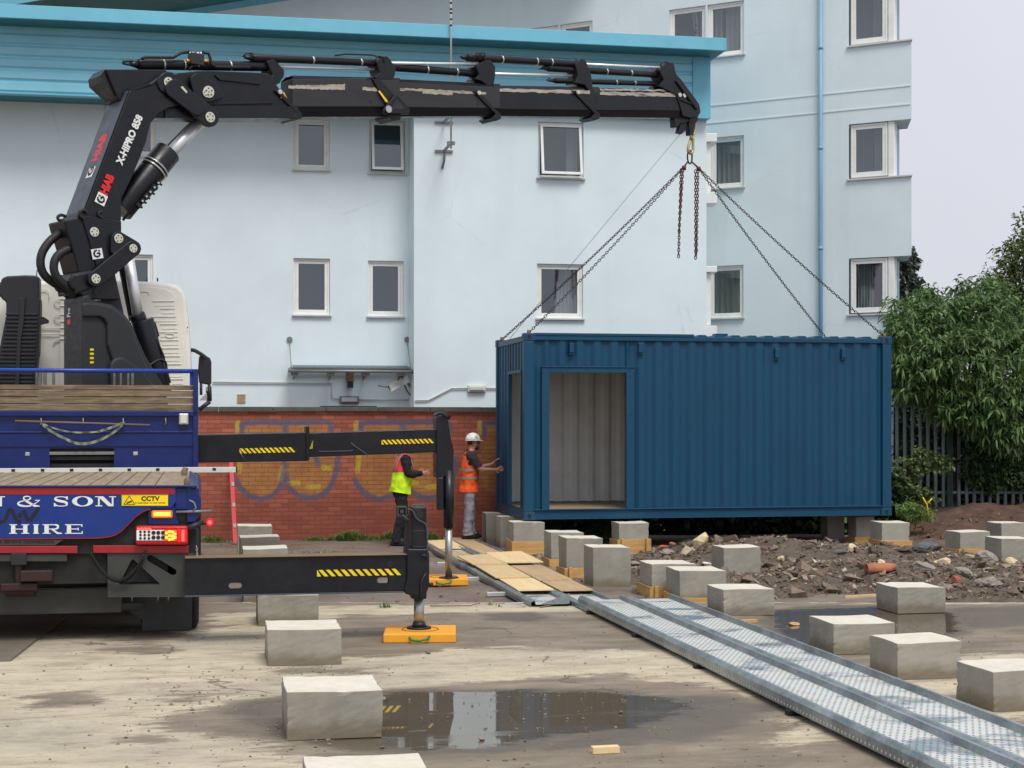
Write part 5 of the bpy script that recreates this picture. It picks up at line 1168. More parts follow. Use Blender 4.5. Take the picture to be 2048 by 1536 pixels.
# extension cylinders
def cyl(p0, p1, r, off, p2=None, rr=3, bands=(.3,.6)):
    a = CP.p(*p0, off); b = CP.p(*p1, off); m = MB(); R_ = 1.15*r/F*(a.y+b.y)/2; m.tube(a, b, R_, R_, 16); m.tube(b, b+(b-a).normalized()*.06, R_*1.15, R_*1.15, 16); o = m.build('extension_cylinder', M['crane'], crane, .006)
    m = MB(); m.tube(a-(b-a).normalized()*.12, a, R_*.3, R_*.9, 12); m.build('end_fitting', M['crane'], o)
    m = MB()
    for f_ in bands: c_ = a.lerp(b, f_); m.tube(c_, c_+(b-a).normalized()*.025, R_*1.04, R_*1.04, 16)
    m.builds('clamp_band', M['clip'], o)
    if p2: m = MB(); e = CP.p(*p2, off); m.tube(b, e, rr/F*e.y, rr/F*e.y, 12); m.build('chromed_rod', M['chrome'], o)
cyl((276,128.5), (545,133), 9, .02, (752,139), 3.2, (.17,.32,.66)); cyl((504,115.5), (755,126), 6.8, .05, (958,128.5), 3, (.46,.85))
cyl((782,134), (952,147), 7, .0, (1150,151.5), 3, (.4,.75)); cyl((934,115), (1150,127.5), 6.8, .04, (1326,136), 2.8, (.3,.62,.76))
cyl((1095,136.5), (1320,150), 5.8, .02, None, 3, (.5,.72)); cyl((1110,161.5), (1320,168), 4.6, .0, None, 3, (.56,.74))
m = MB(); m.path(cp([(246,127),(246,123),(262,122),(275,126)], .02), .016, 8); m.path(cp([(246,127),(262,130),(274,128)], .02), .016, 8)
m.path(cp([(283,118),(290,114.5),(346,115),(362,106),(378,103.5)], .12), .02, 8); m.path(cp([(405,104),(417,107),(421,118),(422,128),(432,134),(500,135)], .14), .02, 8)
m.path(cp([(378,140),(384,132),(395,130)], .12), .02, 8); m.path(cp([(486,113),(492,107),(505,107)], .04), .012, 8); m.path(cp([(670,111),(690,108),(745,110),(762,116),(762,124)], .1), .012, 8); m.path(cp([(748,124),(756,112),(766,114),(768,126)], .12), .012, 8)
m.path(cp([(946,120),(952,106),(962,108),(960,120)], .12), .014, 8); m.path(cp([(956,120),(962,105),(970,108),(968,122)], .12), .014, 8); m.path(cp([(1322,134),(1322,126),(1332,124),(1340,128)], .12), .014, 8); m.path(cp([(1093,160),(1098,157),(1108,160),(1098,163),(1093,160)], .0), .01, 8); m.path(cp([(1078,138),(1096,139)], .0), .01, 8)
hs_ = m.builds('hydraulic_pipe', M['hose'], crane)
m = MB(); c_ = CP.p(392,119,.12); m.obox(c_, CP.w*.095, CN*.05, ZD*.075); vb = m.build('valve_manifold', M['crane_plastic'], crane, .01)
m = MB(); m.tube(CP.p(372,121.5,.13), CP.p(379,121.5,.13), .02); m.tube(CP.p(407,122,.13), CP.p(417,122,.13), .02); m.builds('brass_plug', mat('brass_orange', (214,150,60), .4, .4), vb)
m = MB(); 
for x in (382,388,398,404): m.tube(CP.p(x,112,.12), CP.p(x-3,104,.12), .014)
for x in (388,396): m.tube(CP.p(x,127,.12), CP.p(x+2,133,.12), .016)
m.builds('manifold_fitting', M['clip'], vb)
# big hoses by the knuckle
m = MB()
def smooth(P_, k=3):
    for _ in range(k): P_ = [P_[0]]+[q for a, b in zip(P_[:-1], P_[1:]) for q in (a.lerp(b,.25), a.lerp(b,.75))]+[P_[-1]]
    return P_
m.path(smooth(cp([(140,445),(125,462),(95,485),(79,515),(84,548),(110,568),(140,582),(152,600)], .0)), .052, 10)
m.path(smooth(cp([(150,495),(130,500),(110,515),(106,540),(118,562),(136,575),(150,590)], .15)), .052, 10)
m.path(smooth(cp([(128,440),(118,442),(114,434),(122,429),(132,433)], .1)), .02, 8); m.path(smooth(cp([(168,438),(158,430),(160,421),(170,420),(174,426)], .26)), .02, 8); m.path(smooth(cp([(206,436),(197,432),(197,425),(204,423)], .26)), .016, 8)
m.path(smooth(cp([(312,678),(322,700),(330,720),(322,728),(308,722)], .16)), .016, 8); m.path(smooth(cp([(300,730),(318,718),(332,722),(333,740),(340,766)], .18)), .016, 8)
m.builds('hydraulic_hose', M['hose'], crane)
# hook
hk = MB(); q = lambda x, y, o=0: CP.p(x, y, o)
hk.path(smooth([q(1391,250), q(1390,262), q(1386,272), q(1383,276)], 2), [.022]*len(smooth([q(0,0)]*4, 2)), 10); hk.path(smooth([q(1384,270), q(1380,283), q(1376,294), q(1376,303), q(1381,308), q(1386,303), q(1386,292), q(1386,276)], 2), .024, 10)
hk.path(smooth([q(1381,262,.03),q(1380,272,.03),q(1384,278,.03)],1), .02, 8); hk.builds('lifting_hook', M['gold'], crane)
# front outrigger (crane's own stabiliser)
OV = VP(19.80)
def op(pts, off=.0): return [OV.p(x, y, off) for x, y in pts]
def oplate(name, pts, off, th, mt='crane', parent=None, bevel=.01): m = MB(); m.prism(op(pts, off), VD*th); return m.build(name, M[mt], parent or crane, bevel)
ob = oplate('outrigger_beam', [(380,869.5),(615,864),(615,922),(380,926)], .16, .32); oi_ = oplate('outrigger_extension', [(600,866),(876,857.5),(876,904.5),(600,915)], .12, .24)
oplate('beam_collar', [(612,852),(619,852),(619,920),(616,922),(612,920)], .19, .38, 'crane', ob)
m = MB(); mk = MB()
def tape(pl, x0, x1, ya, yb, yc, yd, off, n_, slant=-1):
    p = pl.p(x0, yb, off); stripes(m, mk, p, pl.p(x1, yd, off)-p, pl.p(x0, ya, off)-p, pl.n, n_, slant)
tape(OV, 479, 595, 897, 907, 894, 904, .163, 12, 1); tape(OV, 763, 872, 880, 889, 877, 886, .123, 12, 1); tape(OV, 619.5, 626, 881, 898, 880, 897, .123, 2, -1)
ht = m.builds('hazard_stripe', M['yellow'], ob); mk.builds('stripe_backing', M['letter_black'], ht)
m = MB(); m.path(op([(702,886),(709,892),(728,905),(735,910)], .125), .008, 6); m.path(op([(637,901),(640,903),(702,902),(706,900)], .125), .006, 6); m.path(op([(478,903),(485,913),(490,922)], .165), .008, 6); m.builds('weld_bead', M['crane_grey'], oi_)
lg = oplate('outrigger_leg', [(873,834),(880,830),(896,838),(902,876),(908,900),(906,950),(873,956)], .16, .3)
oplate('leg_head', [(872,828),(878,824),(890,824),(899,838),(894,842),(873,842)], .1, .2, 'crane', lg)
m = MB(); m.tube(S(OV.t(895), 19.7, OV.z(895,1054)), S(OV.t(895), 19.7, OV.z(895,940)), .066, .07, 18); m.build('leg_cylinder', M['crane'], lg)
m = MB(); m.box(OV.t(871), OV.t(883), 19.62, 19.74, OV.z(877,1018), OV.z(877,954)); m.build('leg_bracket', M['crane'], lg, .01)
m = MB(); m.tube(S(OV.t(895), 19.7, .06), S(OV.t(895), 19.7, OV.z(895,1052)), .045, .045, 18); m.build('leg_rod', M['steel'], lg)
m = MB(); m.tube(S(OV.t(895), 19.7, .056), S(OV.t(895), 19.7, .068), .13, .11, 22); m.build('foot_plate', M['bolt'], lg)
m = MB(); m.path(op([(883,832),(893,826),(900,834)], .2), .012, 6); m.tube(OV.p(884,828,.12), OV.p(900,836,.12), .03); m.build('leg_valve', M['hose'], lg)

# ---------------------------------------------------------------- lifting chains
sl = thing('chain_sling', 'four-leg chain sling with shortened ends hanging from the crane hook to the container corners', 'chain sling', CP.p(1380, 330))
m = MB(); c_ = CP.p(1379.5, 314); m.path([c_+CP.w*(.05*math.cos(a))*1.1+ZD*(.11*math.sin(a)) for a in np.linspace(0, 2*math.pi, 25)[:-1]], .014, 8, closed=True); m.build('master_ring', M['bolt'], sl)
def chain(name, p0, p1, mt, pitch=.05, r=.0062, sag=0.0):
    p0, p1 = Vector(p0), Vector(p1); L_ = (p1-p0).length; n_ = int(L_/pitch); m = MB(); e = (p1-p0).normalized(); s1 = e.cross(ZD if abs(e.z) < .95 else Vector((1,0,0))).normalized(); s2_ = e.cross(s1)
    for i in range(n_):
        f = (i+.5)/n_; c_ = p0.lerp(p1, f)-ZD*sag*4*f*(1-f); a = (s1+s2_*.35).normalized() if i % 2 else (s2_-s1*.35).normalized()
        m.path([c_+e*(pitch*.68*math.cos(q))+a*(pitch*.36*math.sin(q)) for q in np.linspace(0, 2*math.pi, 9)[:-1]], r, 5, closed=True)
    return m.build(name, M[mt], sl)
jl, jr = CP.p(1368, 334), CP.p(1397, 336)
cor = lambda u, v: S(u, v, CZ1+.01)
chain('chain_leg', jl, cor(CU0+.09, CV0+.08), 'chain', sag=.05); chain('chain_leg', jl, cor(CU0+.09, CV1-.08), 'chain', sag=.05); chain('chain_leg', jr, cor(CU1-.09, CV0+.08), 'chain', sag=.05); chain('chain_leg', jr, cor(CU1-.09, CV1-.08), 'chain', sag=.05)
chain('slack_chain', CP.p(1362,338,.03), CP.p(1357,515,.03), 'chain_red', r=.0085); chain('slack_chain', CP.p(1366,338,-.03), CP.p(1357.5,470,-.03), 'chain_red', r=.0085)
chain('slack_chain', CP.p(1391,340,.03), CP.p(1391,518,.03), 'chain_red', r=.0085); chain('slack_chain', CP.p(1396,340,-.03), CP.p(1393,510,-.03), 'chain_red', r=.0085)
for (a, b) in ((CP.p(1375,324), jl), (CP.p(1384,324), jr)): m = MB(); m.tube(a, b, .014); m.tube(b-ZD*.05, b+ZD*.02, .035); m.build('shortening_clutch', M['chain_red'], sl)
for (u, v) in ((CU0+.09, CV0+.08), (CU0+.09, CV1-.08), (CU1-.09, CV0+.08), (CU1-.09, CV1-.08)): m = MB(); q = cor(u, v); m.tube(q-ZD*.02, q+ZD*.05, .03, .02); m.build('corner_hook', mat('rust_hook', (140,84,58), .6) if 'rh' not in M else M['rh'], sl); M['rh'] = bpy.data.materials['rust_hook']
m = MB(); m.tube(CP.p(1361,267), S(CU0+.2, CV1-.1, CZ1), .0045, .0045, 5); m.build('tag_wire', M['cable'], label='thin grey wire slanting from the boom head down to the container end', cat='wire')

# ---------------------------------------------------------------- flatbed truck seen from behind
TV = 14.87; RP_ = VP(TV); truck = thing('flatbed_truck', 'blue flatbed crane truck seen from behind with lit amber and red rear lights', 'truck', S(-1.25, 16, 0))
UL = -2.52                                             # left side of the body (off frame)
def rp(pts, off=.0): return [RP_.p(x, y, off) for x, y in pts]
def tz(y, px=200): return RP_.z(px, y)
def rplate(name, pts, off, th, mt, parent=None, bevel=.004, **k): m = MB(); m.prism(rp(pts, off), VD*th); return m.build(name, M[mt] if isinstance(mt,str) else mt, parent or truck, bevel, **k)
zd = 1.425; uR = .0
HV = 19.45
m = MB(); m.box(UL, uR-.12, TV+.02, HV, zd-.05, zd); m.build('deck', M['deck'], truck)
m = MB(); k = UL
while k < uR-.3: m.box(k, k+.008, TV+.03, HV, zd-.002, zd+.0015); k += .15
m.box(UL, uR-.12, TV+.02, TV+.05, zd-.03, zd+.004); m.build('deck_joint', M['chassis_dark'], truck)
m = MB(); m.prism([S(uR-.125,TV-.02,zd+.01), S(uR-.02,TV-.02,zd-.06), S(uR,TV-.02,zd-.12), S(uR,TV-.02,zd-.25), S(uR-.06,TV-.02,zd-.33), S(uR-.125,TV-.02,zd-.33)], VD*(HV-TV)); m.build('side_rave', M['truck_blue'], truck, .006)
# lettered rear board
cv = [(301,1016),(286,1022),(272,1032),(258,1046),(243.5,1060.7),(232,1068),(220.6,1072),(196,1075),(172,1075),(0,1077),(-220,1079)]
zl = lambda x: x
bd = rplate('rear_board', [(-220,974.5),(352,974.5),(352,1004),(344,1014),(330,1016)]+cv, .03, .05, 'truck_blue_light')
rplate('rear_board_edging', [(x, y+2.2) for x, y in cv]+[(x, y) for x, y in cv[::-1]], .028, .04, 'red_tape', bd, 0)
rplate('reflective_tape', [(-220,975.5),(349,975.5),(349,989),(-220,989)], .034, .003, 'red_tape', bd, 0)
rplate('deck_edge', [(-220,971.5),(394,970.5),(394,974.5),(-220,974.5)], .05, .06, 'truck_blue'); rplate('rear_corner', [(350,975),(398,975),(398,1020),(350,1020)], .01, .2, 'truck_blue', bevel=.01)
rplate('lamp_backing', [(297,1016),(348,1010),(358,1049),(297,1049)], .008, .03, 'truck_blue'); rplate('rear_crossmember', [(-220,1000),(392,1000),(392,1108),(-220,1108)], -.03, .15, 'chassis_dark')
e_ = lambda x0, x1, y: RP_.p(x1, y, .037)-RP_.p(x0, y, .037)
m = MB()
for ch, x0, x1, y0, y1 in (('N',-40,11,992.5,1012.5),('&',33,79,992,1013),('S',105,139,992.5,1013),('O',144,186,992.5,1012.5),('N',190,233,992.5,1012.5),('H',19,58,1048.5,1067.5),('I',62,82,1048.5,1067.5),('R',84,124,1048.5,1067.5),('E',129,168,1048.5,1067.5),('T',-40,-60,0,0)):
    if ch == 'T': continue
    m = MB(); serif(m, ch, RP_.p(x0, y1, .036), e_(x0, x1, y1), RP_.p(x0, y0, .036)-RP_.p(x0, y1, .036)); m.build('board_letter', M['letter'], bd)
m = MB()
def rstroke(pts, w, off=.0355):
    o = RP_.p(0, 1000, off); ex = RP_.p(100, 1000, off)-o; ey = (RP_.p(0, 900, off)-o); stroke(m, [(x/100, (1000-y)/100) for x, y in pts], w/100*1.0, o, ex, ey)
rstroke([(0,1043.5),(9,1042),(18,1020),(21,1018),(24,1020),(32,1040),(36,1043),(42,1043)], 6.5); rstroke([(47,1020),(55,1040),(60,1040),(77,1016)], 6.5, .0362)
m.disc(RP_.p(40, 1030, .0355), RP_.n, .02, .001, 14); m.build('board_logo', M['letter_black'], bd)
sg = rplate('warning_sign', [(243.5,989),(336,989),(336,1012.3),(243.5,1012.3)], .0365, .002, 'yellow', bd, 0)
m = MB(); put_text(m, 'CCTV', RP_.p(282.5, 1001.8, .039), e_(282.5, 319.5, 1001.8), ZD*.043, .04); put_text(m, 'In operation on this vehicle', RP_.p(270.5, 1007.6, .039), e_(270.5, 330.5, 1007.6), ZD*.016, .02)
def tri(m, c, r, off, inner):
    P3 = [RP_.p(c[0]+r*math.cos(a)*1.05, c[1]-r*math.sin(a)*.95, off) for a in (math.pi/2, math.pi/2+2.094, math.pi/2-2.094)]
    P4 = [RP_.p(c[0]+inner*math.cos(a)*1.05, c[1]-inner*math.sin(a)*.95, off) for a in (math.pi/2, math.pi/2+2.094, math.pi/2-2.094)]
    m.add(P3+P4, [(i, (i+1)%3, 3+(i+1)%3, 3+i) for i in range(3)])
tri(m, (258.5, 1003), 13, .039, 10.8); m.quad(*rp([(254,1004.5),(263,1001),(264,1003.5),(255,1007)], .0391)); m.quad(*rp([(252.5,1008),(254,1004.5),(255.2,1005),(254,1008.5)], .0393))
m.quad(*rp([(243.7,1012.2),(335.8,1012.2),(335.8,1011.4),(243.7,1011.4)], .0388)); m.quad(*rp([(243.7,989.9),(335.8,989.9),(335.8,989.2),(243.7,989.2)], .0388))
m.build('sign_lettering', M['letter_black'], sg)
rplate('tagline_plate', [(-220,1079),(128,1079),(110,1091),(-220,1091)], .02, .01, 'chassis', bd)
m = MB(); put_text(m, 'a strong connection', RP_.p(-2, 1089, .023), e_(-2, 108, 1089), ZD*.042, .02); m.build('tagline_lettering', M['letter_black'], bd)
M['amber_on'] = emis('amber_lit', (250, 100, 14), .35); M['amber_core'] = emis('amber_core', (255, 190, 70), .75); M['red_on'] = emis('red_lit', (230, 20, 26), .28); M['red_core'] = emis('red_core', (255, 90, 86), .7); M['red_lens'] = mat('red_lens', (170, 20, 26), .25)
al = rplate('amber_beacon', [(303,1021),(345,1021),(345,1036),(303,1036)], .035, .03, 'amber_on', bevel=.015); rplate('beacon_core', [(307,1024.5),(341,1024.5),(341,1032.5),(307,1032.5)], .04, .004, 'amber_core', al, .01)
lc = rplate('light_cluster', [(271,1051.5),(376,1051.5),(376,1090),(271,1090)], .10, .12, 'red_lens', bevel=.02)
rplate('white_reflector', [(273,1060),(328,1060),(328,1081),(273,1081)], .104, .005, 'upvc', lc, .003)
m = MB()
for i in range(3):
    for j in range(3): m.disc(RP_.p(281+i*8.4, 1063.5+j*6.6, .105), RP_.n, .012, .003, 8)
for i in range(3):
    for j in range(2): m.disc(RP_.p(307+i*9.5, 1065.5+j*9.5, .105), RP_.n, .019, .003, 8)
m.build('reflector_cell', M['bolt'], lc)
m = MB()
for (x, y) in [(333,1066),(333,1075),(339,1063),(339,1071),(339,1079),(345,1064),(345,1072),(345,1078),(350,1068),(350,1075)]: m.disc(RP_.p(x, y, .105), RP_.n, .014, .004, 8)
m.build('indicator', M['amber_core'], lc); rplate('indicator_glow', [(329,1060),(353,1060),(353,1081),(329,1081)], .1035, .003, 'amber_on', lc, .004)
m = MB()
for j in range(5): m.disc(RP_.p(366, 1063+j*4.2, .105), RP_.n, .014, .003, 8)
m.build('tail_light', M['red_core'], lc); m = MB()
for i in range(8): m.disc(RP_.p(276+i*3.6, 1057+(i%2)*1.2, .105), RP_.n, .009, .003, 6)
m.build('marker_strip', M['red_core'], lc); rplate('tail_light_glow', [(355,1059),(373,1059),(373,1084),(355,1084)], .1035, .003, 'red_on', lc, .004)
ma = MB(); ma.tube(RP_.p(374,1058,.05), RP_.p(404,1045,.03), .035, .022); ma.tube(RP_.p(403,1046,.03), RP_.p(414,1045,.03), .02); mm_ = ma.build('marker_arm', M['blackplastic'], truck)
m = MB(); m.disc(RP_.p(419.5,1044.5,.03), RP_.n, .033, .03, 16); m.disc(RP_.p(419.5,1044.5,.02), RP_.n, .036, .012, 16); m.build('marker_light', M['red_on'], mm_); m = MB(); m.disc(RP_.p(419.5,1044.5,.06), RP_.n, .02, .004, 12); m.build('marker_lens', M['red_core'], mm_)
for pts in ([(186,1091),(377,1091),(377,1106),(186,1106)], [(-220,1092),(155,1092),(155,1106.5),(-220,1106.5)]): rplate('under_run_tape', pts, .02, .04, 'red_tape')
rplate('step_plate', [(-220,1108),(134,1108),(134,1123),(-220,1123)], .0, .04, 'chassis'); rplate('latch', [(22,1107),(53,1107),(53,1130),(22,1130)], .03, .03, 'blackplastic')
# grey stabiliser bracket with a triangular and a slotted opening
def xz(x, y): return (x, y)
o_ = RP_
br = MB()
def holed(mb, outer, holes, ex):
    from mathutils.geometry import tessellate_polygon
    loops = [outer]+holes; flat = [p for l in loops for p in l]; ex = Vector(ex)
    T_ = tessellate_polygon([[Vector(p) for p in l] for l in loops]); n_ = len(flat)
    mb.add(flat+[p+ex for p in flat], [tuple(t) for t in T_]+[tuple(n_+i for i in t[::-1]) for t in T_]+[(b+i, b+(i+1)%len(l), n_+b+(i+1)%len(l), n_+b+i) for l, b in zip(loops, [sum(len(q) for q in loops[:j]) for j in range(len(loops))]) for i in range(len(l))])
slot_ = [(301+7*math.cos(a), 1117+7*math.sin(a)) for a in np.linspace(2.3, 2.3+math.pi, 7)]+[(346+7*math.cos(a), 1144+7*math.sin(a)) for a in np.linspace(2.3+math.pi, 2.3+2*math.pi, 7)]
holed(br, rp([(215,1106),(392.5,1106),(392.5,1194),(215,1194)]), [rp([(238,1168),(320,1168),(312,1160),(266,1118),(262,1122)]), rp(slot_)], VD*.03)
br.build('stabiliser_bracket', M['chassis'], truck, .003)
m = MB(); m.box(UL+.3, -.30, TV+.06, TV+.1, .55, .93); m.build('rear_bulkhead', M['chassis_dark'], truck)
m = MB(); m.box(-1.75, -.75, TV+.2, 24, .85, 1.2); m.box(UL+.1, -.02, TV+.2, HV, 1.3, 1.37); m.box(-2.3, -1.85, TV+.5, 18.8, .35, .95); m.builds('chassis_frame', M['chassis_dark'], truck)
m = MB(); m.box(-.9, -.03, 17.1, 18.9, .42, 1.0); m.box(-.55, .0, 16.8, 16.83, .35, 1.2); m.builds('side_locker', M['chassis_dark'], truck, .02)
m = MB(); m.box(-2.4, RP_.t(240), TV+.25, TV+.29, RP_.z(200,1232), RP_.z(200,1182)); m.build('lower_panel', M['chassis'], truck, .004)
m = MB(); m.tube(S(-2.2, 15.9, .5), S(-.3, 15.9, .5), .09); m.tube(S(-2.2,15.2,.30), S(RP_.t(282),15.2,.30), .035); m.build('axle', M['chassis'], truck)
m = MB(); m.obox(RP_.p(75,1150,-.05), UD*.14, VD*.1, ZD*.05); m.obox(RP_.p(40,1172,-.1), UD*.16, VD*.1, ZD*.035); m.tube(RP_.p(10,1182,-.15), RP_.p(72,1182,-.15), .05); m.tube(RP_.p(38,1125,-.05), RP_.p(38,1175,-.05), .04); m.build('tow_coupling', M['red_coupling'], truck, .01)
m = MB(); P_ = []
for i in range(200):
    f = i/199; q = RP_.p(182+105*f, 1106+62*4*f*(1-f)*.82+8*f, .06); a = i*1.05; P_.append(q+ZD*.018*math.sin(a)+VD*.018*math.cos(a))
m.path(P_, .006, 5); m.path(smooth([RP_.p(*p, .05) for p in ((180,1106),(196,1140),(230,1166),(262,1160),(284,1130),(292,1100))]), .008, 6); m.build('coiled_cable', M['hose'], truck)
def wheel(u, v, w_, r, twin=True):
    t = MB(); N = 40
    prof = [(0,r*.62),(0,r*.88),(.02,r*.97),(.05,r),(w_-.05,r),(w_-.02,r*.97),(w_,r*.88),(w_,r*.62)]
    rings = []
    for (a, rr) in prof: rings.append([S(u+a, v+rr*math.cos(q), r+rr*math.sin(q)) for q in [2*math.pi*i/N for i in range(N)]])
    t.loft(rings); 
    o = t.build('wheel', M['tyre'], truck)
    m = MB(); m.disc(S(u+w_-.03, v, r), UD, r*.6, .02, 30); m.disc(S(u+w_-.03, v, r), UD, r*.2, .06, 16); m.build('rim', M['chassis'], o)
    m = MB()
    for k_ in (.3, .5, .7): 
        m.path([S(u+w_*k_, v+(r+.001)*math.cos(q), r+(r+.001)*math.sin(q)) for q in [2*math.pi*i/N for i in range(N)]], .006, 4, closed=True)
    m.build('tread_groove', M['letter_black'], o); return o
wr_ = VP(15.45)
for (u, v) in ((-.02, 15.95), (-.02, 17.3), (-.08, 22.6)):
    wheel(u-.25, v, .25, .5); 
    if v < 18: wheel(u-.55, v, .26, .5)
    wheel(UL+.02, v, .25, .5)
rplate('mud_flap', [(244,1194),(384,1194),(384,1258),(378,1262),(284,1262),(284,1240),(244,1215)], -.5, .012, 'blackplastic'); m = MB(); m.box(RP_.t(388), RP_.t(398), 15.6, 15.63, RP_.z(390,1225), RP_.z(390,1190)); m.build('side_flap', M['tyre'], truck)
m = MB()
for (x, y0) in ((264,1194),(316,1194),(337,1194)): m.tube(RP_.p(x,y0,0), RP_.p(x,y0+9,0), .008)
m.builds('flap_stud', M['chassis'], truck)
m = MB()
for i in range(16):
    c_ = RP_.p(393+.9*math.sin(i*.5), 1094+i*4.6, .04); m.path([c_+ZD*.014*math.cos(q)+(UD if i%2 else VD)*.007*math.sin(q) for q in np.linspace(0,2*math.pi,9)[:-1]], .0035, 4, closed=True)
m.build('safety_chain', M['clip'], truck)
m = MB(); m.tube(RP_.p(352,1024,.04), RP_.p(424,1022,.04), .012); m.path(rp([(386,1023),(392,1015),(388,1005),(378,1000)], .05), .008, 6); m.build('locking_bar', M['galv_dull'], truck)
for (x, y0, y1, vv) in ((374,957,971,15.0),(368.5,941,951,15.9)):
    P_ = VP(vv); m = MB(); c_ = P_.p(x, y1); m.tube(c_, c_+ZD*.05, .03, .03, 12); m.tube(c_+ZD*.05, c_+ZD*.085, .03, .008, 12); m.build('twist_lock', M['brown'], truck, .003)
# headboard
HP = VP(HV)
def hp(pts, off=0): return [HP.p(x, y, off) for x, y in pts]
def hbox(name, x0, x1, y0, y1, o0, o1, mt, parent=None, bevel=.004): m = MB(); a, b = HP.t(x0), HP.t(x1); pbox(m, HP, a, b, HP.z(300,y1), HP.z(300,y0), o0, o1); return m.build(name, M[mt], parent or truck, bevel)
hb = MB(); hx0, hx1, hzb, hzt = HP.t(-160), HP.t(396.5), zd-.02, HP.z(300,823)
wx = (HP.t(100), HP.t(228), hzb-.01, HP.z(160,897)); wall_panel(hb, HP, hx0, hx1, hzb, hzt, [wx], 0, .08)
hbo = hb.build('headboard', M['truck_blue'], truck)
m = MB()
for (y0, y1, d_) in ((822,832,.05),(862,866,.03),(866,893,.018)): pbox(m, HP, hx0, hx1-.01, HP.z(300,y1), HP.z(300,y0), .0, d_)
pbox(m, HP, hx1-.06, hx1, hzb, HP.z(300,738), -.08, .04+.01); m.build('headboard_rib', M['truck_blue'], hbo, .004)
hbox('headboard_slot_frame', 99, 229, 903, 909, .0, .03, 'galv_dull', hbo); m = MB(); pbox(m, HP, wx[0]-.1, wx[1]+.1, hzb, wx[3]+.1, -.5, -.45); m.build('slot_backing', M['chassis_dark'], hbo)
m = MB(); 
for k_ in range(4): pbox(m, HP, wx[0], wx[1], hzb+.06+k_*.085, hzb+.1+k_*.085, -.2, -.1)
m.builds('slot_slat', M['chassis'], hbo)
ys_p = [770,780.5,794,808,822.4]
for i in range(4): m = MB(); pbox(m, HP, hx0, HP.t(394), HP.z(300,ys_p[i+1])+.004, HP.z(300,ys_p[i])-.003, -.05, -.005+.006*(i%2)); m.build('plank', M['plank'], hbo, .006)
m = MB(); pbox(m, HP, HP.t(394)+.004, HP.t(396.5), HP.z(300,823), HP.z(300,770), -.06, .012); m.build('plank_end_plate', M['galv_dull'], hbo, .003)
m = MB(); m.tube(S(hx0, HV-.02, HP.z(300,742)), S(hx1, HV-.02, HP.z(300,742)), .026); pbox(m, HP, hx1-.1, hx1-.0, HP.z(300,770), HP.z(300,742), -.04, .0); m.build('top_rail', M['rail_blue'], truck)
m = MB(); 
for x0, x1 in ((70,74),(78,82),(85,92),(103,109),(226,230),(239,243),(254,258),(262,267)): pbox(m, HP, HP.t(x0), HP.t(x1), HP.z(300,770), HP.z(300,738), -.1, -.06)
m.builds('stake', M['galv_dull'], hbo, .004)
m = MB(); m.tube(*hp([(30,842),(300,850)], .07), .014, .01); m.build('wooden_pole', M['pole_wood'], label='thin wooden pole hung across the blue headboard', cat='pole')
m = MB()
for x in (82,166,246,331): m.path(hp([(x,836),(x+1,846),(x-2,850)], .06), .008, 6); m.tube(HP.p(x,838,.0), HP.p(x,838,.06), .007)
m.builds('hook', M['galv_dull'], hbo)
def ribbon(mb, pts, w_, vec):
    n_ = len(pts); L_ = [p+ZD*w_/2+vec*.01*math.sin(i*.9) for i, p in enumerate(pts)]; R2 = [p-ZD*w_/2+vec*.02*math.sin(i*1.3) for i, p in enumerate(pts)]
    mb.add(L_+R2, [(i, i+1, n_+i+1, n_+i) for i in range(n_-1)], True)
m = MB(); ribbon(m, smooth(hp([(81,845),(100,862),(135,880),(158,889),(190,885),(225,868),(250,845)], .09)), .035, -VD); ribbon(m, smooth(hp([(81,845),(110,858),(150,866),(200,864),(235,852),(249,845)], .08)), .02, -VD); ribbon(m, smooth(hp([(195,864),(220,856),(249,844)], .1)), .03, -VD)
m.build('webbing_strap', M['sling'], label='pale webbing strap looped on the hooks of the blue headboard', cat='strap')
wl_ = hbox('work_lamp', 358, 377, 827, 849, .02, .09, 'clip', None, .01); hbox('lamp_glass', 361, 374, 830, 846, .091, .096, 'white', wl_)
# mirrored small plates, cab, stack, mirror
for x in (55, 271): hbox('reflector', x-4.5, x+4.5, 903.5, 910.5, .001, .008, 'clip', hbo)
KV = VP(22.0)
def kp(pts, off=0): return [KV.p(x, y, off) for x, y in pts]
m = MB(); prof = [(-40,562),(240,561),(300,563),(338,566),(356,571),(367,582),(373,600),(377,640),(381,700),(384,770),(385,900),(-40,900)]
m.prism(kp(prof), VD*1.9); cab = m.build('cab', M['cab'], truck, .05, seg=3)
m = MB(); m.prism(kp([(230,572),(300,574),(328,577),(344,584),(352,596),(360,640),(368,700),(372,770),(372,890),(120,890),(120,574)], .02), VD*.01); cp_ = m.build('cab_rear_panel', M['cab'], cab, .01)
m = MB()
def groove(pts, w_=.012): m.path(smooth(kp(pts, .028), 2), w_, 6)
for y, x0, x1 in ((602,305,349),(617,320,350),(633,302,352),(648,320,354),(664,318,356),(680,320,357),(696,322,358),(712,330,360),(728,330,362),(744,336,364),(758,340,366)): groove([(x1,y),(x0,y+.5)], .005); groove([(x0+4,y+9.5),(x1,y+9)], .003)
for y in (598, 629): groove([(135,y),(112,y),(107,y+6),(112,y+14),(135,y+14)], .006)
groove([(80,655),(135,656)], .007); groove([(80,668),(135,669)], .007); groove([(135,678),(114,678),(106,686)], .01); groove([(136,745),(118,736)], .006); groove([(80,579),(98,579),(98,596)], .006); groove([(281,583),(298,583),(298,590)], .006); groove([(332,667),(348,667),(348,675),(332,675),(332,667)], .007); groove([(282,605),(252,605)], .008)
m.builds('pressed_rib', M['cab'], cp_)
m = MB(); m.path(kp([(374,655),(376,655)], .03), .01); m.build('cab_clip', M['rubberseal'], cab)
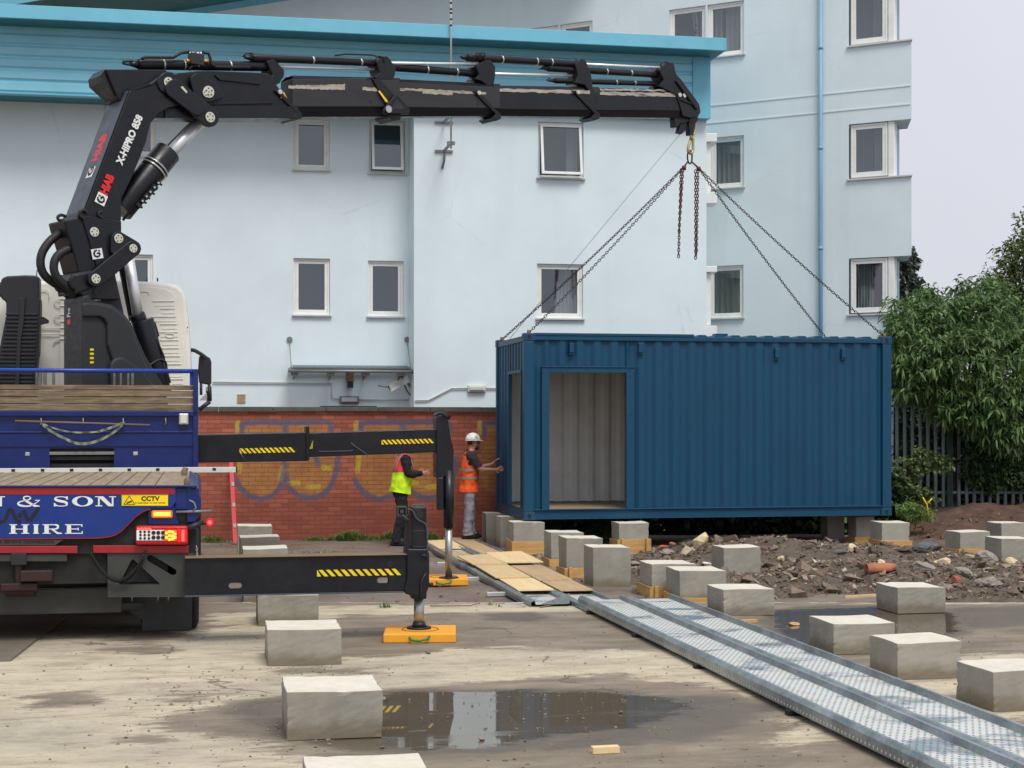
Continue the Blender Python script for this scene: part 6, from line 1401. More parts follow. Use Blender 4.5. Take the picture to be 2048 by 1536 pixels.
m = MB(); m.tube(*kp([(315,563),(315,556)], -.2), .01); m.tube(*kp([(73,556),(74,540)], .3), .006); m.builds('aerial', M['blackplastic'], cab)
SV = VP(21.6)
def sp_(pts, off=0): return [SV.p(x, y, off) for x, y in pts]
m = MB(); m.prism(sp_([(0,566),(4,556),(14,552),(50,550),(74,551),(79,556),(79,596),(81,600),(81,628),(79,660),(78,700),(74,735),(72,770),(70,860),(-30,860),(-20,770),(0,690),(8,650),(12,630),(12,604),(4,598),(0,592),(-12,590),(-12,566)], .1), VD*.25); ai = m.build('air_intake', M['blackplastic'], truck, .03, seg=3)
m = MB()
for k_ in range(18):
    y = 626+k_*8; x0 = 11-max(0,(y-650))*.17; m.prism(sp_([(x0,y),(76-k_*.5,y+.6),(76-k_*.5,y+4),(x0,y+3.4)], .125), VD*.03)
m.prism(sp_([(40,596),(50,596),(48,640),(42,680),(38,770),(30,770),(34,680),(38,640)], .15), VD*.05)
m.prism(sp_([(78,632),(88,634),(97,640),(96,646),(84,648),(77,652)], .1), VD*.1); m.prism(sp_([(74,700),(80,704),(79,712),(72,717)], .1), VD*.1); m.build('intake_louvre', M['blackplastic'], ai, .003)
MV = VP(23.2)
def mp(pts, off=0): return [MV.p(x, y, off) for x, y in pts]
m = MB(); m.prism(mp([(398,712),(410,710),(420,716),(423,724),(423,765),(421,770),(398,766),(396,740)], 0), VD*.16); mi_ = m.build('wing_mirror', M['blackplastic'], truck, .02, seg=3)
m = MB(); m.path(smooth(mp([(378,706),(380,700),(388,700),(402,708),(410,714)], .05)), .028, 8); m.path(mp([(402,766),(402,790)], .05), .02, 8); m.path(mp([(418,768),(420,803)], .05), .02, 8); m.path(mp([(420,803),(408,812),(398,820)], .05), .03, 8); m.builds('mirror_arm', M['blackplastic'], mi_)
m = MB(); m.prism(mp([(412,774),(423,772),(424,802),(412,802)], 0), VD*.1); m.build('lower_mirror', M['blackplastic'], mi_, .01); m = MB(); m.quad(*mp([(398,801),(414,801),(414,786)], .03), MV.p(413,786,.03)); m.quad(*mp([(413,774),(421,774),(421,782),(413,782)], .012)); m.builds('mirror_glass', M['clip'], mi_)
# rear outrigger of the truck
NV = VP(14.78)
def np_(pts, off=0): return [NV.p(x, y, off) for x, y in pts]
def nplate(name, pts, off, th, mt='crane', parent=None, bevel=.008): m = MB(); m.prism(np_(pts, off), VD*th); return m.build(name, M[mt], parent or truck, bevel)
rb = MB(); ua, ub = NV.t(370), NV.t(815); z1_, z0_ = NV.z(600,1111), NV.z(600,1184)
slots = []
for (x0, x1, y0, y1) in ((457,483,1161,1172),(752,776,1156,1167)): slots.append((NV.t(x0), NV.t(x1), NV.z(600,y1), NV.z(600,y0)))
def oval(r_, off, g_=0.0):
    a, b, c_, d_ = r_; a -= g_; b += g_; c_ -= g_; d_ += g_; R0 = (d_-c_)/2; zc0 = (c_+d_)/2
    return [NV.at(a+R0-R0*math.sin(q), zc0+R0*math.cos(q), off) for q in np.linspace(0, math.pi, 9)]+[NV.at(b-R0+R0*math.sin(q), zc0-R0*math.cos(q), off) for q in np.linspace(0, math.pi, 9)]
zq0, zq1 = z0_+.02, z1_-.012
holed(rb, [NV.at(ua,zq0,.1), NV.at(ub,zq0,.1), NV.at(ub,zq1,.1), NV.at(ua,zq1,.1)], [oval(s_, .1) for s_ in slots], VD*.012)
Pb = VP(14.98); 
for (a, b, c_, d_) in ((ua, ub, z1_-.004, z1_), ): pass
pbox(rb, NV, ua, ub, z1_-.012, z1_-.001, -.12, .099); pbox(rb, NV, ua, ub, z0_+.001, z0_+.02, -.12, .099)
holed(rb, [NV.at(ua,zq0,-.11), NV.at(ub,zq0,-.11), NV.at(ub,zq1,-.11), NV.at(ua,zq1,-.11)], [oval((s_[0]-.05, s_[1]+.0, s_[2]-.03, s_[3]-.01), -.11, .012) for s_ in slots], VD*.01)
rbo = rb.build('rear_outrigger_beam', M['crane'], truck)
m = MB(); pbox(m, NV, ua, ub+.02, z1_, z1_+.008, -.12, .13); m.build('beam_top_plate', M['brown'], rbo, .002); m = MB(); pbox(m, NV, ua, ub, z0_-.012, z0_, -.12, .12); m.build('beam_foot_plate', M['crane_grey'], rbo, .002)
m = MB(); mk = MB(); tape(NV, 634, 809, 1140, 1153, 1137, 1150, .103, 12, 1); hs2 = m.build('hazard_stripe', M['yellow'], rbo); mk.builds('stripe_backing', M['letter_black'], hs2)
m = MB(); pbox(m, NV, NV.t(764), NV.t(811), z0_+.01, z1_-.01, .104, .108) if False else None
m.disc(NV.p(780,1128,.1), NV.n, .03, .004, 14); m.disc(NV.p(765,1128,.1), NV.n, .014, .004, 10); m.build('beam_bore', M['letter_black'], rbo)
rl = nplate('rear_outrigger_leg', [(814,1097),(855,1097),(859,1110),(859,1172),(852,1190),(846,1197),(826,1192),(811,1188),(808,1180),(814,1160)], .14, .3, bevel=.015)
nplate('leg_tube', [(824,1014),(853,1014),(854,1097),(824,1097)], .12, .24, 'crane', rl, .012); nplate('leg_tube', [(822,1186),(854,1186),(853,1198),(823,1198)], .08, .16, 'crane', rl, .01)
nplate('leg_track', [(813,1030),(818,1030),(820,1097),(812,1104),(811,1097)], .1, .1, 'crane', rl, .004)
m = MB(); 
for (x0,x1,y0,y1) in ((794,814,1013,1016),(795,798,1016,1034),(811,814,1016,1040),(798,811,1030,1033),(800,808,1020,1027)): m.prism(np_([(x0,y0),(x1,y0),(x1,y1),(x0,y1)], .1), VD*.12)
m.path(np_([(804,1030),(812,1036),(817,1040)], .12), .012, 6); m.build('valve_frame', M['chassis'], rl, .003)
m = MB(); m.path(smooth(np_([(816,1018),(826,1020),(832,1038),(846,1044),(854,1050),(855,1090)], .14)), .007, 6); m.path(smooth(np_([(824,1010),(838,1009),(853,1012)], .1)), .006, 6); m.path(np_([(825,1062),(852,1062)], .123), .003, 4); m.path(np_([(825,1094),(850,1094)], .123), .003, 4); m.build('leg_pipe', M['crane_grey'], rl)
m = MB(); m.tube(NV.p(858,1170,0), NV.p(866,1169,0), .02); m.path(np_([(840,1198),(843,1182),(842,1165),(852,1145)], .16), .012, 6); m.disc(NV.p(836,1028,.12), NV.n, .05, .01, 16); m.path(np_([(842,1112),(848,1110),(854,1114)], .16), .014, 6); m.build('leg_fitting', M['hose'], rl)
fr = Vector((pc1.x, pc1.y+.02, 0)); lt = NV.p(838, 1195, -.0); fr = Vector((lt.x, lt.y, 0))
m = MB(); m.tube(Vector((fr.x, fr.y, .1)), Vector((fr.x, fr.y, NV.z(838,1196))), .048, .048, 22); m.build('leg_rod', M['steel'], rl)
m = MB(); m.tube(Vector((fr.x, fr.y, .088)), Vector((fr.x, fr.y, .105)), .115, .11, 26); m.tube(Vector((fr.x, fr.y, .105)), Vector((fr.x, fr.y, .15)), .07, .055, 22); m.build('foot_plate', M['bolt'], rl)

# ---------------------------------------------------------------- people
def skin_body(edges, pts, rad, name, parent, mt, sub=2):
    me = bpy.data.meshes.new(name); org = Vector(parent['_org'][:])
    me.from_pydata([tuple(Vector(p)-org) for p in pts], edges, []); tmp = bpy.data.objects.new('tmp', me); COL.objects.link(tmp)
    md = tmp.modifiers.new('s', 'SKIN'); md.use_smooth_shade = True; md.branch_smoothing = .3
    sv = me.skin_vertices[0].data
    for i, r in enumerate(rad): sv[i].radius = (r, r) if not isinstance(r, tuple) else r; sv[i].use_root = (i == 0)
    ss = tmp.modifiers.new('u', 'SUBSURF'); ss.levels = sub; ss.render_levels = sub
    dg = bpy.context.evaluated_depsgraph_get(); nm = bpy.data.meshes.new_from_object(tmp.evaluated_get(dg)); bpy.data.objects.remove(tmp)
    nm.name = name; nm.materials.clear(); nm.materials.append(M[mt]); nm.polygons.foreach_set('use_smooth', [True]*len(nm.polygons))
    o = bpy.data.objects.new(name, nm); COL.objects.link(o); o.parent = parent; o['_org'] = list(parent['_org'][:]); return o
TEX = bpy.data.textures.new('cloth_folds', 'CLOUDS'); TEX.noise_scale = .10; TEX.noise_depth = 2
def folds(o, amp):
    s_ = o.modifiers.new('smooth', 'SUBSURF'); s_.levels = s_.render_levels = 2
    d_ = o.modifiers.new('folds', 'DISPLACE'); d_.texture = TEX; d_.texture_coords = 'GLOBAL'; d_.strength = amp; d_.mid_level = .5
def person(base, yaw, label, J, cloth):
    """J: joints in a local frame x=forward, y=left, z=up (metres)"""
    t = thing('person', label, 'person', base); fx = Vector((math.cos(yaw), math.sin(yaw), 0)); fy = Vector((-fx.y, fx.x, 0))
    L = lambda p: Vector(base)+fx*p[0]+fy*p[1]+ZD*p[2]
    P_ = []; E = []; Rr = []; idn = {}
    def add(nm, p, r, par=None):
        idn[nm] = len(P_); P_.append(L(p)); Rr.append(r)
        if par: E.append((idn[par], idn[nm]))
    add('pel', J['pel'], .12); add('spine', J['spine'], .115, 'pel'); add('chest', J['chest'], .135, 'spine'); add('neck', J['neck'], .058, 'chest')
    hx, hy, hz = J['head']; add('jaw', (hx-.01, hy, hz-.085), .064, 'neck'); add('head', (hx, hy, hz+.0), .088, 'jaw'); add('crown', (hx-.01, hy, hz+.07), .078, 'head')
    for s_ in 'LR':
        add('sh'+s_, J['sh'+s_], .065, 'chest'); add('el'+s_, J['el'+s_], .042, 'sh'+s_); add('wr'+s_, J['wr'+s_], .029, 'el'+s_)
        w_ = Vector(J['wr'+s_]); e_ = Vector(J['el'+s_]); d_ = Vector(J.get('hd'+s_, w_-e_)).normalized(); side = d_.cross(Vector((0,0,1))); side = side.normalized() if side.length > .1 else Vector((0,1,0)); up = side.cross(d_)
        pc = w_+d_*.055; add('pa'+s_, pc, (.036,.022), 'wr'+s_)
        spread = up if J.get('spread'+s_) == 'up' else side; curl = side if J.get('spread'+s_) == 'up' else up; cs = J.get('curl'+s_, -1)
        for k_, (off, ln) in enumerate(((-.03,.068),(-.01,.078),(.011,.074),(.031,.058))):
            add('f%s%d' % (s_, k_), pc+d_*.04+spread*off, .0095, 'pa'+s_); add('g%s%d' % (s_, k_), pc+d_*(.04+ln*.55)+spread*off*1.15+curl*cs*.008, .0088, 'f%s%d' % (s_, k_)); add('h%s%d' % (s_, k_), pc+d_*(.04+ln*.9)+spread*off*1.15+curl*cs*.03, .0075, 'g%s%d' % (s_, k_))
        add('t1'+s_, pc-d_*.015-spread*.045+curl*cs*.01, .011, 'pa'+s_); add('t2'+s_, pc+d_*.02-spread*.062+curl*cs*.022, .009, 't1'+s_)
        add('hi'+s_, J['hi'+s_], .085, 'pel'); add('kn'+s_, J['kn'+s_], .058, 'hi'+s_); add('an'+s_, J['an'+s_], .042, 'kn'+s_); a_ = J['an'+s_]; add('to'+s_, (a_[0]+.14, a_[1], max(.035, a_[2]-.05)), .03, 'an'+s_)
    body = skin_body(E, P_, Rr, 'body', t, 'skin')
    m = MB(); h = L((hx, hy, hz))                                # nose, brow, ears, eyes, mouth
    m.add([L((hx+.082,hy-.010,hz+.012)), L((hx+.082,hy+.010,hz+.012)), L((hx+.108,hy,hz-.022)), L((hx+.08,hy-.016,hz-.03)), L((hx+.08,hy+.016,hz-.03))], [(0,2,1),(0,3,2),(1,2,4),(2,3,4)], True)
    for sy in (-1, 1): m.path([L((hx-.01+.018*math.cos(q), hy+sy*.083, hz-.005+.032*math.sin(q))) for q in np.linspace(0, 2*math.pi, 11)[:-1]], .006, 5, closed=True)
    m.build('face_feature', M['skin'], t)
    m = MB()
    for sy in (-1, 1): m.tube(L((hx+.072,hy+sy*.030,hz+.012)), L((hx+.082,hy+sy*.028,hz+.012)), .009, .006, 8)
    m.tube(L((hx+.078,hy-.02,hz-.052)), L((hx+.078,hy+.02,hz-.052)), .004, .004, 6); m.build('eye_and_mouth', M['hair'], t)
    def ell(c, fwd, lat, rx, ry, N=18, zt=0.0): return [L((c[0]+rx*math.cos(q), c[1]+ry*math.sin(q), c[2]+zt*math.cos(q))) for q in [2*math.pi*i/N for i in range(N)]]
    def limb(name, pts, rads, mt, N=14, wr=.0):
        m = MB(); Ps = smooth([L(p) for p in pts], 2); R2 = np.interp(np.linspace(0, 1, len(Ps)), np.linspace(0, 1, len(rads)), rads); m.path(Ps, [float(r+wr*math.sin(i*2.3)) for i, r in enumerate(R2)], N, True); return m.build(name, M[mt], t)
    cloth(t, J, L, ell, limb)
    for o in t.children:
        if o.name.split('.')[0] in ('trousers', 'sleeve', 'hi_vis_vest'): folds(o, .05 if 'vest' in o.name else .04)
    return t
def site3(px, py, d): q = W(px, py, d); return q
# worker in orange by the container
def cl_orange(t, J, L, ell, limb):
    for s_ in 'LR':
        h, k, a = (Vector(J[n_+s_]) for n_ in ('hi','kn','an'))
        limb('trousers', [h+Vector((0,0,.0)), h-Vector((0,0,.06)), h.lerp(k,.5), k, k.lerp(a,.5), a+Vector((0,0,.05)), a+Vector((.01,0,-.03))], [.09,.104,.096,.084,.08,.088,.09], 'sweats', wr=.005)
        sh, el_ = Vector(J['sh'+s_]), Vector(J['el'+s_]); limb('sleeve', [sh+Vector((-.0,(-.05 if sh.y > 0 else .05),.05)), sh+Vector((0,0,.0)), sh.lerp(el_,.4), sh.lerp(el_,.85)], [.06,.088,.074,.07], 'tee')
        m = MB(); a_ = J['an'+s_]; m.loft([[L((a_[0]+.04+rx*math.cos(q), a_[1]+ry*math.sin(q), zq)) for q in np.linspace(0,2*math.pi,17)[:-1]] for rx, ry, zq in ((.142,.05,.002),(.148,.054,.03),(.13,.05,.06),(.08,.045,.1))]); m.build('shoe', M['shoe'], t)
    p, s0, c_, n_ = J['pel'], J['spine'], J['chest'], J['neck']
    m = MB(); m.loft([ell((p[0],p[1],.80),0,0,.125,.175), ell((p[0],p[1],.92),0,0,.13,.175), ell((s0[0],s0[1],s0[2]),0,0,.125,.165), ell((c_[0],c_[1],c_[2]),0,0,.128,.18), ell((c_[0],c_[1],c_[2]+.12),0,0,.105,.165), ell((n_[0]-.01,n_[1],n_[2]+.0),0,0,.06,.068)]); m.build('t_shirt', M['tee'], t)
    m = MB(); rr = [((p[0]-.0,0,.775),.165,.205),((p[0],0,.86),.155,.2),((s0[0],0,1.0),.148,.188),((c_[0],0,1.18),.145,.188),((c_[0],0,1.29),.132,.165),((n_[0]-.02,0,1.395),.10,.125),((n_[0]-.02,0,1.44),.068,.085)]
    m.loft([[q+Vector((0,0,0)) for q in ell(c0, 0, 0, a*(1+.03*math.sin(i*2)), b)] for i, (c0, a, b) in enumerate(rr)], cap=False); v_ = m.build('hi_vis_vest', M['hivis_o'], t)
    m = MB()
    for z0, w_ in ((.985,.045),(1.12,.045)):
        f = lambda z: (np.interp(z, [.775,.86,1.0,1.18,1.29], [.165,.155,.148,.145,.132])+.016, np.interp(z, [.775,.86,1.0,1.18,1.29], [.205,.2,.188,.188,.165])+.016)
        a0, b0 = f(z0); a1, b1 = f(z0+w_); m.loft([ell((s0[0],0,z0),0,0,a0,b0), ell((s0[0],0,z0+w_),0,0,a1,b1)], cap=False)
    m.build('reflective_band', M['reflect'], v_)
    m = MB(); hx, hy, hz = J['head']; N = 20                  # helmet shell with peak
    rings = []
    for k_ in range(7):
        ph = k_/6*math.pi/2; rings.append([L((hx-.012+(.128*math.cos(ph))*math.cos(q), hy+(.108*math.cos(ph)+.002)*math.sin(q), hz+.045+.125*math.sin(ph))) for q in np.linspace(0,2*math.pi,N+1)[:-1]])
    m.loft(rings); m.loft([[L((hx+.0+.145*math.cos(q), hy+.116*math.sin(q), hz+zz_)) for q in np.linspace(0,2*math.pi,N+1)[:-1]] for zz_ in (.036,.046)]); m.loft([[L((hx+.1+.065*math.cos(q), hy+.075*math.sin(q), hz+zz_-.01*math.cos(q))) for q in np.linspace(0,2*math.pi,N+1)[:-1]] for zz_ in (.036,.044)]); hm = m.build('hard_hat', M['helmet'], t)
    m = MB(); m.obox(L((hx+.03, hy-.105, hz+.1)), (L((1,0,0))-L((0,0,0)))*.022, (L((0,1,0))-L((0,0,0)))*.006, ZD*.012); m.build('hat_sticker', M['upvc_grey'], hm)
    m = MB(); m.loft([[L((hx-.03+.075*math.cos(q), hy+.083*math.sin(q), hz+zz_)) for q in np.linspace(0,2*math.pi,15)[:-1]] for zz_ in (-.03,.05)]); m.build('hair', M['hair'], t)
    m = MB(); m.tube(L((hx+.05,hy-.088,hz+.012)), L((hx+.09,hy-.06,hz+.012)), .012); m.tube(L((hx+.09,hy-.045,hz+.01)), L((hx+.09,hy+.045,hz+.01)), .013); m.build('glasses', M['letter_black'], t)
    m = MB(); m.loft([[L((hx+.035+.06*math.cos(q)*k_, hy+.062*math.sin(q)*k_, hz+zz_)) for q in np.linspace(0,2*math.pi,15)[:-1]] for zz_, k_ in ((-.115,.7),(-.09,1),(-.055,1.03))]); m.build('beard', M['hair'], t)
b0 = S(4.38, 26.15, .052)
J = dict(pel=(-.03,0,.93), spine=(-.02,0,1.08), chest=(0,0,1.27), neck=(.015,0,1.46), head=(.055,0,1.585), shL=(.0,.17,1.375), shR=(.0,-.17,1.375), elL=(.18,.23,1.17), elR=(.13,-.23,1.15), wrL=(.40,.20,1.22), wrR=(.375,-.14,1.14),
         hdL=(.7,-.1,.75), hdR=(.9,.25,.12), spreadR='up', hiL=(-.03,.09,.90), hiR=(-.03,-.09,.90), knL=(.02,.11,.50), knR=(-.03,-.1,.50), anL=(.02,.12,.09), anR=(-.06,-.1,.09), curlR=1)
person(b0, A, 'worker in orange hi-vis vest, white hard hat and grey joggers steadying the container end', J, cl_orange)
# worker in yellow behind the outrigger beams
def cl_yellow(t, J, L, ell, limb):
    for s_ in 'LR':
        h, k, a = (Vector(J[n_+s_]) for n_ in ('hi','kn','an'))
        limb('trousers', [h+Vector((0,0,.0)), h-Vector((0,0,.06)), h.lerp(k,.5), k, k.lerp(a,.5), a+Vector((0,0,.04)), a+Vector((.01,0,-.03))], [.09,.106,.1,.085,.08,.082,.08], 'blackcloth', wr=.003)
        sh, el_, w_ = Vector(J['sh'+s_]), Vector(J['el'+s_]), Vector(J['wr'+s_]); limb('sleeve', [sh+Vector((0,(-.06 if sh.y > 0 else .06),.05)), sh, sh.lerp(el_,.5), el_, el_.lerp(w_,.5), w_], [.06,.092,.072,.064,.054,.042], 'blackcloth')
        m = MB(); a_ = J['an'+s_]; m.loft([[L((a_[0]+.05+rx*math.cos(q), a_[1]+ry*math.sin(q), zq+a_[2]-.09)) for q in np.linspace(0,2*math.pi,17)[:-1]] for rx, ry, zq in ((.148,.052,.002),(.155,.056,.03),(.14,.053,.07),(.08,.05,.12))]); m.build('boot', M['shoe'], t)
    p, s0, c_, n_ = J['pel'], J['spine'], J['chest'], J['neck']
    m = MB(); m.loft([ell((p[0],0,.86),0,0,.13,.18), ell((s0[0],0,1.05),0,0,.135,.178), ell((c_[0],0,1.3),0,0,.135,.19), ell((n_[0]-.01,0,1.45),0,0,.09,.11), ell((n_[0],0,1.52),0,0,.06,.07)]); m.build('jumper', M['blackcloth'], t)
    m = MB(); rr = [((p[0]+.0,0,.86),.175,.215),((p[0]+.01,0,.96),.172,.212),((s0[0]+.0,0,1.08),.162,.205),((c_[0]-.01,0,1.20),.158,.2)]
    m.loft([ell(c0, 0, 0, a, b, zt=-.03*(3-i)/3) for i, (c0, a, b) in enumerate(rr)], cap=False); v_ = m.build('hi_vis_vest', M['hivis_y'], t)
    m = MB(); m.loft([ell((c_[0]-.01,0,1.204),0,0,.157,.199), ell((c_[0]-.01,0,1.26),0,0,.152,.196), ell((c_[0],0,1.36),0,0,.14,.165), ell((n_[0]-.015,0,1.46),0,0,.1,.125), ell((n_[0]-.015,0,1.5),0,0,.07,.09)], cap=False); m.build('vest_yoke', M['hivis_r'], v_)
    m = MB()
    for sy in (-1, 1): m.path([L((c_[0]+x, sy*.11, z)) for x, z in ((.125,1.2),(.13,1.3),(.09,1.43),(0,1.5),(-.08,1.44),(-.14,1.3),(-.155,1.2))], .013, 6)
    m.build('reflective_band', M['reflect'], v_)
    m = MB(); hx, hy, hz = J['head']; m.loft([[L((hx-.02+rx*math.cos(q), hy+ry*math.sin(q), hz+zz_)) for q in np.linspace(0,2*math.pi,17)[:-1]] for zz_, rx, ry in ((-.04,.07,.082),(.03,.098,.09),(.08,.09,.082),(.12,.05,.05),(.13,.01,.01))]); m.build('hair', M['hair'], t)
b1 = W(804, 1082, 26.2); b1.z = -.035
J2 = dict(pel=(-.03,0,.95), spine=(-.01,0,1.1), chest=(.03,0,1.3), neck=(.07,0,1.48), head=(.12,0,1.60), shL=(.03,.18,1.40), shR=(.03,-.18,1.40), elL=(.02,.24,1.14), elR=(.06,-.23,1.16), wrL=(.25,.16,1.19), wrR=(.30,-.12,1.185),
          hdR=(.95,.2,.08), hdL=(.9,-.3,.1), spreadR='up', spreadL='up', hiL=(-.03,.09,.92), hiR=(-.03,-.09,.92), knL=(.05,.1,.50), knR=(-.02,-.1,.5), anL=(.02,.11,.09), anR=(-.12,-.1,.09))
person(b1, A+R(4), 'worker in yellow and red hi-vis vest and black trousers, half hidden behind the outrigger beam', J2, cl_yellow)

# ---------------------------------------------------------------- rubble heap
def hill(x, y):
    u = x*CA+y*SA; v = -x*SA+y*CA
    e = 1/(1+math.exp(-(x-1.9-(y-20)*.06)*4)); f = 1/(1+math.exp(-(y-18.5-.12*math.sin(x*2))*5)); b = 1/(1+math.exp((v-26.6)*3))
    c0 = math.exp(-((x-3.6)/2.2)**2-((y-22.8)/1.7)**2); r0 = 1/(1+math.exp((y-21.8)*2.2))
    h = (.05+.28*c0+.13*math.exp(-((y-20)/1.5)**2)*(.4+.6*r0))*e*f*b
    h += e*f*b*(.022+.03*c0)*(math.sin(x*2.3+y*1.1)+math.sin(x*1.1-y*2.7+1)+.6*math.sin(x*5.1+y*4.3))
    return h-.05
g = MB(); nx, ny = 150, 150; vs = []; fs = []
for j in range(ny+1):
    for i in range(nx+1):
        x = 1.0+13*i/nx; y = 17.8+10*j/ny; k_ = 1 if 0 < i < nx and 0 < j < ny else 0
        vs.append((x, y, (hill(x, y)+(random.gauss(0,.014) if hill(x,y) > -.02 else -.01))*1.0-.0*k_-.012))
for j in range(ny):
    for i in range(nx): a = j*(nx+1)+i; fs.append((a, a+1, a+nx+2, a+nx+1))
g.add(vs, fs, False)
n = NT('rubble_soil')
c = n.ramp(n.noise(3, 9, .75), [(.3, lin((84, 73, 62))), (.5, lin((120, 107, 94))), (.72, lin((152, 138, 122)))]); c = n.mix(n.mapr(n.noise(24, 8, .85), .45, .75, 0, .75), c, lin((56, 47, 42))); c = n.mix(n.mapr(n.noise(17, 8, .85), .6, .7, 0, .8), c, lin((168, 156, 142)))
rub = n.done(c, .95, 0, n.bump(n.noise(22, 9, .85), 1.0, .05)); g.build('rubble_soil', rub, kind='stuff')
n = NT('rubble_stones'); rc = n.attr('tone'); h_ = n.new('ShaderNodeHueSaturation'); n.link(rc.outputs['Color'], h_.inputs['Color']); n.link(n.mapr(n.noise(14, 7, .75), .25, .75, .7, 1.3), h_.inputs['Value'])
stm = n.done(n.mix(n.mapr(n.noise(9, 6, .7), .5, .7, 0, .6), h_.outputs[0], lin((112, 97, 82))), .92, 0, n.bump(n.noise(40, 6, .8), .8, .012))
CHIPS = []
for _ in range(70):                                        # angular fragments: hulls of random points in a box
    bm = bmesh.new()
    for _k in range(random.choice((7, 8, 9, 11))): bm.verts.new((random.choice((-1,1))*random.uniform(.45,1)*1.1, random.choice((-1,1))*random.uniform(.4,1)*.85, random.choice((-1,1))*random.uniform(.35,1)*.6))
    r_ = bmesh.ops.convex_hull(bm, input=bm.verts); bmesh.ops.delete(bm, geom=[v for v in bm.verts if not v.link_faces], context='VERTS')
    bm.verts.index_update(); CHIPS.append((np.array([v.co[:] for v in bm.verts]), [[v.index for v in f.verts] for f in bm.faces])); bm.free()
def chip(g, c, r):
    V_, F_ = random.choice(CHIPS); Rm = np.array(Matrix.Rotation(random.uniform(0,6.3), 3, 'Z') @ Matrix.Rotation(random.gauss(0,.5), 3, 'X') @ Matrix.Rotation(random.gauss(0,.4), 3, 'Y'))
    g.add(((V_*r*np.array([1,random.uniform(.6,1),random.uniform(.5,1)]))@Rm.T+np.array(c)).tolist(), F_); return len(F_)
def stones(name, gen, N, pal, smin, smax, kind='stuff', slabs=0):
    g = MB(); cols = []
    for i_ in range(N):
        x, y, z = gen(); r = smin*((smax/smin)**(random.random()**2.7)) if i_ >= slabs else random.uniform(.05, .14); nf = chip(g, (x, y, z+r*.12), r*.85)
        c = lin(random.choice(pal)); k_ = random.uniform(.75, 1.2); cols += [(c[0]*k_, c[1]*k_, c[2]*k_, 1)]*nf
    o = g.build(name, stm, kind=kind); a = o.data.attributes.new('tone', 'FLOAT_COLOR', 'FACE'); a.data.foreach_set('color', np.array(cols, dtype=np.float32).ravel())
def gen_r():
    while True:
        x = random.uniform(1.6, 11.5); y = random.uniform(18.2, 25.5)
        if (x-1024*0)/y < .36 and hill(x, y) > -.02 and random.random() < .35+.65*(25.5-y)/7: return x, y, hill(x, y)
pal = [(132,116,102)]*8+[(112,97,84)]*9+[(152,137,120)]*5+[(92,80,70)]*5+[(160,146,128)]*2+[(146,106,88)]*1+[(116,88,76)]*2+[(182,168,148)]*1
stones('rubble_stones', gen_r, 13000, pal, .006, .06, slabs=200)
def gen_e():
    while True:
        r_ = random.random()
        if r_ < .35: return (lambda p: (p.x, p.y, -.03))(G(random.uniform(1000, 1100), random.uniform(1085, 1120), -.03))
        if r_ < .6: return (lambda p: (p.x, p.y, -.03))(G(random.uniform(1090, 1460), random.uniform(1130, 1198), -.03))
        if r_ < .75: return (lambda p: (p.x, p.y, -.03))(G(random.gauss(640, 35), random.gauss(1106, 3), -.03))
        return (lambda p: (p.x, p.y, -.03))(G(random.uniform(395, 1000), random.uniform(1086, 1204), -.03))
stones('yard_gravel', gen_e, 1500, pal, .006, .035)
def big(px, py, r, mt, lab, nm='boulder', cat='rubble stone', flat=.6, d=None, z=None, sub=3):
    """lone stones one can pick out on the heap"""
    dd = 20.0
    for _ in range(12):
        k = (px-1024)/F; zz_ = hill(k*dd, dd)+.02; dd = F*(H-zz_)/(py-HOR)
    dd = min(max(dd, 17), 26); m = MB(); rock(m, ((px-1024)/F*dd, dd, hill((px-1024)/F*dd, dd)+r*.3), r, flat, sub); m.build(nm, M[mt], None, .004, label=lab, cat=cat, group='lumps standing out of the rubble heap', seg=1)
big(1862,1098,.19,'stone_dark','large dark grey boulder left of the three blocks by the earth bank',flat=.55); big(1848,1112,.15,'stone_dark','smaller dark boulder leaning on the large grey one'); big(1884,1120,.12,'stone_cream','pale cream lump in front of the dark boulders'); big(1702,1104,.12,'stone_cream','cream lump beside a dark one in mid rubble'); big(1678,1106,.10,'stone_dark','dark lump left of the cream lump in mid rubble')
big(1325,1098,.10,'brick_loose','broken red brick at the left end of the heap','loose_brick',flat=.45,sub=2); big(1345,1094,.09,'brick_loose','second broken brick at the left end of the heap','loose_brick',flat=.45,sub=2); big(1398,1086,.12,'stone_cream','upright pale sliver on the crest of the heap',flat=1.3,sub=2); big(1370,1084,.16,'stone_grey','grey slab edge on the heap below the container',flat=.4)
big(1540,1078,.09,'brick_loose','pink brick pieces on the heap crest','loose_brick',flat=.45,sub=2); big(1450,1082,.14,'stone_grey','jagged grey lump on the crest right of the sliver',flat=.9); big(1560,1118,.08,'stone_cream','pale lump right of the tall tan block'); big(1760,1135,.09,'stone_cream','small cream lump behind the clay pipe'); big(1845,1160,.17,'stone_grey','crumbly pale lump right of the clay pipe'); big(1930,1150,.15,'stone_grey','angular grey slab at the right of the heap',flat=.4); big(1975,1120,.2,'stone_grey','long pale rubble ridge under the front bank block',flat=.45); big(2025,1125,.1,'stone_cream','cream stone at the right edge of the heap')
big(1912,1186,.09,'brick_loose','half brick with a white face behind the puddle block','loose_brick',flat=.6,sub=2); big(1985,1190,.15,'stone_grey','flat perforated rubble piece near the slab edge at right',flat=.4); big(1335,1108,.13,'stone_grey','rough light lump at the left foot of the heap'); big(1270,1128,.09,'stone_grey','grey lump by the shuttering under mid container'); big(1180,1192,.05,'stone_cream','white pebble cluster before the largest tall block'); big(1412,1128,.08,'upvc','white polystyrene scrap beside the tall tan block','polystyrene_scrap','scrap',flat=.5,sub=2)
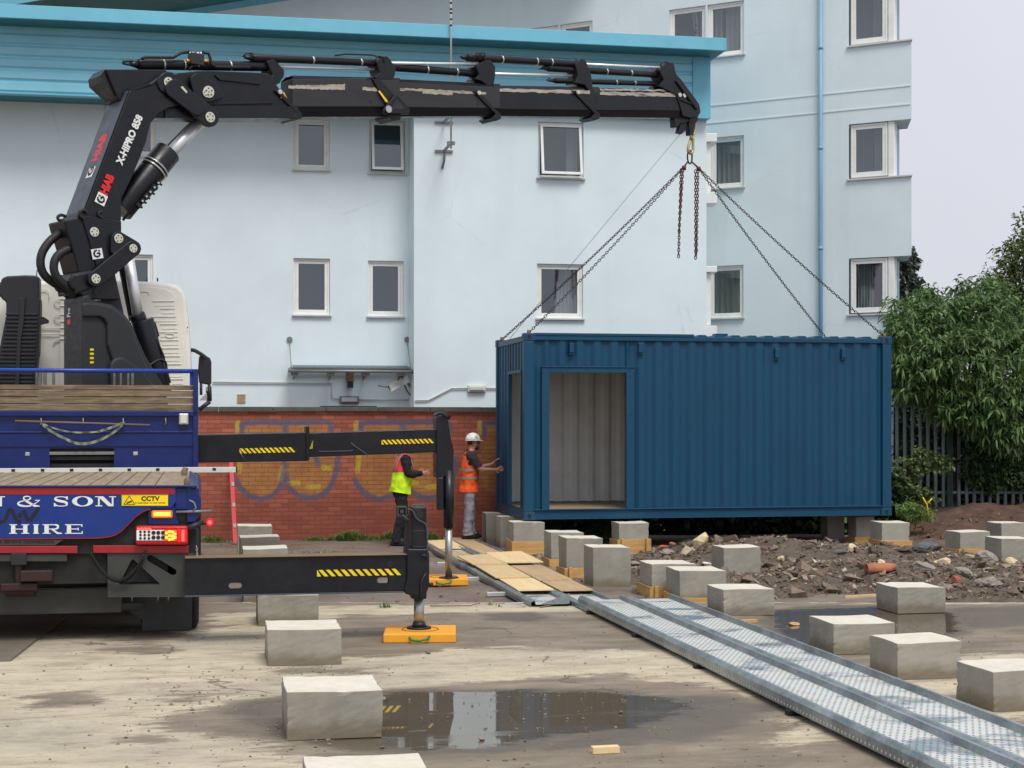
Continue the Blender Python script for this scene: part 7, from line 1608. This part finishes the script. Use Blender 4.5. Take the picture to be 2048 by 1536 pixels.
m = MB(); q = W(1765, 1150, 19.6); z_ = hill(q.x, q.y)+.05; ax = UD*.98+VD*.15; m2 = []
N = 14; ri = []
for f_, r_ in ((0,.075),(.33,.07),(.42,.055)): ri.append([Vector((q.x-.2,q.y,z_))+ax*f_+VD*(r_*math.cos(a))+ZD*(r_*math.sin(a)) for a in np.linspace(-.5, 3.7, N)])
vs = [p for r_ in ri for p in r_]; m.add(vs, [(i*N+k_, i*N+k_+1, (i+1)*N+k_+1, (i+1)*N+k_) for i in range(2) for k_ in range(N-1)], True)
o = m.build('clay_pipe', M['clay'], label='broken orange clay drain pipe lying on the front of the heap', cat='pipe'); so = o.modifiers.new('s', 'SOLIDIFY'); so.thickness = .015
m = MB(); m.obox(W(1725,1192,17.9)+Vector((0,0,0)), (UD*.96+VD*.3)*.26, VD*.03, ZD*.012); m.build('pale_lath', M['ply'], label='pale lath lying between the slab edge and the puddle block', cat='lath')

# ---------------------------------------------------------------- earth bank, fence
g = MB(); nx, ny = 90, 40; vs = []; fs = []
for j in range(ny+1):
    for i in range(nx+1):
        x = 5.2+12*i/nx; y = 25.6+9*j/ny; e = 1/(1+math.exp(-(x-7.2)*2.2)); f = 1/(1+math.exp(-(y-27.0)*2.4))
        vs.append((x, y, -.08+.48*e*f+.05*e*f*(math.sin(x*4+y)+math.sin(x*1.7-y*3))+random.gauss(0,.018)*e))
for j in range(ny):
    for i in range(nx): a = j*(nx+1)+i; fs.append((a, a+1, a+nx+2, a+nx+1))
g.add(vs, fs, False); n = NT('brown_earth')
c = n.ramp(n.noise(2.4, 9, .75), [(.3, lin((70, 50, 40))), (.6, lin((116, 88, 72))), (.75, lin((150, 120, 100)))]); g.build('earth_bank', n.done(c, .95, 0, n.bump(n.noise(14, 9, .8), 1, .06)), kind='structure')
def gen_b():
    x = random.uniform(6.8, 11); y = random.uniform(25.9, 28.2); e = 1/(1+math.exp(-(x-7.2)*2.2)); f = 1/(1+math.exp(-(y-27.0)*2.4)); return x, y, -.08+.48*e*f
stones('bank_clods', gen_b, 900, [(104,78,64),(86,64,54),(130,104,88),(120,112,104)], .01, .07)
FD = 30.6
fence = thing('palisade_fence', 'grey steel palisade fence with a dark green post, overgrown, right of the container', 'fence', Vector((7.5, FD, .1)))
def fz(y): return H+(HOR-y)/F*FD
x = (1500-1024)/F*FD; i = 0
while x < 13.2:
    px = 1024+x/FD*F; m = MB(); zb_, zt_ = .15, fz(792)+random.uniform(-.01,.01); w_ = .034
    m.prism([Vector((x-w_,FD,zb_)),Vector((x-w_*.45,FD-.016,zb_)),Vector((x+w_*.45,FD-.016,zb_)),Vector((x+w_,FD,zb_)),Vector((x+w_*.45,FD-.010,zb_)),Vector((x-w_*.45,FD-.010,zb_))], (0,0,zt_-zb_-.05))
    m.prism([Vector((x-w_,FD-.008,zt_-.05)),Vector((x+w_,FD-.008,zt_-.05)),Vector((x+.008,FD-.008,zt_+.03)),Vector((x-.008,FD-.008,zt_+.03))], (0,.006,0)); m.build('pale', M['fence'], fence); x += .148; i += 1
m = MB()
for zq in (fz(812), fz(985)): m.hexa([(4.4,FD+.01,zq-.025),(13.2,FD+.01,zq-.025),(13.2,FD+.05,zq-.025),(4.4,FD+.05,zq-.025),(4.4,FD+.01,zq+.025),(13.2,FD+.01,zq+.025),(13.2,FD+.05,zq+.025),(4.4,FD+.05,zq+.025)])
m.build('rail', M['fence'], fence)
for px in (1898, 2290, 1510): xx = (px-1024)/F*FD; m = MB(); m.hexa([(xx-.05,FD-.08,.0),(xx+.05,FD-.08,.0),(xx+.05,FD+.0,.0),(xx-.05,FD+.0,.0),(xx-.05,FD-.08,fz(782)),(xx+.05,FD-.08,fz(782)),(xx+.05,FD+.0,fz(782)),(xx-.05,FD+.0,fz(782))]); m.build('post', M['post_green'], fence, .004)
m = MB(); q = W(1857, 1032, 27.2); m.path([q, q+Vector((-.03,0,.2)), q+Vector((-.1,0,.32))], .012, 6); m.path([q+Vector((-.03,0,.2)), q+Vector((.06,0,.3))], .01, 6); m.build('yellow_marker', M['yellow'], label='small yellow marker stake in the weeds at the container corner', cat='marker')

# ---------------------------------------------------------------- vegetation
def leafmat(name, dark, lite, tr=.25):
    n = NT(name); a = n.attr('tone').outputs['Fac']; col = n.mix(a, lin(dark), lin(lite)); n.done(col, .5); n.b.inputs['Specular IOR Level'].default_value = .35
    t_ = n.new('ShaderNodeBsdfTranslucent'); n.link(col, t_.inputs[0]); m_ = n.new('ShaderNodeMixShader'); m_.inputs[0].default_value = tr; n.link(n.b.outputs[0], m_.inputs[1]); n.link(t_.outputs[0], m_.inputs[2]); n.link(m_.outputs[0], n.out.inputs[0]); return n.m
M['bud'] = leafmat('buddleia_leaf', (54, 84, 44), (134, 164, 102), .3); M['ivy'] = leafmat('ivy_leaf', (40, 60, 38), (92, 116, 70), .15); M['tree_l'] = leafmat('tree_leaf', (56, 76, 44), (126, 138, 78)); M['far_l'] = leafmat('distant_leaf', (56, 70, 60), (104, 118, 100), .15); M['grass'] = leafmat('grass_blade', (78, 106, 50), (150, 172, 96))
M['bark'] = mat('bark', (78, 66, 54), .9, 0, .25, 8, bump=.6, bscale=30)
def leaves(name, cen, drn, ln, wd, tone, mt, parent, droop=.5, **k):
    """numpy: N leaves, each a folded, drooping blade of six faces"""
    N = len(cen); d = drn/np.linalg.norm(drn, axis=1, keepdims=True); up = np.tile([0,0,1.0], (N,1)); s = np.cross(d, up); s /= np.maximum(np.linalg.norm(s, axis=1, keepdims=True), 1e-6)
    roll = RNG.uniform(-.9, .9, (N,1)); nn = np.cross(s, d); s2 = s*np.cos(roll)+nn*np.sin(roll); nn = np.cross(s2, d)
    ln = ln[:,None]; wd = wd[:,None]; dz = np.array([0,0,-1.0])
    def at(f): return cen + d*ln*f + dz*ln*droop*f*f
    V = np.concatenate([at(0), at(.35)+s2*wd*.5+nn*wd*.12, at(.35)-s2*wd*.5+nn*wd*.12, at(.35), at(.72)+s2*wd*.36+nn*wd*.08, at(.72)-s2*wd*.36+nn*wd*.08, at(.72), at(1.0)], 1).reshape(-1, 3)
    b = np.arange(N)[:,None]*8
    tri = [(0,1,3),(0,3,2),(6,4,7),(6,7,5)]; qd = [(3,1,4,6),(2,3,6,5)]
    F3 = np.concatenate([b+np.array(t) for t in tri]); F4 = np.concatenate([b+np.array(t) for t in qd])
    me = bpy.data.meshes.new(name); org = np.array(parent['_org'][:]) if parent else np.array([cen[:,0].mean(), cen[:,1].mean(), cen[:,2].min()])
    nl = F3.size+F4.size; me.vertices.add(len(V)); me.vertices.foreach_set('co', (V-org).ravel()); me.loops.add(nl); me.loops.foreach_set('vertex_index', np.concatenate([F3.ravel(), F4.ravel()]).astype(np.int32))
    tot = np.concatenate([np.full(len(F3),3), np.full(len(F4),4)]); st_ = np.concatenate([[0], np.cumsum(tot)[:-1]]); me.polygons.add(len(tot)); me.polygons.foreach_set('loop_start', st_.astype(np.int32)); me.polygons.foreach_set('loop_total', tot.astype(np.int32)); me.update(calc_edges=True); me.validate()
    me.materials.append(M[mt]); a = me.attributes.new('tone', 'FLOAT', 'POINT'); a.data.foreach_set('value', np.repeat(tone, 8).astype(np.float32))
    o = bpy.data.objects.new(name, me); COL.objects.link(o); o['_org'] = org.tolist()
    if parent: o.parent = parent
    else: o.location = org
    tag(o, **k); return o
def clumps(lobes, nsprig, per, L_, Wd, drop, hang=.0, spread=1.0, shell=.55):
    """lobes: (cx,cy,cz,rx,ry,rz,weight); sprigs of leaves on irregular lobes"""
    w = np.array([l[6] for l in lobes], float); w /= w.sum(); C = []; D = []; LN = []; WD = []; TN = []
    for _ in range(nsprig):
        l = lobes[RNG.choice(len(lobes), p=w)]; v = RNG.normal(size=3); v /= np.linalg.norm(v); r = shell+(1-shell)*RNG.random()**.7
        r *= 1+.18*math.sin(v[0]*5+l[0]*3)+.14*math.sin(v[2]*7+l[1]*2)
        c = np.array(l[:3])+v*np.array(l[3:6])*r; tone = np.clip(.15+.45*(v[2]*.5+.5)*0+.55*RNG.random()**1.3, 0, 1)
        ax = v*.8+np.array([0,0,.35])+RNG.normal(size=3)*.35; ax /= np.linalg.norm(ax); k = RNG.integers(int(per*.6), per+1)
        for j in range(k):
            q = RNG.normal(size=3); q -= ax*q.dot(ax)*.6; q /= np.linalg.norm(q)
            C.append(c+ax*L_*1.1*(j/k-.3)*spread); D.append(q*.9+ax*.5+np.array([0,0,-hang])); sz = RNG.uniform(.45,1.35); LN.append(L_*sz); WD.append(Wd*sz*RNG.uniform(.7,1.1)); TN.append(np.clip(tone+RNG.normal()*.1, 0, 1))
    return np.array(C), np.array(D), np.array(LN), np.array(WD), np.array(TN)
def tree(name, label, cat, base, lobes, ns, per, L_, Wd, mt, drop=.5, hang=0, trunk=(.1, 2), limbs=6, group=None, spread=1.0, shell=.55):
    t = thing(name, label, cat, base, group); C, D, LN, WD, TN = clumps(lobes, ns, per, L_, Wd, drop, hang, spread, shell); leaves('crown' if 'tree' in name else 'foliage', C, D, LN, WD, TN, mt, t, drop)
    m = MB(); b = Vector(base); r0, h0 = trunk; top = b+ZD*h0; m.path([b-ZD*.1, b.lerp(top,.5)+Vector((.05,0,0)), top], [r0, r0*.8, r0*.6], 8)
    for l in random.sample(lobes, min(limbs, len(lobes))): c = Vector(l[:3]); mid = top.lerp(c, .5)+Vector((random.uniform(-.1,.1),0,.1)); m.path([top-ZD*.1, mid, c, c+(c-mid)*.5], [r0*.5, r0*.32, r0*.18, r0*.06], 6)
    m.build('trunk' if 'tree' in name else 'stem', M['bark'], t); return t
def LB(px, py, d, rx, ry, rz, w=1): q = W(px, py, d); return (q.x, q.y, q.z, rx, ry, rz, w)
bud = [LB(1850,650,30.6,.75,.8,.6,1.4), LB(1960,640,30.8,.9,.9,.75,1.8), LB(1905,720,30.0,1.0,.8,.6,2), LB(2030,720,30.2,.9,.9,.8,2), LB(1830,730,30.4,.5,.6,.5,1), LB(1990,790,29.8,.8,.7,.45,1.4), LB(1850,770,30.2,.65,.7,.3,1), LB(1920,600,30.8,.16,.3,.42,.25), LB(1858,612,30.8,.22,.3,.42,.35), LB(2100,680,30.6,.8,.8,1.0,1.2), LB(1790,700,30.9,.3,.4,.25,.3), LB(1980,590,31.2,.35,.4,.5,.4), LB(2030,850,29.6,.28,.3,.45,.3), LB(1905,815,29.9,.4,.4,.2,.4)]
bud += [LB(1840,700,30.2,.7,.7,.6,1.6), LB(1950,830,29.8,.5,.4,.25,.8), LB(1995,860,29.7,.4,.35,.3,.6)]
tree('buddleia_bush', 'big arching buddleia with long drooping leaves overhanging the palisade fence', 'bush', Vector((8.6, 31.2, 0)), bud, 5200, 9, .145, .042, 'bud', .45, .25, (.07, 1.6), 9)
rt = [LB(2060,560,33,.8,.9,1.0,2), LB(2040,640,33,.9,.9,.9,2), LB(2010,590,32.8,.35,.5,.4,.6), LB(2090,470,33,.7,.8,.7,1.4), LB(2000,660,32.6,.5,.5,.5,.8), LB(2035,530,33,.3,.5,.25,.4)]
tree('broadleaf_tree', 'olive green tree rising at the right edge behind the buddleia', 'tree', Vector((10.9, 33.4, -.06)), rt, 2600, 7, .1, .045, 'tree_l', .3, .0, (.14, 2.6), 6)
ft = [LB(1808,520,52,.5,.5,.35,1), LB(1802,560,52,.75,.5,.55,1.6), LB(1815,600,52,.8,.6,.6,1.6), LB(1790,640,52,.9,.6,.6,1.4), LB(1838,650,52,.7,.6,.5,1), LB(1760,600,52,1,.6,1,1)]
tree('distant_tree', 'dark distant tree showing just past the apartment block corner above the bush', 'tree', Vector((12.6, 52, -.06)), ft, 1300, 7, .16, .09, 'far_l', .2, 0, (.16, 3.6), 5)
ivy = []; random.seed(5)
for px in range(1780, 2260, 34):
    for py in (835, 880, 925, 965, 1000):
        ivy.append(LB(px+random.uniform(-12,12), py, 31.5, .32, .25, .34, 1.2 if px > 1905 or py > 960 else .55))
    if px > 1925:
        for py in (850, 900, 950): ivy.append(LB(px, py+random.uniform(-10,10), 30.4, .26, .14, .3, 1.5))
C, D, LN, WD, TN = clumps(ivy, 13000, 5, .08, .05, .2, .1); leaves('ivy_thicket', C, D, LN, WD, TN, 'ivy', None, .2, kind='stuff')
# solid dark hedge mass deep behind the thicket
hg = [LB(px, py, 33.6, .6, .5, .6, 1) for px in range(1700, 2400, 50) for py in (820, 900, 970)]
hg += [LB(px, py, 28.9, .5, .3, .45, 1.6) for px in range(1050, 1790, 40) for py in (985, 1035)]
C, D, LN, WD, TN = clumps(hg, 9500, 6, .17, .12, .2, .1, shell=.1); leaves('hedge', C, D, LN, WD, TN, 'ivy', None, .2, kind='stuff')
br_ = [LB(1815,940,29.4,.28,.25,.22,1), LB(1850,920,29.5,.25,.2,.2,.8), LB(1810,990,29.0,.3,.3,.25,1), LB(1845,1000,28.8,.22,.2,.2,.7), LB(1885,930,29.8,.2,.2,.16,.4)]
tree('bramble_bush', 'loose bramble growing up the fence just right of the container', 'bush', W(1830, 1040, 29.2), br_, 520, 6, .08, .05, 'tree_l', .25, .1, (.02, .4), 5)
wd_ = [LB(1822,1022,27.6,.24,.2,.16,1), LB(1850,1030,27.5,.16,.2,.1,.6)]
tree('low_weed_clump', 'low green weed clump by the right end of the container', 'weed', W(1828, 1048, 27.5), wd_, 300, 6, .07, .02, 'grass', .3, .0, (.01, .08), 2)
wd2 = [LB(1205,1065,26.0,.16,.2,.14,1)]
tree('shaded_weed_clump', 'dark weed clump in the shade under the container', 'weed', W(1205, 1078, 26), wd2, 160, 7, .12, .015, 'ivy', .3, .0, (.01, .05), 1)
def tuft(px, y, d, w_, h_, n_, label, nm='grass_tuft', mt='grass'):
    k = (px-1024)/F; c0 = Vector((k*d, d, -.035)); N = n_; cx = np.stack([c0.x+RNG.normal(0, w_, N), c0.y+RNG.uniform(-.08, .05, N), np.full(N, c0.z)], 1); hh = np.exp(-((cx[:,0]-c0.x)/w_)**2*.6)
    D = np.stack([RNG.normal(0,.45,N), RNG.normal(0,.3,N)-.1, np.ones(N)], 1); leaves(nm, cx, D, h_*hh*RNG.uniform(.5,1.3,N)+.03, np.full(N,.014), RNG.random(N), mt, None, .3, label=label, cat='grass tuft', group='grass and weeds along the foot of the brick wall')
WD_ = 27.5
tuft(700, 1075, 27.2, .24, .22, 900, 'tallest grass tuft at the wall foot between the two beams'); tuft(635, 1075, 27.15, .16, .09, 260, 'low grass left of the tallest tuft at the wall foot'); tuft(782, 1076, 27.35, .12, .2, 300, 'grass by the boots of the yellow-vested worker'); tuft(862, 1074, 27.4, .12, .16, 260, 'grass at the wall foot behind the far outrigger rod'); tuft(425, 1085, 26.9, .18, .14, 300, 'grass at the wall foot right of the truck'); tuft(745, 1076, 27.3, .12, .1, 160, 'thin grass right of the tallest tuft')
tuft(770, 1216, 17.3, .05, .13, 40, 'small weed at the slab edge left of the near outrigger leg', 'slab_weed', 'bud'); tuft(985, 1210, 17.5, .06, .09, 26, 'straggling weed at the slab edge left of the trays', 'slab_weed'); tuft(1000, 1208, 17.4, .03, .06, 12, 'tiny weed beside the straggling one at the slab edge', 'slab_weed', 'tree_l')
for o in list(bpy.data.objects):
    if '_org' in o: del o['_org']
